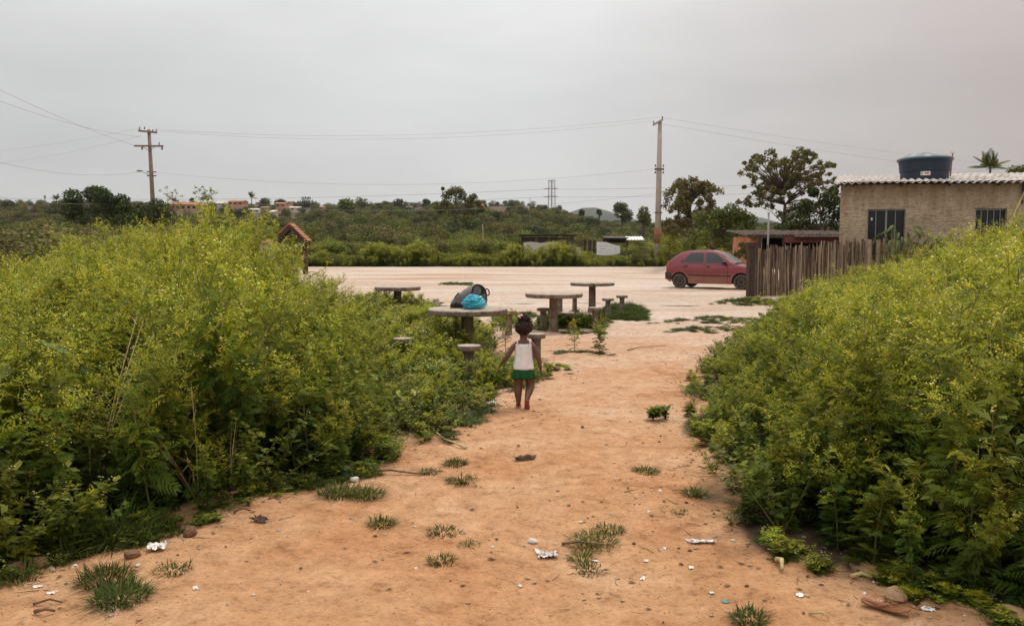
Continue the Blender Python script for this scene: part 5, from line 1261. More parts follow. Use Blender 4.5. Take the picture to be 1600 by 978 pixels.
# houses far up the slope
M['far_wall'] = [noisemat('far_wall_%d' % i, c, tuple(v * 1.2 for v in c), .6, .9, 0) for i, c in enumerate(((.40, .22, .14), (.52, .46, .41), (.36, .27, .21), (.46, .31, .22)))]
M['far_window'] = M['dark_void']
FH = [(290, 322, 40, 12, 0, 360, 'wide orange house among the trees right of the left pole'), (372, 317, 24, 8, 0, 400, 'orange tile-roofed house left of the far palm'), (398, 329, 15, 6, 1, 330, 'pale house below the far palm'), (440, 320, 15, 7, 0, 400, 'small orange house between the two domed far trees'),
      (462, 326, 17, 6, 1, 340, 'white flat house below the big domed far tree'), (482, 327, 9, 5, 1, 345, 'tiny pale house right of the white flat house'), (430, 333, 8, 9, 1, 250, 'narrow white and orange house lowest on the slope'), (418, 326, 14, 6, 2, 350, 'brownish house between the pale and the narrow houses'),
      (655, 328, 20, 6, 3, 400, 'orange house in the trees left of the tall central tree'), (750, 323, 11, 8, 0, 330, 'orange gabled house just right of the tall central tree'), (783, 328, 18, 8, 2, 400, 'brown house with a wide roof left of the pylon'), (822, 330, 14, 6, 3, 420, 'pale orange low house close left of the pylon'), (848, 332, 22, 5, 1, 420, 'long low pale house at the foot of the pylon'), (52, 330, 15, 8, 3, 420, 'pinkish house at the far left under the skyline trees'), (545, 327, 9, 5, 3, 420, 'small house half hidden between domed tree and central tree'), (90, 326, 8, 5, 1, 430, 'small pale house right of the green tower'), (318, 322, 12, 6, 3, 380, 'brownish house between the two orange houses on the left'), (345, 319, 10, 6, 1, 410, 'pale house on the ridge left of the tile-roofed orange one'), (408, 318, 12, 5, 2, 425, 'brown roof on the ridge just left of the smaller domed tree'), (455, 317, 8, 5, 3, 430, 'small tan house on the ridge left of the big domed tree'), (505, 325, 9, 5, 0, 400, 'small orange house right of the big domed tree'), (640, 325, 9, 5, 1, 430, 'pale house left of the orange house by the central tree'), (25, 327, 10, 5, 0, 440, 'tiny orange house near the left edge of the skyline'), (765, 326, 9, 5, 1, 430, 'pale house between the gabled and the wide brown-roofed houses')]
for px, py, wp, hp_, ci, Y, lab in FH:
    a_ = atd(px, py + hp_ / 2, Y); k_ = Y / FPX; w_ = wp * k_; h_ = hp_ * k_; z0 = tz(a_.x, Y)
    o = empty('far_house', (a_.x, Y, a_.z), R.uniform(-.2, .2), lab, 'house', 'houses on the far slope'); wh = h_ * .62
    b_ = MB(); b_.box((0, 0, wh / 2 - 3), (w_, 6, wh + 6)); b_.build('wall', M['far_wall'][ci], o)
    b_ = MB(); b_.prism([(-w_ * .54, -3.5, wh), (-w_ * .54, 0, h_), (-w_ * .54, 3.5, wh)], (w_ * 1.08, 0, 0)); b_.build('roof', M['tile'] if ci in (0, 2, 3) else M['far_wall'][1], o)
    nw = max(1, int(wp / 7))
    for i in range(nw):
        b_ = MB(); b_.box((w_ * ((i + .5) / nw - .5), -3.02, wh * .45), (min(1.3, w_ * .2), .08, min(1.3, wh * .45))); b_.build('window', M['far_window'], o)

# ------------------------------------------------------------------ trees
def tree(label, X, Y, trunk, clusters, r0, mat, leaf, n_per, cat='tree', name='broadleaf_tree', tint=(0, 1), shell=.45, group=None, up=.4, limb_r=.05, flat=.85, fork=True, bark='bark'):
    """trunk: local points; clusters: (x, y, z, radius)"""
    z0 = tz(X, Y); o = empty(name, (X, Y, z0), 0, label, cat, group)
    b_ = MB(); n_ = len(trunk); b_.tube(trunk, [r0 * (1 - .72 * i / (n_ - 1)) for i in range(n_)], 8)
    tp = [Vector(t) for t in trunk]
    for c in clusters:
        c_ = Vector(c[:3]); best = min(tp[1:], key=lambda t: (t - c_).length + (3 if t.z > c_.z else 0)) if fork else tp[-1]
        m_ = best.lerp(c_, .5) + Vector((R.uniform(-.1, .1), R.uniform(-.1, .1), .12 * (c_ - best).length * (1 if fork else .3)))
        b_.tube([best, m_, c_], [limb_r, limb_r * .6, limb_r * .28], 5)
    b_.build('trunk', M[bark], o, True)
    L = Leaves(); leaf_cloud(L, [c[:3] for c in clusters], [(c[3], c[3], c[3] * flat) for c in clusters], n_per, leaf, 0, tint, shell=shell, up=up)
    me = L.mesh('crown', [M[mat]]); link(bpy.data.objects.new('crown', me), o)
    return o
def blobs(seed, cx, cz, rx, rz, n_, rad, ry=None, bias=0):
    R.seed(seed); o = []
    while len(o) < n_:
        x, y, z = R.uniform(-1, 1), R.uniform(-1, 1), R.uniform(-1, 1)
        if x * x + y * y + z * z > 1 or x * x + y * y + z * z < bias: continue
        o.append((cx + x * rx, y * (ry or rx), cz + z * rz, rad * R.uniform(.7, 1.3)))
    return o
def tree_at(px, Y): a_ = atd(px, 400, Y); return a_.x
def zz(py, Y, X): return atd(CX, py, Y).z - tz(X, Y)
# open tree with leaf bunches behind the shed (two stems) and its neighbours
Y = 48.0; X = tree_at(1222, Y); k_ = Y / FPX
cl = []
R.seed(77)
for (px, py, rx, rz, n_) in ((1190, 250, 26, 18, 26), (1248, 252, 32, 17, 34), (1215, 285, 44, 18, 34), (1268, 285, 32, 16, 24), (1180, 305, 28, 20, 22), (1235, 318, 40, 22, 26), (1170, 270, 16, 14, 9), (1290, 262, 14, 18, 10)):
    for i in range(n_):
        a = R.uniform(0, 2 * PI); q_ = math.sqrt(R.random())
        cl.append(((px + rx * q_ * math.cos(a) - 1222) * k_, R.uniform(-1.7, 1.7), zz(py + rz * q_ * math.sin(a), Y, X), R.uniform(.15, .30)))
tree('tall open tree with bunched leaves showing sky, behind the brick shed', X, Y, [(0, 0, -.2), (.05, 0, zz(350, Y, X)), (.1, 0, zz(320, Y, X)), (-.2, .1, zz(305, Y, X))], cl, .17, 'brown_leaf', .19, 44, limb_r=.035, shell=.2, tint=(0, 1.0))
Y = 38.6; X = tree_at(1160, Y); k_ = Y / FPX
tree('small leafy bush against the orange brick wall of the shed', X, Y, [(0, 0, -.2), (0, 0, .3), (.02, 0, .6)], [((px - 1160) * k_, R.uniform(-.2, .2), zz(py, Y, X), rr * k_) for px, py, rr in ((1156, 396, 8), (1164, 390, 8), (1150, 402, 8), (1168, 400, 7), (1159, 383, 5))], .03, 'tree_leaf', .12, 150, cat='bush', name='shed_bush', limb_r=.015)
Y = 45.0; X = tree_at(1278, Y); k_ = Y / FPX
cl = [((px - 1278) * k_, R.uniform(-1, 1), zz(py, Y, X), rr * k_) for px, py, rr in ((1240, 345, 18), (1260, 325, 18), (1285, 312, 17), (1300, 330, 20), (1250, 360, 22), (1280, 345, 25), (1310, 350, 22), (1270, 300, 9), (1295, 300, 8), (1225, 358, 18))]
tree('dense dark green tree close against the left corner of the house', X, Y, [(0, 0, -.2), (0, 0, 1), (.1, 0, 2), (.1, 0, 2.8)], cl, .15, 'dark_leaf', .17, 620)
Y = 53.0; X = tree_at(1082, Y); k_ = Y / FPX
cl = []
for (px, py, rx, rz, n_) in ((1075, 290, 26, 12, 26), (1100, 300, 24, 15, 26), (1055, 312, 20, 16, 22), (1085, 325, 38, 20, 40), (1060, 345, 24, 20, 26), (1105, 345, 26, 20, 30)):
    for i in range(n_):
        a = R.uniform(0, 2 * PI); q_ = math.sqrt(R.random()); cl.append(((px + rx * q_ * math.cos(a) - 1082) * k_, R.uniform(-1.6, 1.6), zz(py + rz * q_ * math.sin(a), Y, X), R.uniform(.2, .36)))
tree('brownish bushy tree just right of the pale pole', X, Y, [(0, 0, -.2), (0, 0, 1.5), (-.2, 0, 3), (-.2, .1, 4.2)], cl, .14, 'brown_leaf', .19, 55, limb_r=.03, shell=.2)
Y = 49.0; X = tree_at(1115, Y); k_ = Y / FPX
cl = [((px - 1115) * k_, R.uniform(-1, 1), zz(py, Y, X), rr * k_) for px, py, rr in ((1085, 370, 20), (1110, 350, 20), (1135, 345, 16), (1150, 360, 18), (1120, 372, 24), (1140, 378, 18), (1165, 345, 14), (1070, 385, 14), (1135, 330, 13), (1118, 336, 12), (1150, 335, 14), (1170, 362, 13), (1095, 340, 14), (1142, 345, 16), (1160, 340, 12), (1125, 360, 18))]
tree('rounded mid-green bush tree behind the red car', X, Y, [(0, 0, -.2), (0, 0, .8), (.1, 0, 1.6)], cl, .1, 'tree_leaf', .16, 480)
Y = 56.0; X = tree_at(1045, Y); k_ = Y / FPX
cl = [((px - 1045) * k_, R.uniform(-.6, .6), zz(py, Y, X), rr * k_) for px, py, rr in ((1040, 375, 13), (1055, 385, 13), (1035, 395, 10), (1050, 365, 9), (1066, 398, 9))]
tree('low leafy bush at the foot of the pale pole on its right side', X, Y, [(0, 0, -.2), (0, 0, .6), (.05, 0, 1.2)], cl, .05, 'bright_leaf', .15, 260, cat='bush', name='roadside_bush')
# dark tree on the left
Y = 58.0; X = tree_at(162, Y); k_ = Y / FPX
cl = [((px - 162) * k_, R.uniform(-1.2, 1.2), zz(py, Y, X), rr * k_) for px, py, rr in ((125, 310, 16), (140, 302, 15), (160, 303, 14), (178, 308, 14), (195, 315, 13), (150, 320, 22), (180, 325, 20), (120, 328, 18), (205, 325, 12), (140, 340, 26), (185, 345, 24), (110, 345, 20), (212, 345, 18))]
tree('broad dark rounded tree on the left skyline beside the brownish pole', X, Y, [(0, 0, -.2), (0, 0, 1.5), (.1, 0, 3), (.1, 0, 4)], cl, .2, 'dark_leaf', .19, 620)
for px, py, rr, Y, lab in ((248, 322, 15, 62, 'dark round bush tree at the foot of the brownish pole'), (222, 330, 16, 61, 'dark bush between the broad dark tree and the brownish pole')):
    X = tree_at(px, Y); k_ = Y / FPX
    tree(lab, X, Y, [(0, 0, -.2), (0, 0, 1), (0, 0, 2)], [(dx * k_, dy * k_, zz(py + dz, Y, X), q_ * k_) for dx, dy, dz, q_ in ((0, 0, 0, rr), (-12, 3, 12, rr), (12, -3, 10, rr), (0, 4, 22, rr * 1.2), (5, -4, 34, rr))], .1, 'dark_leaf', .18, 420)
# tall mid-green tree in the middle distance
Y = 140.0; X = tree_at(712, Y); k_ = Y / FPX
cl = [((px - 712) * k_, R.uniform(-1.5, 1.5), zz(py, Y, X), rr * k_) for px, py, rr in ((711, 298, 9), (698, 306, 9), (722, 304, 9), (715, 312, 13), (704, 300, 7), (718, 297, 7), (732, 312, 9), (686, 322, 9), (696, 318, 7), (740, 309, 7), (733, 318, 8), (748, 318, 6), (706, 326, 11), (726, 330, 10), (742, 330, 9), (690, 330, 7), (712, 342, 12), (730, 345, 10), (694, 296, 2.5), (752, 328, 6))]
tree('tallest mid-distance tree rising over the woodland in the centre', X, Y, [(0, 0, -.5), (0, 0, 3), (.2, 0, 6), (0, 0, 9)], cl, .3, 'tree_leaf', .38, 210, shell=.35)
# ridge trees one can tell apart
def ridge(px, ptop, wpx, hpx, Y, mat, label, name='skyline_tree', n_=9, leaf=.9, np_=120):
    X = tree_at(px, Y); k_ = Y / FPX; R.seed(int(px)); base = zz(ptop + hpx, Y, X)
    cl = [((R.uniform(-.3, .3)) * wpx * k_, R.uniform(-.25, .25) * wpx * k_, base + hpx * k_ * (.12 + .63 * R.random()), wpx * k_ * R.uniform(.26, .36)) for i in range(n_)] + [(0, 0, base + hpx * k_ * .68, min(wpx * .34, hpx * .38) * k_)]
    tree(label, X, Y, [(0, 0, -.5), (0, 0, max(1, base + hpx * k_ * .3)), (0, 0, max(2, base + hpx * k_ * .6))], cl, .4, mat, leaf, np_, name=name, group='trees on the far skyline', limb_r=.15)
ridge(481, 306, 32, 24, 345, 'dark_leaf', 'big domed tree on the far skyline among the pale houses'); ridge(415, 309, 19, 20, 390, 'dark_leaf', 'smaller domed tree on the far skyline right of the palm'); ridge(440, 313, 16, 6, 420, 'dark_leaf', 'flat dark tree just above the small orange house')
ridge(565, 307, 34, 22, 300, 'brown_leaf', 'flat-topped open tree on the skyline left of centre', n_=5, np_=90); ridge(622, 309, 22, 24, 330, 'dark_leaf', 'dark rounded tree on the skyline left of the tall central tree'); ridge(668, 309, 14, 22, 380, 'dark_leaf', 'narrow dark tree close left of the tall central tree')
ridge(18, 313, 22, 20, 300, 'dark_leaf', 'dark tree on the skyline at the far left edge'); ridge(36, 318, 26, 18, 330, 'brown_leaf', 'brownish low tree left of the green tower'); ridge(96, 313, 26, 26, 280, 'tree_leaf', 'tree on the skyline right of the green tower')
ridge(852, 320, 18, 16, 420, 'dark_leaf', 'dark round tree at the left foot of the pylon'); ridge(873, 320, 14, 16, 425, 'dark_leaf', 'dark tree at the right foot of the pylon', n_=4); ridge(800, 317, 26, 18, 390, 'dark_leaf', 'wide dark tree beside the brown house left of the pylon'); ridge(908, 327, 8, 10, 330, 'dark_leaf', 'small dark tree before the hill'); ridge(936, 327, 8, 10, 330, 'dark_leaf', 'second small dark tree before the hill, nearer the leafy one')
ridge(972, 313, 30, 36, 200, 'tree_leaf', 'leafy tree standing in front of the hill left of the pale pole', leaf=.5, np_=200); ridge(1005, 318, 26, 36, 150, 'tree_leaf', 'leafy tree immediately left of the pale pole', leaf=.4, np_=200); ridge(302, 307, 9, 18, 390, 'dark_leaf', 'narrow dark conical tree above the wide orange house', n_=3); ridge(545, 312, 30, 24, 250, 'tree_leaf', 'rounded tree left of the flat-topped one')
ridge(1590, 262, 34, 14, 60, 'tree_leaf', 'treetop showing above the right end of the house roof', leaf=.2, np_=160)
# palms
def palm(px, ptop, Y, rpx, label, nf=13, hpx=None):
    X = tree_at(px, Y); k_ = Y / FPX; z0 = tz(X, Y); o = empty('palm_tree', (X, Y, z0), 0, label, 'palm tree', 'palms'); zc = zz(ptop, Y, X) - rpx * k_ * .45
    b_ = MB(); b_.tube([(0, 0, -.3), (.1, 0, zc * .5), (0, 0, zc)], [rpx * k_ * .09, rpx * k_ * .07, rpx * k_ * .06], 7); b_.build('trunk', M['bark'], o, True)
    R.seed(int(px)); 
    for i in range(nf):
        L = Leaves(); az = 2 * PI * i / nf + R.uniform(-.2, .2); el = R.uniform(.15, 1.45); ln = rpx * k_ * R.uniform(.95, 1.3); Q = []
        def P(t): return np.array([math.cos(az) * math.cos(el) * ln * t, math.sin(az) * math.cos(el) * ln * t, zc + math.sin(el) * ln * t - ln * .32 * t * t * math.cos(el)])
        side = np.array([-math.sin(az), math.cos(az), 0])
        for j in range(16):
            t = .12 + .88 * j / 15; w = ln * .24 * math.sin(PI * min(1, .12 + .85 * t))
            for sg in (-1, 1):
                p = P(t); p2 = P(min(1.08, t + .16)); Q.append([p, p2 * .5 + p * .5 + side * sg * w * .5, p2 + side * sg * w - np.array([0, 0, w * .45]), p + side * sg * w * .32])
        L.quads(Q, 0, RNG.uniform(0, 1, len(Q))); L.tube([P(0), P(.5), P(1)], ln * .015, ln * .006, 0, tint=.6)
        link(bpy.data.objects.new('frond', L.mesh('frond', [M['tree_leaf']])), o)
palm(1541, 250, 52, 27, 'palm with arching fronds rising behind the right end of the house roof', 17)
palm(395, 305, 380, 9, 'dark palm on the far skyline above the pale houses'); palm(320, 310, 390, 7, 'small palm on the skyline over the orange houses'); palm(277, 312, 380, 7, 'palm on the skyline right of the brownish pole'); palm(92, 308, 300, 9, 'palm on the skyline right of the slim green tower')
# sparse saplings with thin bare twigs
def sapling(px, pt, pb, Y, wpx, label):
    X = tree_at(px, Y); k_ = Y / FPX; R.seed(int(px) + 5); zb, zt2 = zz(pb, Y, X), zz(pt, Y, X); cl = []
    for i in range(26): cl.append((R.uniform(-.5, .5) * wpx * k_, R.uniform(-.3, .3) * wpx * k_, zb + (zt2 - zb) * R.uniform(.2, 1), R.uniform(.07, .16)))
    tree(label, X, Y, [(0, 0, -.2), (.02, 0, zb * .7), (0, 0, zb), (.05, 0, zb + (zt2 - zb) * .5)], cl, .05, 'bright_leaf', .11, 9, name='sapling', limb_r=.012, shell=.1)
sapling(272, 293, 335, 44, 34, 'thin sapling with sparse twigs against the sky right of the brownish pole'); sapling(326, 292, 335, 40, 34, 'thin sapling with pale twigs above the weeds, further right')
# broad-leaved plants
M['big_leaf'] = leafmat('broad_leaf', [(0.0, (0.10, 0.15, 0.035)), (0.5, (0.14, 0.19, 0.055)), (1.0, (0.19, 0.24, 0.075))], trans=.3, hue=.01, val=.1)
def broadleaf(p, n_, size, h, label, droop=.5, mat='big_leaf', cat='plant', slender=.5, spread=.3):
    o = empty('broad_leaved_plant', p, 0, label, cat); R.seed(int(p.x * 100)); st = MB()
    for i in range(n_):
        az = i * 2.4 + R.uniform(-.3, .3); hh = h * R.uniform(.45, 1.0); r_ = spread * R.uniform(.4, 1); e = Vector((math.cos(az) * r_, math.sin(az) * r_, hh)); st.tube([(0, 0, 0), (e.x * .4, e.y * .4, hh * .7), e], [.012, .008, .005], 5)
        d, s2, u2 = frame_of([math.cos(az), math.sin(az), .1 - droop * .4], R.uniform(-.4, .4)); sz = size * R.uniform(.7, 1.25); N = 7; vs = []; fs = []
        for j in range(N):
            t = j / (N - 1); w = slender * sz * (math.sin(PI * min(1, t * .93 + .07)) ** .7) * (1 - .25 * t)
            c0 = np.array(e) + d * t * sz - np.array([0, 0, droop * sz * t * t * .6])
            vs += [c0 - s2 * w + u2 * .06 * w, c0 - u2 * .05 * sz, c0 + s2 * w + u2 * .06 * w]
        for j in range(N - 1): fs += [(j * 3, j * 3 + 1, j * 3 + 4, j * 3 + 3), (j * 3 + 1, j * 3 + 2, j * 3 + 5, j * 3 + 4)]
        b_ = MB(); b_.tint = R.random(); b_.add(vs, fs); b_.build('leaf', M[mat], o, True, True)
    st.build('stem', M['weed_stem'], o, True); return o
p = atd(18, 560, 4.9); broadleaf(Vector((p.x, p.y, tz(p.x, p.y))), 13, .24, 1.02, 'plant with large pale rounded leaves at the left edge among the weeds', .45)
M['banana'] = leafmat('long_leaf', [(0.0, (0.045, 0.075, 0.016)), (0.6, (0.08, 0.12, 0.022)), (1.0, (0.13, 0.17, 0.03))], trans=.3, hue=.01, val=.1)
def shoots(px, py, Y, label, n_=16, size=.55, h=1.0, sp=.5):
    p = atd(px, py, Y); o = broadleaf(Vector((p.x, Y, tz(p.x, Y))), n_, size, p.z - tz(p.x, Y), label, .9, 'banana', 'plant', .13, sp); return o
shoots(1408, 352, 25.2, 'leafy shrub with drooping long leaves before the left house window', 60, .30, 1, .7)
shoots(1447, 362, 25.3, 'thin shoot with a drooping leaf crown at the middle of the house wall', 9, .3, 1, .16); shoots(1462, 364, 25.2, 'second thin shoot right of the first at the house wall', 8, .3, 1, .15); shoots(1483, 362, 25.3, 'thin shoot just left of the right house window', 8, .28, 1, .15); shoots(1598, 330, 23.0, 'long-leaved plant at the right edge before the house wall', 14, .5, 1, .45)

# ------------------------------------------------------------------ red hatchback
def paintmat():
    m, n, l, b, out = nt('dusty_red_paint'); tc = n.new('ShaderNodeTexCoord'); sx = n.new('ShaderNodeSeparateXYZ'); l.new(tc.outputs['Object'], sx.inputs[0])
    nz = n.new('ShaderNodeTexNoise'); nz.inputs['Scale'].default_value = 5; nz.inputs['Detail'].default_value = 6; l.new(tc.outputs['Object'], nz.inputs['Vector'])
    ad = n.new('ShaderNodeMath'); ad.operation = 'MULTIPLY_ADD'; ad.inputs[1].default_value = -.35; l.new(nz.outputs['Fac'], ad.inputs[0]); l.new(sx.outputs['Z'], ad.inputs[2])
    mr = n.new('ShaderNodeMapRange'); mr.inputs['From Min'].default_value = .02; mr.inputs['From Max'].default_value = .5; mr.inputs['To Min'].default_value = .55; mr.inputs['To Max'].default_value = .02; l.new(ad.outputs[0], mr.inputs[0])
    mx = n.new('ShaderNodeMix'); mx.data_type = 'RGBA'; mx.inputs[6].default_value = (.19, .011, .018, 1); mx.inputs[7].default_value = (.33, .19, .13, 1); l.new(mr.outputs[0], mx.inputs[0]); l.new(mx.outputs[2], b.inputs['Base Color'])
    b.inputs['Roughness'].default_value = .38; b.inputs['Coat Weight'].default_value = .6; b.inputs['Coat Roughness'].default_value = .07
    return m
M['paint'] = paintmat()
M['tyre'] = noisemat('dusty_tyre', (.045, .035, .03), (.13, .095, .07), 9, .9, .3, 40)
M['rim'] = noisemat('black_steel_rim', (.02, .018, .017), (.06, .045, .035), 12, .6, .1)
M['trim'] = noisemat('grey_black_trim', (.022, .02, .02), (.045, .038, .034), 8, .7, .1)
M['seam'] = noisemat('panel_gap', (.03, .008, .009), (.04, .012, .012), 8, .8, 0)
def carglass():
    m, n, l, b, out = nt('tinted_glass'); b.inputs['Base Color'].default_value = (.022, .024, .024, 1); b.inputs['Roughness'].default_value = .04; b.inputs['Specular IOR Level'].default_value = .6; return m
M['carglass'] = carglass()
M['windscreen'] = noisemat('dusty_windscreen', (.10, .09, .085), (.17, .155, .14), 2, .25, 0, spec=.6)
M['amber'] = noisemat('lamp_amber', (.30, .07, .035), (.36, .10, .06), 5, .4, 0)
M['lamp_red'] = noisemat('lamp_red', (.35, .03, .03), (.42, .05, .04), 5, .3, 0)
car = empty('red_hatchback', (7.85, 31.0, tz(7.85, 31)), 0, 'dusty dark red five-door hatchback on the dirt road, nose behind the stick fence', 'car')
CXR, CXF, WR = -1.15, 1.22, .285
def wplan(x): return .815 * (1 - .16 * max(0, (x - .9) / 1.05) ** 2.2 - .17 * max(0, (-x - .95) / .77) ** 2.4)
def vfac(z):
    return float(np.interp(z, [.15, .25, .45, .62, .80, .95, 1.2, 1.40, 1.46], [.93, .965, .99, 1.0, .985, .955, .865, .775, .72]))
def sideY(x, z): return wplan(x) * vfac(z)
beltz = lambda x: float(np.interp(x, [-1.72, -1.2, 0, .7, .98, 1.3, 1.6, 1.82, 1.92, 1.95], [.93, .98, .955, .935, .925, .875, .80, .70, .60, .52]))
def botz(x):
    z = float(np.interp(x, [-1.72, -1.55, -.6, .8, 1.6, 1.95], [.34, .24, .19, .19, .22, .30]))
    for xc in (CXR, CXF):
        dx = abs(x - xc); Rr = .345
        if dx < Rr: z = max(z, .285 + math.sqrt(Rr * Rr - dx * dx))
    return z
xs = sorted(set(list(np.linspace(-1.72, 1.95, 50)) + [xc + s_ * d for xc in (CXR, CXF) for d in (0, .1, .2, .28, .32, .344, .35) for s_ in (-1, 1)]))
b_ = MB(); nz_ = 9; vs = []; fs = []
def ring(x):
    t_, bt = beltz(x), botz(x); o = []
    for s_ in (-1, 1):
        lv = [bt + (t_ - bt) * k / (nz_ - 1) for k in range(nz_)]
        if s_ > 0: lv = lv[::-1]
        for z in lv:
            yy = sideY(x, z)
            if z > t_ - .02: yy -= .022
            o.append((x, s_ * yy, z))
        if s_ < 0:
            for k in range(1, 6): q_ = -1 + 2 * k / 6; o.append((x, q_ * (sideY(x, t_) - .03), t_ + .035 * (1 - q_ * q_) * (1 if x > .9 else .6)))
    return o
rings = [ring(x) for x in xs]; nr_ = len(rings[0]); vs = [v for r_ in rings for v in r_]
for i in range(len(xs) - 1):
    for k in range(nr_ - 1): fs.append((i * nr_ + k, i * nr_ + k + 1, (i + 1) * nr_ + k + 1, (i + 1) * nr_ + k))
fs.append(tuple(range(nr_))); fs.append(tuple((len(xs) - 1) * nr_ + k for k in range(nr_)))
b_.add(vs, fs)
rz = lambda x: float(np.interp(x, [-1.70, -1.52, -1.36, -1.16, -.95, -.7, -.2, .08, .28, .36, .98], [.94, 1.10, 1.24, 1.375, 1.43, 1.452, 1.462, 1.445, 1.40, 1.362, .93]))
gx = sorted(set(list(np.linspace(-1.70, .98, 44)) + [-1.16, -.95, .28, .36]))
def gring(x):
    t_ = rz(x); bt = beltz(x) - .02; t_ = max(t_, bt + .002); o = []
    for s_ in (-1, 1):
        lv = [bt + (t_ - bt) * k / 6 for k in range(7)]
        if s_ > 0: lv = lv[::-1]
        for j, z in enumerate(lv):
            yy = sideY(x, z) - (.03 if (j == 6 and s_ < 0) or (j == 0 and s_ > 0) else 0); o.append((x, s_ * yy, z))
        if s_ < 0:
            for k in range(1, 6): q_ = -1 + 2 * k / 6; o.append((x, q_ * (sideY(x, t_) - .05), t_ + .022 * (1 - q_ * q_)))
    return o
rings = [gring(x) for x in gx]; nr_ = len(rings[0]); vs = [v for r_ in rings for v in r_]; fs = []
for i in range(len(gx) - 1):
    for k in range(nr_ - 1): fs.append((i * nr_ + k, i * nr_ + k + 1, (i + 1) * nr_ + k + 1, (i + 1) * nr_ + k))
b_.add(vs, fs); auto_smooth(b_.build('body', M['paint'], car), 38)
def patch(bot, top, off, name, mat, nz2=4, sides=(-1,), parent=None, thick=.012):
    for s_ in sides:
        b_ = MB(); n_ = len(bot); vs = []; fs = []
        for o_ in (off, off - thick):
            for j in range(nz2 + 1):
                for (xb, zb_), (xt, zt_) in zip(bot, top):
                    x = xb + (xt - xb) * j / nz2; z = zb_ + (zt_ - zb_) * j / nz2; vs.append((x, s_ * (sideY(x, z) + o_), z))
        N = n_ * (nz2 + 1)
        for j in range(nz2):
            for i in range(n_ - 1): q4 = (j * n_ + i, j * n_ + i + 1, (j + 1) * n_ + i + 1, (j + 1) * n_ + i); fs += [q4, tuple(N + v for v in q4[::-1])]
        for i in range(n_ - 1): fs += [(i, N + i, N + i + 1, i + 1), (nz2 * n_ + i, nz2 * n_ + i + 1, N + nz2 * n_ + i + 1, N + nz2 * n_ + i)]
        for j in range(nz2): fs += [(j * n_, (j + 1) * n_, N + (j + 1) * n_, N + j * n_), (j * n_ + n_ - 1, N + j * n_ + n_ - 1, N + (j + 1) * n_ + n_ - 1, (j + 1) * n_ + n_ - 1)]
        b_.add(vs, fs); b_.build(name, M[mat], parent or car)
lerp = lambda a, c, n_: [(a[0] + (c[0] - a[0]) * i / (n_ - 1), a[1] + (c[1] - a[1]) * i / (n_ - 1)) for i in range(n_)]
patch(lerp((-1.03, 1.0), (-.225, .985), 6), [(-1.0, 1.03), (-.86, 1.24), (-.74, 1.36), (-.6, 1.37), (-.4, 1.375), (-.225, 1.375)], .006, 'window', 'carglass', sides=(-1, 1))
patch(lerp((-.12, .985), (.70, .965), 6), [(-.12, 1.375), (0, 1.375), (.14, 1.365), (.27, 1.325), (.40, 1.23), (.66, 1.0)], .006, 'window', 'carglass', sides=(-1, 1))
patch(lerp((-1.12, 1.02), (-1.06, 1.02), 2), lerp((-1.02, 1.12), (-.98, 1.12), 2), .003, 'quarter_trim', 'seam', sides=(-1, 1))
for a_, c_ in (((-.175, .2), (-.175, 1.40)), ((.735, .22), (.72, .95)), ((-.80, .55), (-1.06, 1.0))):
    p = lerp(a_, c_, 8); b_ = MB(); b_.tube([(x, -(sideY(x, z) + .001), z) for x, z in p], .006, 4); b_.build('door_gap', M['seam'], car)
b_ = MB(); p = lerp((-.80, .23), (-.80, .55), 4); b_.tube([(x, -(sideY(x, z) + .001), z) for x, z in p], .005, 4); b_.build('door_gap', M['seam'], car)
patch(lerp((-.80, .50), (.86, .475), 12), lerp((-.80, .545), (.86, .52), 12), .014, 'side_moulding', 'trim', 1, (-1, 1))
for x in (-.30, .42 - .42 + -.86): pass
for xh, zh in ((-.95, .87), (-.10, .845)):
    patch(lerp((xh, zh - .022), (xh + .14, zh - .022), 3), lerp((xh, zh + .022), (xh + .14, zh + .022), 3), .018, 'door_handle', 'trim', 1, (-1, 1))
b_ = MB(); b_.lathe([(.018, 0), (.018, .006)], 10, c=(-.075 - .02, 0, 0), M=None); lk = b_.build('lock', M['alu'], car); lk.rotation_euler = (PI / 2, 0, 0); lk.location = (-.0, -(sideY(-.1, .80) + .002), .79)
patch(lerp((-1.70, .36), (-1.46, .31), 5), lerp((-1.715, .62), (-1.50, .60), 5), .022, 'rear_bumper', 'trim', 3, (-1, 1))
patch(lerp((1.56, .30), (1.93, .33), 6), lerp((1.56, .52), (1.94, .50), 6), .02, 'front_bumper', 'trim', 3, (-1, 1))
b_ = MB(); b_.box((-1.735, 0, .48), (.10, 1.22, .27)); b_.build('rear_bumper', M['trim'], car)
b_ = MB(); b_.box((1.955, 0, .42), (.08, 1.1, .24)); b_.build('front_bumper', M['trim'], car)
patch(lerp((-1.70, .86), (-1.60, .86), 3), [(-1.66, 1.04), (-1.61, 1.05), (-1.555, 1.07)], .008, 'tail_lamp', 'amber', 3, (-1, 1))
patch(lerp((1.60, .60), (1.90, .565), 4), lerp((1.56, .72), (1.84, .665), 4), .006, 'headlight', 'alu', 2, (-1, 1))
b_ = MB()      # windscreen lying just proud of the front slope
vs = []; fs = []
for j in range(6):
    t = .07 + .86 * j / 5; x = .36 + (.98 - .36) * t; z = 1.362 + (.93 - 1.362) * t; hw_ = sideY(x, z) - .085
    for k in range(9): q_ = -1 + 2 * k / 8; vs.append((x + .010 + .012 * (1 - q_ * q_), q_ * hw_, z + .012 + .022 * (1 - q_ * q_)))
for j in range(5):
    for k in range(8): fs.append((j * 9 + k, j * 9 + k + 1, (j + 1) * 9 + k + 1, (j + 1) * 9 + k))
b_.add(vs, fs); b_.build('windscreen', M['windscreen'], car, True)
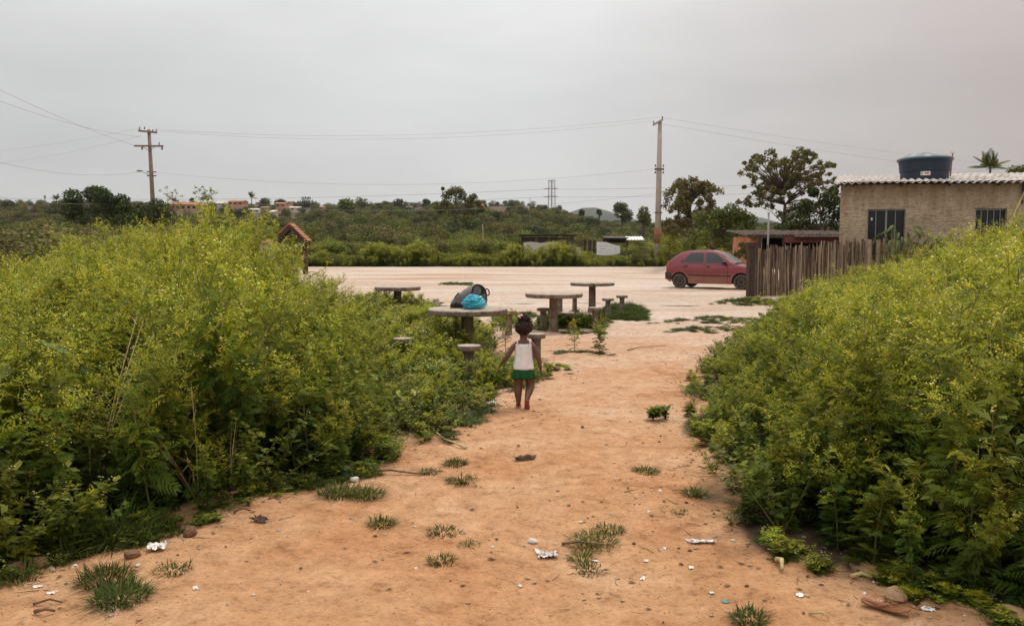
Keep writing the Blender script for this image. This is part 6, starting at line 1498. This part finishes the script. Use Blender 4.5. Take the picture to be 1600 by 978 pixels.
b_ = MB(); b_.tube([(.93, -.35, .985), (.99, .0, .975), (.93, .33, 1.0)], .012, 4); b_.build('wiper', M['black'], car)
b_ = MB(); b_.box((.985, 0, .945), (.09, 1.32, .02)); b_.build('cowl', M['black'], car)
b_ = MB(); b_.blob((.60, -.90, 1.0), (.075, .11, .07), 12, 8, .03, 2, 1); b_.tube([(.66, -.76, .965), (.62, -.86, .98)], .025, 6); b_.build('mirror', M['black'], car, True)
b_ = MB(); b_.blob((.60, .90, 1.0), (.075, .11, .07), 12, 8, .03, 2, 1); b_.tube([(.66, .76, .965), (.62, .86, .98)], .025, 6); b_.build('mirror', M['black'], car, True)
b_ = MB(); b_.box((.05, 0, .27), (2.9, 1.3, .14)); b_.box((CXR, 0, .42), (.72, 1.26, .35)); b_.box((CXF, 0, .42), (.72, 1.26, .35)); b_.build('underbody', M['black'], car)
b_ = MB(); b_.tube([(-.45, -.1, 1.47), (-.62, -.1, 1.62)], .005, 4); b_.build('aerial', M['black'], car)
for xc in (CXR, CXF):
    for s_ in (-1, 1):
        w_ = bpy.data.objects.new('wheel', None); w_.empty_display_size = .1; link(w_, car); w_.location = (xc, s_ * .70, WR); w_.rotation_euler = (-PI / 2 * s_, 0, 0)
        b_ = MB(); b_.lathe([(.19, -.085), (.26, -.09), (.28, -.07), (WR, -.03), (WR, .03), (.28, .07), (.26, .09), (.19, .085), (.185, .0)], 40, cap=False); auto_smooth(b_.build('tyre', M['tyre'], w_), 40)
        b_ = MB(); b_.lathe([(.188, .085), (.18, .06), (.165, .045), (.15, .05), (.10, .065), (.07, .05), (.06, .075), (.005, .08)], 32, cap=False); b_.lathe([(.188, -.08), (.18, -.05), (.02, -.04)], 24, cap=False); auto_smooth(b_.build('rim', M['rim'], w_), 40)
        b_ = MB()
        for k in range(8): a = 2 * PI * k / 8; b_.lathe([(.018, .05), (.016, .072), (.002, .072)], 6, c=(.115 * math.cos(a), .115 * math.sin(a), 0))
        hb = b_.build('wheel_bolts', M['wire'], w_); hb['kind'] = 'stuff'
        b_ = MB(); b_.lathe([(.346, -.06), (.362, -.05), (.362, .10), (.346, .105)], 40)
car.rotation_euler = (0, 0, math.radians(-31))

# ------------------------------------------------------------------ the girl
G0 = gp(818, 637); girl = empty('person', (G0.x, G0.y, tz(G0.x, G0.y) + .004), 0, 'small girl walking away in white strappy top and short green skirt, pink bow in hair', 'person')
def skinmat():
    m, n, l, b, out = nt('brown_skin'); b.inputs['Base Color'].default_value = (.125, .056, .034, 1); b.inputs['Roughness'].default_value = .5; b.inputs['Subsurface Weight'].default_value = .1; b.inputs['Subsurface Radius'].default_value = (.02, .008, .005); b.inputs['Subsurface Scale'].default_value = .3
    return m
M['skin'] = skinmat()
M['cotton'] = noisemat('white_cotton', (.72, .68, .66), (.82, .79, .77), 14, .9, .6, 40, dist=.008)
M['green_cloth'] = noisemat('green_cloth', (.006, .055, .014), (.014, .085, .022), 25, .9, .4, 80, dist=.004)
M['hair'] = noisemat('dark_curly_hair', (.012, .007, .006), (.06, .028, .02), 45, .75, 1.0, 70, dist=.012)
M['pink'] = noisemat('pink_ribbon', (.72, .38, .42), (.85, .55, .58), 20, .6, .2)
M['sandal'] = noisemat('red_rubber', (.24, .075, .055), (.33, .11, .08), 18, .7, .2)
verts, edges, rads = [], [], []
def jv(p, r_, par=None):
    verts.append(p); rads.append(r_ if isinstance(r_, tuple) else (r_, r_)); i = len(verts) - 1
    if par is not None: edges.append((par, i))
    return i
def chain(par, *pr):
    for p, r_ in pr: par = jv(p, r_, par)
    return par
pel = jv((0, 0, .385), (.078, .064))
ch = chain(pel, ((0, .004, .46), (.072, .060)), ((0, .0, .55), (.075, .058)), ((0, -.004, .625), (.070, .052)))
hd = chain(ch, ((0, -.002, .685), .034), ((0, .004, .725), .040), ((0, .012, .775), (.066, .07)), ((0, .010, .83), (.066, .07)), ((0, .006, .868), (.042, .045)))
def hand(wr, w, d, side, s_=1.0):
    """palm and five bent fingers; W wrist place, D direction of the hand"""
    d = Vector(d).normalized(); fwd = Vector((0, 1, 0)); fwd = (fwd - d * fwd.dot(d)).normalized(); lat = d.cross(fwd).normalized(); w = Vector(w)
    pm = jv(tuple(w + d * .022), (.014, .012), wr); pe = jv(tuple(w + d * .042), (.016, .011), pm)
    for k, (off, ln, sp) in enumerate(((-.012, .030, -.22), (-.004, .036, -.06), (.005, .034, .08), (.013, .026, .25))):
        b0 = w + d * .046 + fwd * off; e1 = b0 + (d + fwd * sp + lat * .12 * side).normalized() * ln * .5; e2 = e1 + (d * .85 + fwd * sp + lat * .5 * side).normalized() * ln * .5
        chain(pe, (tuple(b0), .0052), (tuple(e1), .0047), (tuple(e2), .0038))
    t0 = w + d * .016 - fwd * -.014; chain(pm, (tuple(t0 + fwd * .006 + lat * .004 * side), .006), (tuple(t0 + fwd * .016 + d * .014 + lat * .008 * side), .0052), (tuple(t0 + fwd * .019 + d * .026 + lat * .010 * side), .0042))
la = chain(ch, ((-.072, 0, .640), .034), ((-.108, -.002, .604), .032), ((-.132, -.006, .563), .029), ((-.157, -.010, .522), .026), ((-.192, .0, .476), .025), ((-.224, .010, .434), .017))
hand(la, (-.224, .010, .434), (-.5, .05, -.85), 1)
ra = chain(ch, ((.072, 0, .640), .034), ((.107, -.002, .602), .032), ((.126, -.006, .558), .029), ((.142, -.010, .510), .026), ((.158, .006, .453), .025), ((.168, .024, .402), .017))
hand(ra, (.168, .024, .402), (.16, .14, -.95), -1)
ll = chain(pel, ((-.047, .0, .335), .058), ((-.052, .008, .270), .056), ((-.054, .012, .215), .045), ((-.054, -.008, .155), .046), ((-.052, -.006, .095), .033), ((-.050, -.002, .048), .027))
chain(ll, ((-.049, -.022, .026), .021)); chain(ll, ((-.051, .040, .026), (.021, .016)), ((-.053, .082, .022), (.022, .012)))
rl = chain(pel, ((.047, .0, .335), .058), ((.060, .022, .275), .056), ((.072, .034, .222), .045), ((.058, -.022, .172), .046), ((.038, -.072, .128), .033), ((.027, -.097, .094), .027))
chain(rl, ((.028, -.117, .086), .020)); chain(rl, ((.032, -.084, .056), (.021, .016)), ((.036, -.062, .024), (.021, .012)))
me = bpy.data.meshes.new('body'); me.from_pydata(verts, edges, []); ob = bpy.data.objects.new('body', me); COL.objects.link(ob)
ob.modifiers.new('skin', 'SKIN')
sk_ = me.skin_vertices[0].data if me.skin_vertices else None
if sk_ is None:
    bm = bmesh.new(); bm.from_mesh(me); bm.verts.layers.skin.verify(); bm.to_mesh(me); bm.free(); sk_ = me.skin_vertices[0].data
for i, r_ in enumerate(rads): sk_[i].radius = r_; sk_[i].use_root = (i == 0)
ob.modifiers['skin'].use_smooth_shade = True; ob.modifiers['skin'].branch_smoothing = .3
sb = ob.modifiers.new('sub', 'SUBSURF'); sb.levels = 2; sb.render_levels = 2
dg = bpy.context.evaluated_depsgraph_get(); me2 = bpy.data.meshes.new_from_object(ob.evaluated_get(dg)); bpy.data.objects.remove(ob)
me2.materials.clear(); me2.materials.append(M['skin']); me2.name = 'body'; me2.polygons.foreach_set('use_smooth', [True] * len(me2.polygons)); me2.polygons.foreach_set('material_index', [0] * len(me2.polygons))
link(bpy.data.objects.new('body', me2), girl)
def garment(rows, mat, name, folds, nseg=56, thick=.004, amp=1.25, sq=1.0):
    """rows: (z, half width, half depth, y offset, fold depth)"""
    b_ = MB(); vs = []; fs = []; nr2 = len(rows)
    for o_ in (0, -thick):
        for (z, hw_, hd_, yo, fa) in rows:
            for k in range(nseg):
                a = 2 * PI * k / nseg; f_ = fa * amp * (math.sin(folds * a + 1.3 * math.sin(2 * a)) + .6 * math.sin((folds * 2 - 3) * a + 2))
                vs.append(((hw_ + f_ + o_) * math.cos(a), yo + (hd_ + f_ + o_) * math.sin(a), z + (0 if o_ == 0 else .001) + fa * .3 * math.sin(3 * a)))
    N = nr2 * nseg
    for j in range(nr2 - 1):
        for k in range(nseg): q4 = (j * nseg + k, j * nseg + (k + 1) % nseg, (j + 1) * nseg + (k + 1) % nseg, (j + 1) * nseg + k); fs += [q4, tuple(N + v for v in q4[::-1])]
    for k in range(nseg): k2 = (k + 1) % nseg; fs += [(k, N + k, N + k2, k2), ((nr2 - 1) * nseg + k, (nr2 - 1) * nseg + k2, N + (nr2 - 1) * nseg + k2, N + (nr2 - 1) * nseg + k)]
    b_.add(vs, fs); return b_.build(name, M[mat], girl, True)
sh = garment([(.386, .099, .081, 0, .0016), (.398, .104, .085, 0, .0028), (.415, .100, .083, 0, .0032), (.45, .094, .079, 0, .0034), (.49, .089, .074, 0, .0032), (.53, .087, .071, 0, .0028), (.57, .088, .068, -.002, .0022), (.605, .086, .064, -.004, .001), (.628, .087, .061, -.005, .0006), (.642, .082, .057, -.006, .0003)], 'cotton', 'shirt', 7)
for sgn in (-1, 1):
    b_ = MB(); b_.tube([(sgn * .056, -.056, .634), (sgn * .061, -.050, .662), (sgn * .063, -.02, .683), (sgn * .062, .015, .681), (sgn * .056, .05, .645)], .0055, 6); b_.build('strap', M['cotton'], sh, True)
garment([(.296, .119, .098, 0, .0075), (.308, .118, .097, 0, .007), (.33, .114, .094, 0, .0055), (.36, .106, .088, 0, .0035), (.388, .098, .081, 0, .0012), (.402, .094, .077, 0, .0006)], 'green_cloth', 'skirt', 11)
def curls(c, r_, name, amp, seed, nu=64, nv=40):
    b_ = MB(); vs = []; fs = []
    for j in range(nv + 1):
        th = PI * j / nv
        for k in range(nu):
            a = 2 * PI * k / nu; d = Vector((math.sin(th) * math.cos(a), math.sin(th) * math.sin(a), math.cos(th)))
            q_ = 1 + amp * (mnoise.noise(d * 5.5 + Vector((seed, 2, 1))) + .55 * mnoise.noise(d * 12 + Vector((seed, 5, 1))))
            vs.append((c[0] + d.x * r_[0] * q_, c[1] + d.y * r_[1] * q_, c[2] + d.z * r_[2] * q_))
    for j in range(nv):
        for k in range(nu): fs.append((j * nu + k, (j + 1) * nu + k, (j + 1) * nu + (k + 1) % nu, j * nu + (k + 1) % nu))
    b_.add(vs, fs); return b_.build(name, M['hair'], girl, True)
hair = curls((0, -.012, .806), (.083, .078, .075), 'hair', .2, 1.5)
puff = curls((.008, -.012, .888), (.056, .050, .038), 'hair_puff', .3, 4.5)
R.seed(9); b_ = MB()
for k in range(46):      # loose curls breaking the outline
    a = R.uniform(0, 2 * PI); e = R.uniform(-.5, 1.2); top_ = k % 3 == 0
    c_, r_ = ((.008, -.012, .890), (.058, .052, .042)) if top_ else ((0, -.012, .808), (.083, .078, .072))
    d = Vector((math.cos(a) * math.cos(e), math.sin(a) * math.cos(e), math.sin(e))); p0 = Vector((c_[0] + d.x * r_[0], c_[1] + d.y * r_[1], c_[2] + d.z * r_[2])); t1 = d.cross(Vector((0, 0, 1))).normalized(); P = []
    for i in range(6): P.append(p0 + d * (.003 * i) + t1 * .006 * math.sin(i * 1.7) + Vector((0, 0, .005 * math.cos(i * 1.7))))
    b_.tube(P, [.0055, .005, .005, .004, .003, .001], 5)
b_.build('loose_curls', M['hair'], hair, True)['kind'] = 'stuff'
b_ = MB()
for dx, dz, r_ in ((-.045, .008, .016), (-.022, .018, .016), (-.036, -.004, .010), (-.030, .012, .009)): b_.blob((dx, -.045, .908 + dz), (r_, .010, r_ * .8), 10, 7, .2, 3, 2)
b_.build('bow', M['pink'], puff, True)
for sgn in (-1, 1):
    b_ = MB(); b_.blob((sgn * .072, .012, .782), (.010, .014, .018), 8, 6, .05, 2, 1); b_.build('ear', M['skin'], girl, True)
    b_ = MB(); b_.blob((sgn * .026, .073, .795), (.010, .006, .007), 8, 6, 0, 1, 1); b_.build('eye', M['litter_white'], girl, True)
b_ = MB(); b_.blob((0, .084, .772), (.012, .010, .010), 8, 6, .05, 2, 1); b_.build('nose', M['skin'], girl, True)
b_ = MB(); b_.blob((0, .076, .750), (.020, .007, .007), 8, 6, .05, 2, 1); b_.build('mouth', M['lamp_red'], girl, True)
def sandal(c, rx, rz_=0.0):
    o = bpy.data.objects.new('sandal', None); o.empty_display_size = .05; link(o, girl); o.location = c; o.rotation_euler = (rx, 0, rz_)
    b_ = MB(); out = [(-.021, -.055), (-.025, -.03), (-.022, .0), (-.028, .035), (-.024, .062), (0, .072), (.026, .06), (.027, .03), (.021, 0), (.024, -.03), (.02, -.055), (0, -.063)]
    b_.prism([(x, y, 0) for x, y in out], (0, 0, .011)); b_.build('sole', M['sandal'], o)
    b_ = MB(); b_.tube([(-.024, .02, .008), (-.014, .03, .033), (.002, .045, .036), (.016, .03, .033), (.024, .02, .008)], .0055, 6); b_.build('sandal_strap', M['sandal'], o, True)
sandal((-.050, .028, .0), 0.0, .04)
sandal((.0325, -.097, .045), math.radians(-58), -.06)

# ------------------------------------------------------------------ small single things on the ground
def stone(px, py, r_, mat, label, cat='stone', name='stone', seed=1, flat=.6):
    p = gp(px, py); b_ = MB(); b_.blob((0, 0, r_ * flat * .55), (r_, r_ * .75, r_ * flat), 14, 9, .16, 1.6, seed); o = auto_smooth(b_.build(name, M[mat]), 50); o.location = p; o.rotation_euler = (0, 0, R.uniform(0, 6)); return tag(o, label, cat)
stone(832, 848, .028, 'stone_pale', 'smooth pale stone lying alone on the middle of the path')
stone(1398, 938, .062, 'stone', 'rough brown stone just behind the old sandal'); stone(1583, 968, .065, 'stone', 'brown stone in the bottom right corner', seed=3); stone(1352, 893, .07, 'stone', 'flat stone under the weeds left above the old sandal', seed=5, flat=.4)
stone(207, 870, .04, 'clod', 'brown clod of earth beside the crumpled white cup', 'clod', 'soil_clod', 7); stone(297, 838, .034, 'clod', 'dark stump-like clod right of the crumpled white cup', 'clod', 'soil_clod', 8, 1.0); stone(60, 885, .05, 'clod', 'dark clod at the foot of the left weeds', 'clod', 'soil_clod', 9); stone(25, 893, .055, 'clod', 'larger dark clod at the left edge under the grass', 'clod', 'soil_clod', 10)
stone(553, 752, .035, 'stone_pale', 'pale pebble in the grass tuft by the long dry stick', seed=12); stone(910, 668, .02, 'clod', 'small dark clod up the path to the right of the girl', 'clod', 'soil_clod', 14)
stone(1100, 655, .02, 'stone', 'small stone by the right edge of the path', seed=15)
def crumple(px, py, sx, sy, sz_, mat, label, name, cat, seed, rot=0.0, amp=.35):
    p = gp(px, py); b_ = MB(); vs = []; fs = []; n_ = 14; R.seed(seed)
    for j in range(n_ + 1):
        for i in range(n_ + 1):
            u, v = i / n_ - .5, j / n_ - .5; f_ = mnoise.noise(Vector((u * 5 + seed, v * 5, 1))); g_ = mnoise.noise(Vector((u * 11 + seed, v * 11, 4)))
            e = 1 + amp * mnoise.noise(Vector((u * 3, v * 3, seed))) 
            vs.append((u * sx * e + .15 * sx * f_, v * sy * e + .15 * sy * g_, sz_ * (.25 + abs(f_) * 1.1 + .5 * abs(g_))))
    for j in range(n_):
        for i in range(n_): fs.append((j * (n_ + 1) + i, j * (n_ + 1) + i + 1, (j + 1) * (n_ + 1) + i + 1, (j + 1) * (n_ + 1) + i))
    b_.add(vs, fs); o = b_.build(name, M[mat], None, True); o.location = p; o.rotation_euler = (0, 0, rot); return tag(o, label, cat)
M['blue_litter'] = noisemat('blue_litter', (.05, .30, .40), (.12, .42, .5), 12, .5, 0)
M['teal'] = noisemat('teal_litter', (.05, .25, .22), (.1, .35, .3), 12, .5, 0)
M['clear'] = noisemat('cloudy_film', (.42, .36, .32), (.62, .57, .53), 14, .25, .3, spec=.5)
M['leaf_dry'] = noisemat('dry_leaf', (.06, .035, .028), (.13, .075, .055), 14, .8, .2)
crumple(246, 859, .095, .06, .035, 'litter_white', 'crumpled white cup lying on the sand by the left weeds', 'crumpled_cup', 'litter', 3, .4)
crumple(8, 843, .10, .07, .05, 'blue_litter', 'blue plastic scrap at the left edge in the grass', 'plastic_scrap', 'litter', 5)
crumple(856, 869, .10, .08, .025, 'clear', 'clear crumpled plastic film right of the pale stone', 'plastic_film', 'litter', 7); crumple(1094, 848, .13, .05, .018, 'clear', 'cloudy plastic film near the right weeds', 'plastic_film', 'litter', 9)
crumple(768, 634, .09, .07, .05, 'litter_white', 'white crumpled plastic bag at the edge of the herbs by the girl', 'plastic_bag', 'litter', 11); crumple(796, 612, .09, .05, .02, 'litter_white', 'flat white scrap on the sand just left of the girl', 'paper_scrap', 'litter', 13)
crumple(820, 718, .15, .05, .03, 'leaf_dry', 'dark curled dry leaf in the middle of the path', 'dry_leaf', 'leaf', 15, .3); crumple(407, 815, .10, .05, .03, 'leaf_dry', 'dark dry leaf at the foot of the left weeds', 'dry_leaf', 'leaf', 17, -.4); crumple(1133, 940, .03, .025, .006, 'teal', 'tiny teal plastic scrap at the bottom right of the path', 'plastic_scrap', 'litter', 19)
for i, (px, py, sx, sy, lab) in enumerate(((305, 919, .035, .02, 'white scrap in the lower left of the sand'), (214, 884, .025, .018, 'white scrap below the brown clod'), (58, 917, .04, .025, 'white scrap near the lower left corner'), (80, 927, .035, .025, 'pale scrap right of the corner scrap'), (96, 867, .035, .02, 'white scrap under the left grass'), (1080, 887, .03, .02, 'white rectangular chip right of the path middle'), (1112, 927, .025, .018, 'white chip above the tiny teal scrap'), (1010, 877, .025, .02, 'white chip beside the thin grass right of the plastic film'), (930, 877, .03, .022, 'white chip below the grass tufts'), (813, 916, .022, .016, 'small white square near the bottom of the path'), (770, 855, .02, .014, 'white chip left of the pale stone'), (908, 816, .022, .018, 'white pebble-like chip above the grass tufts'), (1005, 904, .035, .02, 'white and dark scrap at the bottom right of the path'), (648, 823, .02, .014, 'white chip right of the small grass strip'), (1450, 952, .05, .04, 'pale torn scrap right of the old sandal'), (1250, 930, .04, .03, 'white scrap left of the old sandal'), (1545, 930, .06, .04, 'pale scrap in the dry stalks at the right edge'), (1075, 575, .09, .05, 'pale bottle-like scrap at the tip of the right weeds'))):
    crumple(px, py, sx, sy, .008, 'litter_white', lab, 'white_scrap', 'litter', 30 + i, R.uniform(0, 3))
def stick(pts_px, r_, mat, label, name='stick'):
    P = [gp(*p) for p in pts_px]; b_ = MB(); b_.tube([p + Vector((0, 0, r_ * 1.2 + .02 * (i % 2))) for i, p in enumerate(P)], [r_ * (1 - .5 * i / (len(P) - 1)) for i in range(len(P))], 6); o = b_.build(name, M[mat], None, True); return tag(o, label, 'stick')
stick(((565, 739), (610, 741), (650, 742), (692, 742)), .010, 'twig', 'long dry stick along the sand by the grass tufts on the left')
stick(((728, 702), (712, 698), (695, 688), (678, 678), (672, 655)), .009, 'straw', 'pale curved stalk arching out of the herbs onto the sand', 'stalk')
stick(((878, 852), (905, 854), (942, 853)), .008, 'twig', 'dark twig lying against the grass tuft right of the stone')
stick(((1214, 880), (1221, 886), (1222, 895)), .016, 'straw', 'short pale bent stick at the edge of the right weeds'); stick(((1264, 960), (1285, 966), (1296, 969)), .006, 'straw', 'thin pale straw left of the old sandal', 'straw')
stick(((52, 946), (78, 945), (98, 943)), .006, 'clod', 'dark bark strip in the bottom left of the sand', 'bark_strip'); stick(((55, 959), (72, 962), (86, 958)), .010, 'clod', 'dark thick piece of bark in the bottom left corner', 'bark_piece')
stick(((365, 803), (378, 801), (392, 800)), .009, 'clod', 'dark twig by the left weeds above the dark leaf'); stick(((980, 548), (1000, 545), (1040, 541)), .008, 'twig', 'thin twig lying near the leafless plant on the right of the path')
stick(((1330, 905), (1345, 906), (1362, 906)), .012, 'straw', 'pale broken cane under the weeds above the old sandal', 'cane'); stick(((1500, 918), (1540, 915), (1585, 914)), .007, 'straw', 'long pale straw lying along the right weeds', 'straw'); stick(((1560, 888), (1580, 900), (1605, 915)), .007, 'straw', 'pale straw slanting down at the right edge', 'straw')
for i, (px, py, n_, h, sp, dry, lab) in enumerate(((165, 905, 70, .10, .10, .2, 'spreading grass tuft on the sand in the lower left, upper of the pair'), (188, 935, 80, .11, .10, .15, 'grass tuft on the sand in the lower left, lower of the pair'), (272, 890, 30, .05, .07, .2, 'thin grass wisp right of the lower left tufts'), (530, 772, 70, .10, .12, .1, 'dark grass tuft at the corner of the left weeds, left half'), (572, 774, 60, .10, .10, .1, 'dark grass tuft at the corner of the left weeds, right half'), (597, 820, 34, .08, .06, .3, 'small dry grass tuft on the sand left of centre'),
    (692, 832, 34, .05, .08, .3, 'small thin grass tuft left of the pale stone, upper'), (690, 877, 34, .05, .06, .3, 'small grass tuft left of the plastic film'), (733, 851, 20, .03, .05, .5, 'tiny dry grass wisp close left of the pale stone'), (712, 725, 44, .07, .07, .1, 'grass tuft by the long stick, upper'), (722, 751, 44, .06, .09, .3, 'grass tuft right of the long stick end'), (672, 738, 30, .05, .06, .2, 'grass wisp on the long stick'),
    (925, 848, 70, .07, .11, .2, 'grass tuft right of the pale stone with a twig against it'), (953, 829, 34, .05, .07, .2, 'small grass tuft uppermost right of the pale stone'), (908, 873, 34, .05, .06, .2, 'grass wisp below the twig tuft'), (920, 890, 30, .05, .07, .7, 'dry grass wisp lowest right of the pale stone'), (1010, 737, 50, .06, .08, .1, 'lone grass tuft on the right side of the path'), (1085, 772, 30, .10, .06, .1, 'grass wisp leaning out of the right weeds'), (1170, 968, 40, .07, .06, .05, 'green seedling tuft at the bottom right of the sand'), (25, 905, 50, .08, .09, .2, 'grass tuft at the lower left edge'), (1062, 800, 20, .03, .05, .4, 'tiny grass wisp under the right weeds'))):
    p = gp(px, py); o = link(bpy.data.objects.new('grass_tuft', grass(600 + i, n_, h, sp, .0032, dry))); o.location = p; tag(o, lab, 'grass tuft', 'grass tufts on the sand')
# small plants standing alone
def lone(px, py, mesh, sc, label, cat='plant', name='small_plant'):
    o = link(bpy.data.objects.new(name, mesh)); o.location = gp(px, py); o.scale = (sc * 1.1, sc * 1.1, sc); return tag(o, label, cat)
for i, (dx, s_) in enumerate(((0, 1),)):
    lone(1020, 657, herb(701, .15, 240, .05), 1.0, 'low leafy plant alone on the right side of the path'); lone(1040, 655, herb(702, .14, 200, .045), .9, 'second low leafy plant close against the first, nearer the right weeds')
lone(937, 551, weed(711, .5, .9, .6, .8), .9, 'bushy pale-leaved weed on bare ground before the stools'); lone(898, 549, weed(712, .5, .35, .3, .7), .85, 'thin nearly leafless weed on bare ground left of the bushy one')
lone(790, 562, weed(713, .9, .5, .4, .8), .8, 'twiggy reddish weed rising left of the girl')
X_, Y_ = gp(895, 512).x, gp(895, 512).y; R.seed(88); cl = []
for px, py, rr in ((850, 505, 14), (868, 508, 15), (885, 510, 16), (905, 512, 14), (920, 506, 14), (900, 500, 16), (935, 500, 10), (862, 497, 10), (880, 502, 12)):
    k_ = Y_ / FPX; cl.append(((px - 895) * k_, R.uniform(-.25, .3), max(.1, EYE - (py - 4 - HZ) * k_), rr * k_))
tree('low dark green bush spreading at the foot of the bare middle table', X_, Y_, [(0, 0, -.05), (0, 0, .08), (.02, 0, .2)], cl, .02, 'herb', .075, 260, cat='bush', name='low_bush', limb_r=.006)
# the old sandal in the bottom right corner
ps = gp(1383, 955); old = empty('old_sandal', (ps.x, ps.y, ps.z + .012), math.radians(-36), 'worn brown flip-flop with a loose strap lying in the bottom right corner', 'sandal')
M['leather'] = noisemat('worn_brown_sole', (.17, .065, .028), (.30, .125, .055), 14, .55, .3, 60)
out = [(-.125, -.012), (-.118, -.032), (-.09, -.038), (-.03, -.026), (.03, -.033), (.08, -.04), (.115, -.03), (.128, .002), (.115, .035), (.08, .042), (.03, .03), (-.03, .026), (-.09, .034), (-.118, .024)]
b_ = MB(); vs = [(x, y, .012 + .020 * (x / .125) ** 2) for x, y in out]; b_.prism(vs, (0, 0, -.009)); b_.build('sole', M['leather'], old)
b_ = MB(); vs = [(x * .86, y * .74, .0135 + .020 * (x * .86 / .125) ** 2) for x, y in out]; b_.prism(vs, (0, 0, -.004)); b_.build('insole', M['clod'], old)
b_ = MB(); b_.tube([(-.03, .035, .015), (.01, .03, .04), (.06, .0, .045), (.02, -.03, .042), (-.03, -.036, .018)], .006, 6, flat=.6); b_.build('thong', M['leather'], old, True)
b_ = MB(); b_.tube([(.06, .02, .03), (.1, .05, .03), (.14, .075, .012), (.165, .09, .008)], [.008, .008, .012, .016], 6, flat=.4); b_.build('loose_strap', M['leather'], old, True)
b_ = MB()
for i in range(5): b_.blob((-.045 + .013 * i, .034, .028), (.004, .004, .004), 6, 5, 0)
b_.build('bead_row', M['litter_white'], old)

old.scale = (.78, .78, .78); pbag.scale = (.86, .86, .92)
# ------------------------------------------------------------------ air
hz = MB(); hz.box((0, 1200, 40), (5600, 2700, 170)); ho = hz.build('haze', []); tag(ho, kind='stuff')
hm = bpy.data.materials.new('haze'); hm.use_nodes = True; hn, hl = hm.node_tree.nodes, hm.node_tree.links; hn.clear()
hv = hn.new('ShaderNodeVolumePrincipled'); hv.inputs['Color'].default_value = (.88, .92, 1, 1); hv.inputs['Density'].default_value = HAZE; hv.inputs['Anisotropy'].default_value = .2
hl.new(hv.outputs[0], hn.new('ShaderNodeOutputMaterial').inputs['Volume']); ho.data.materials.append(hm)
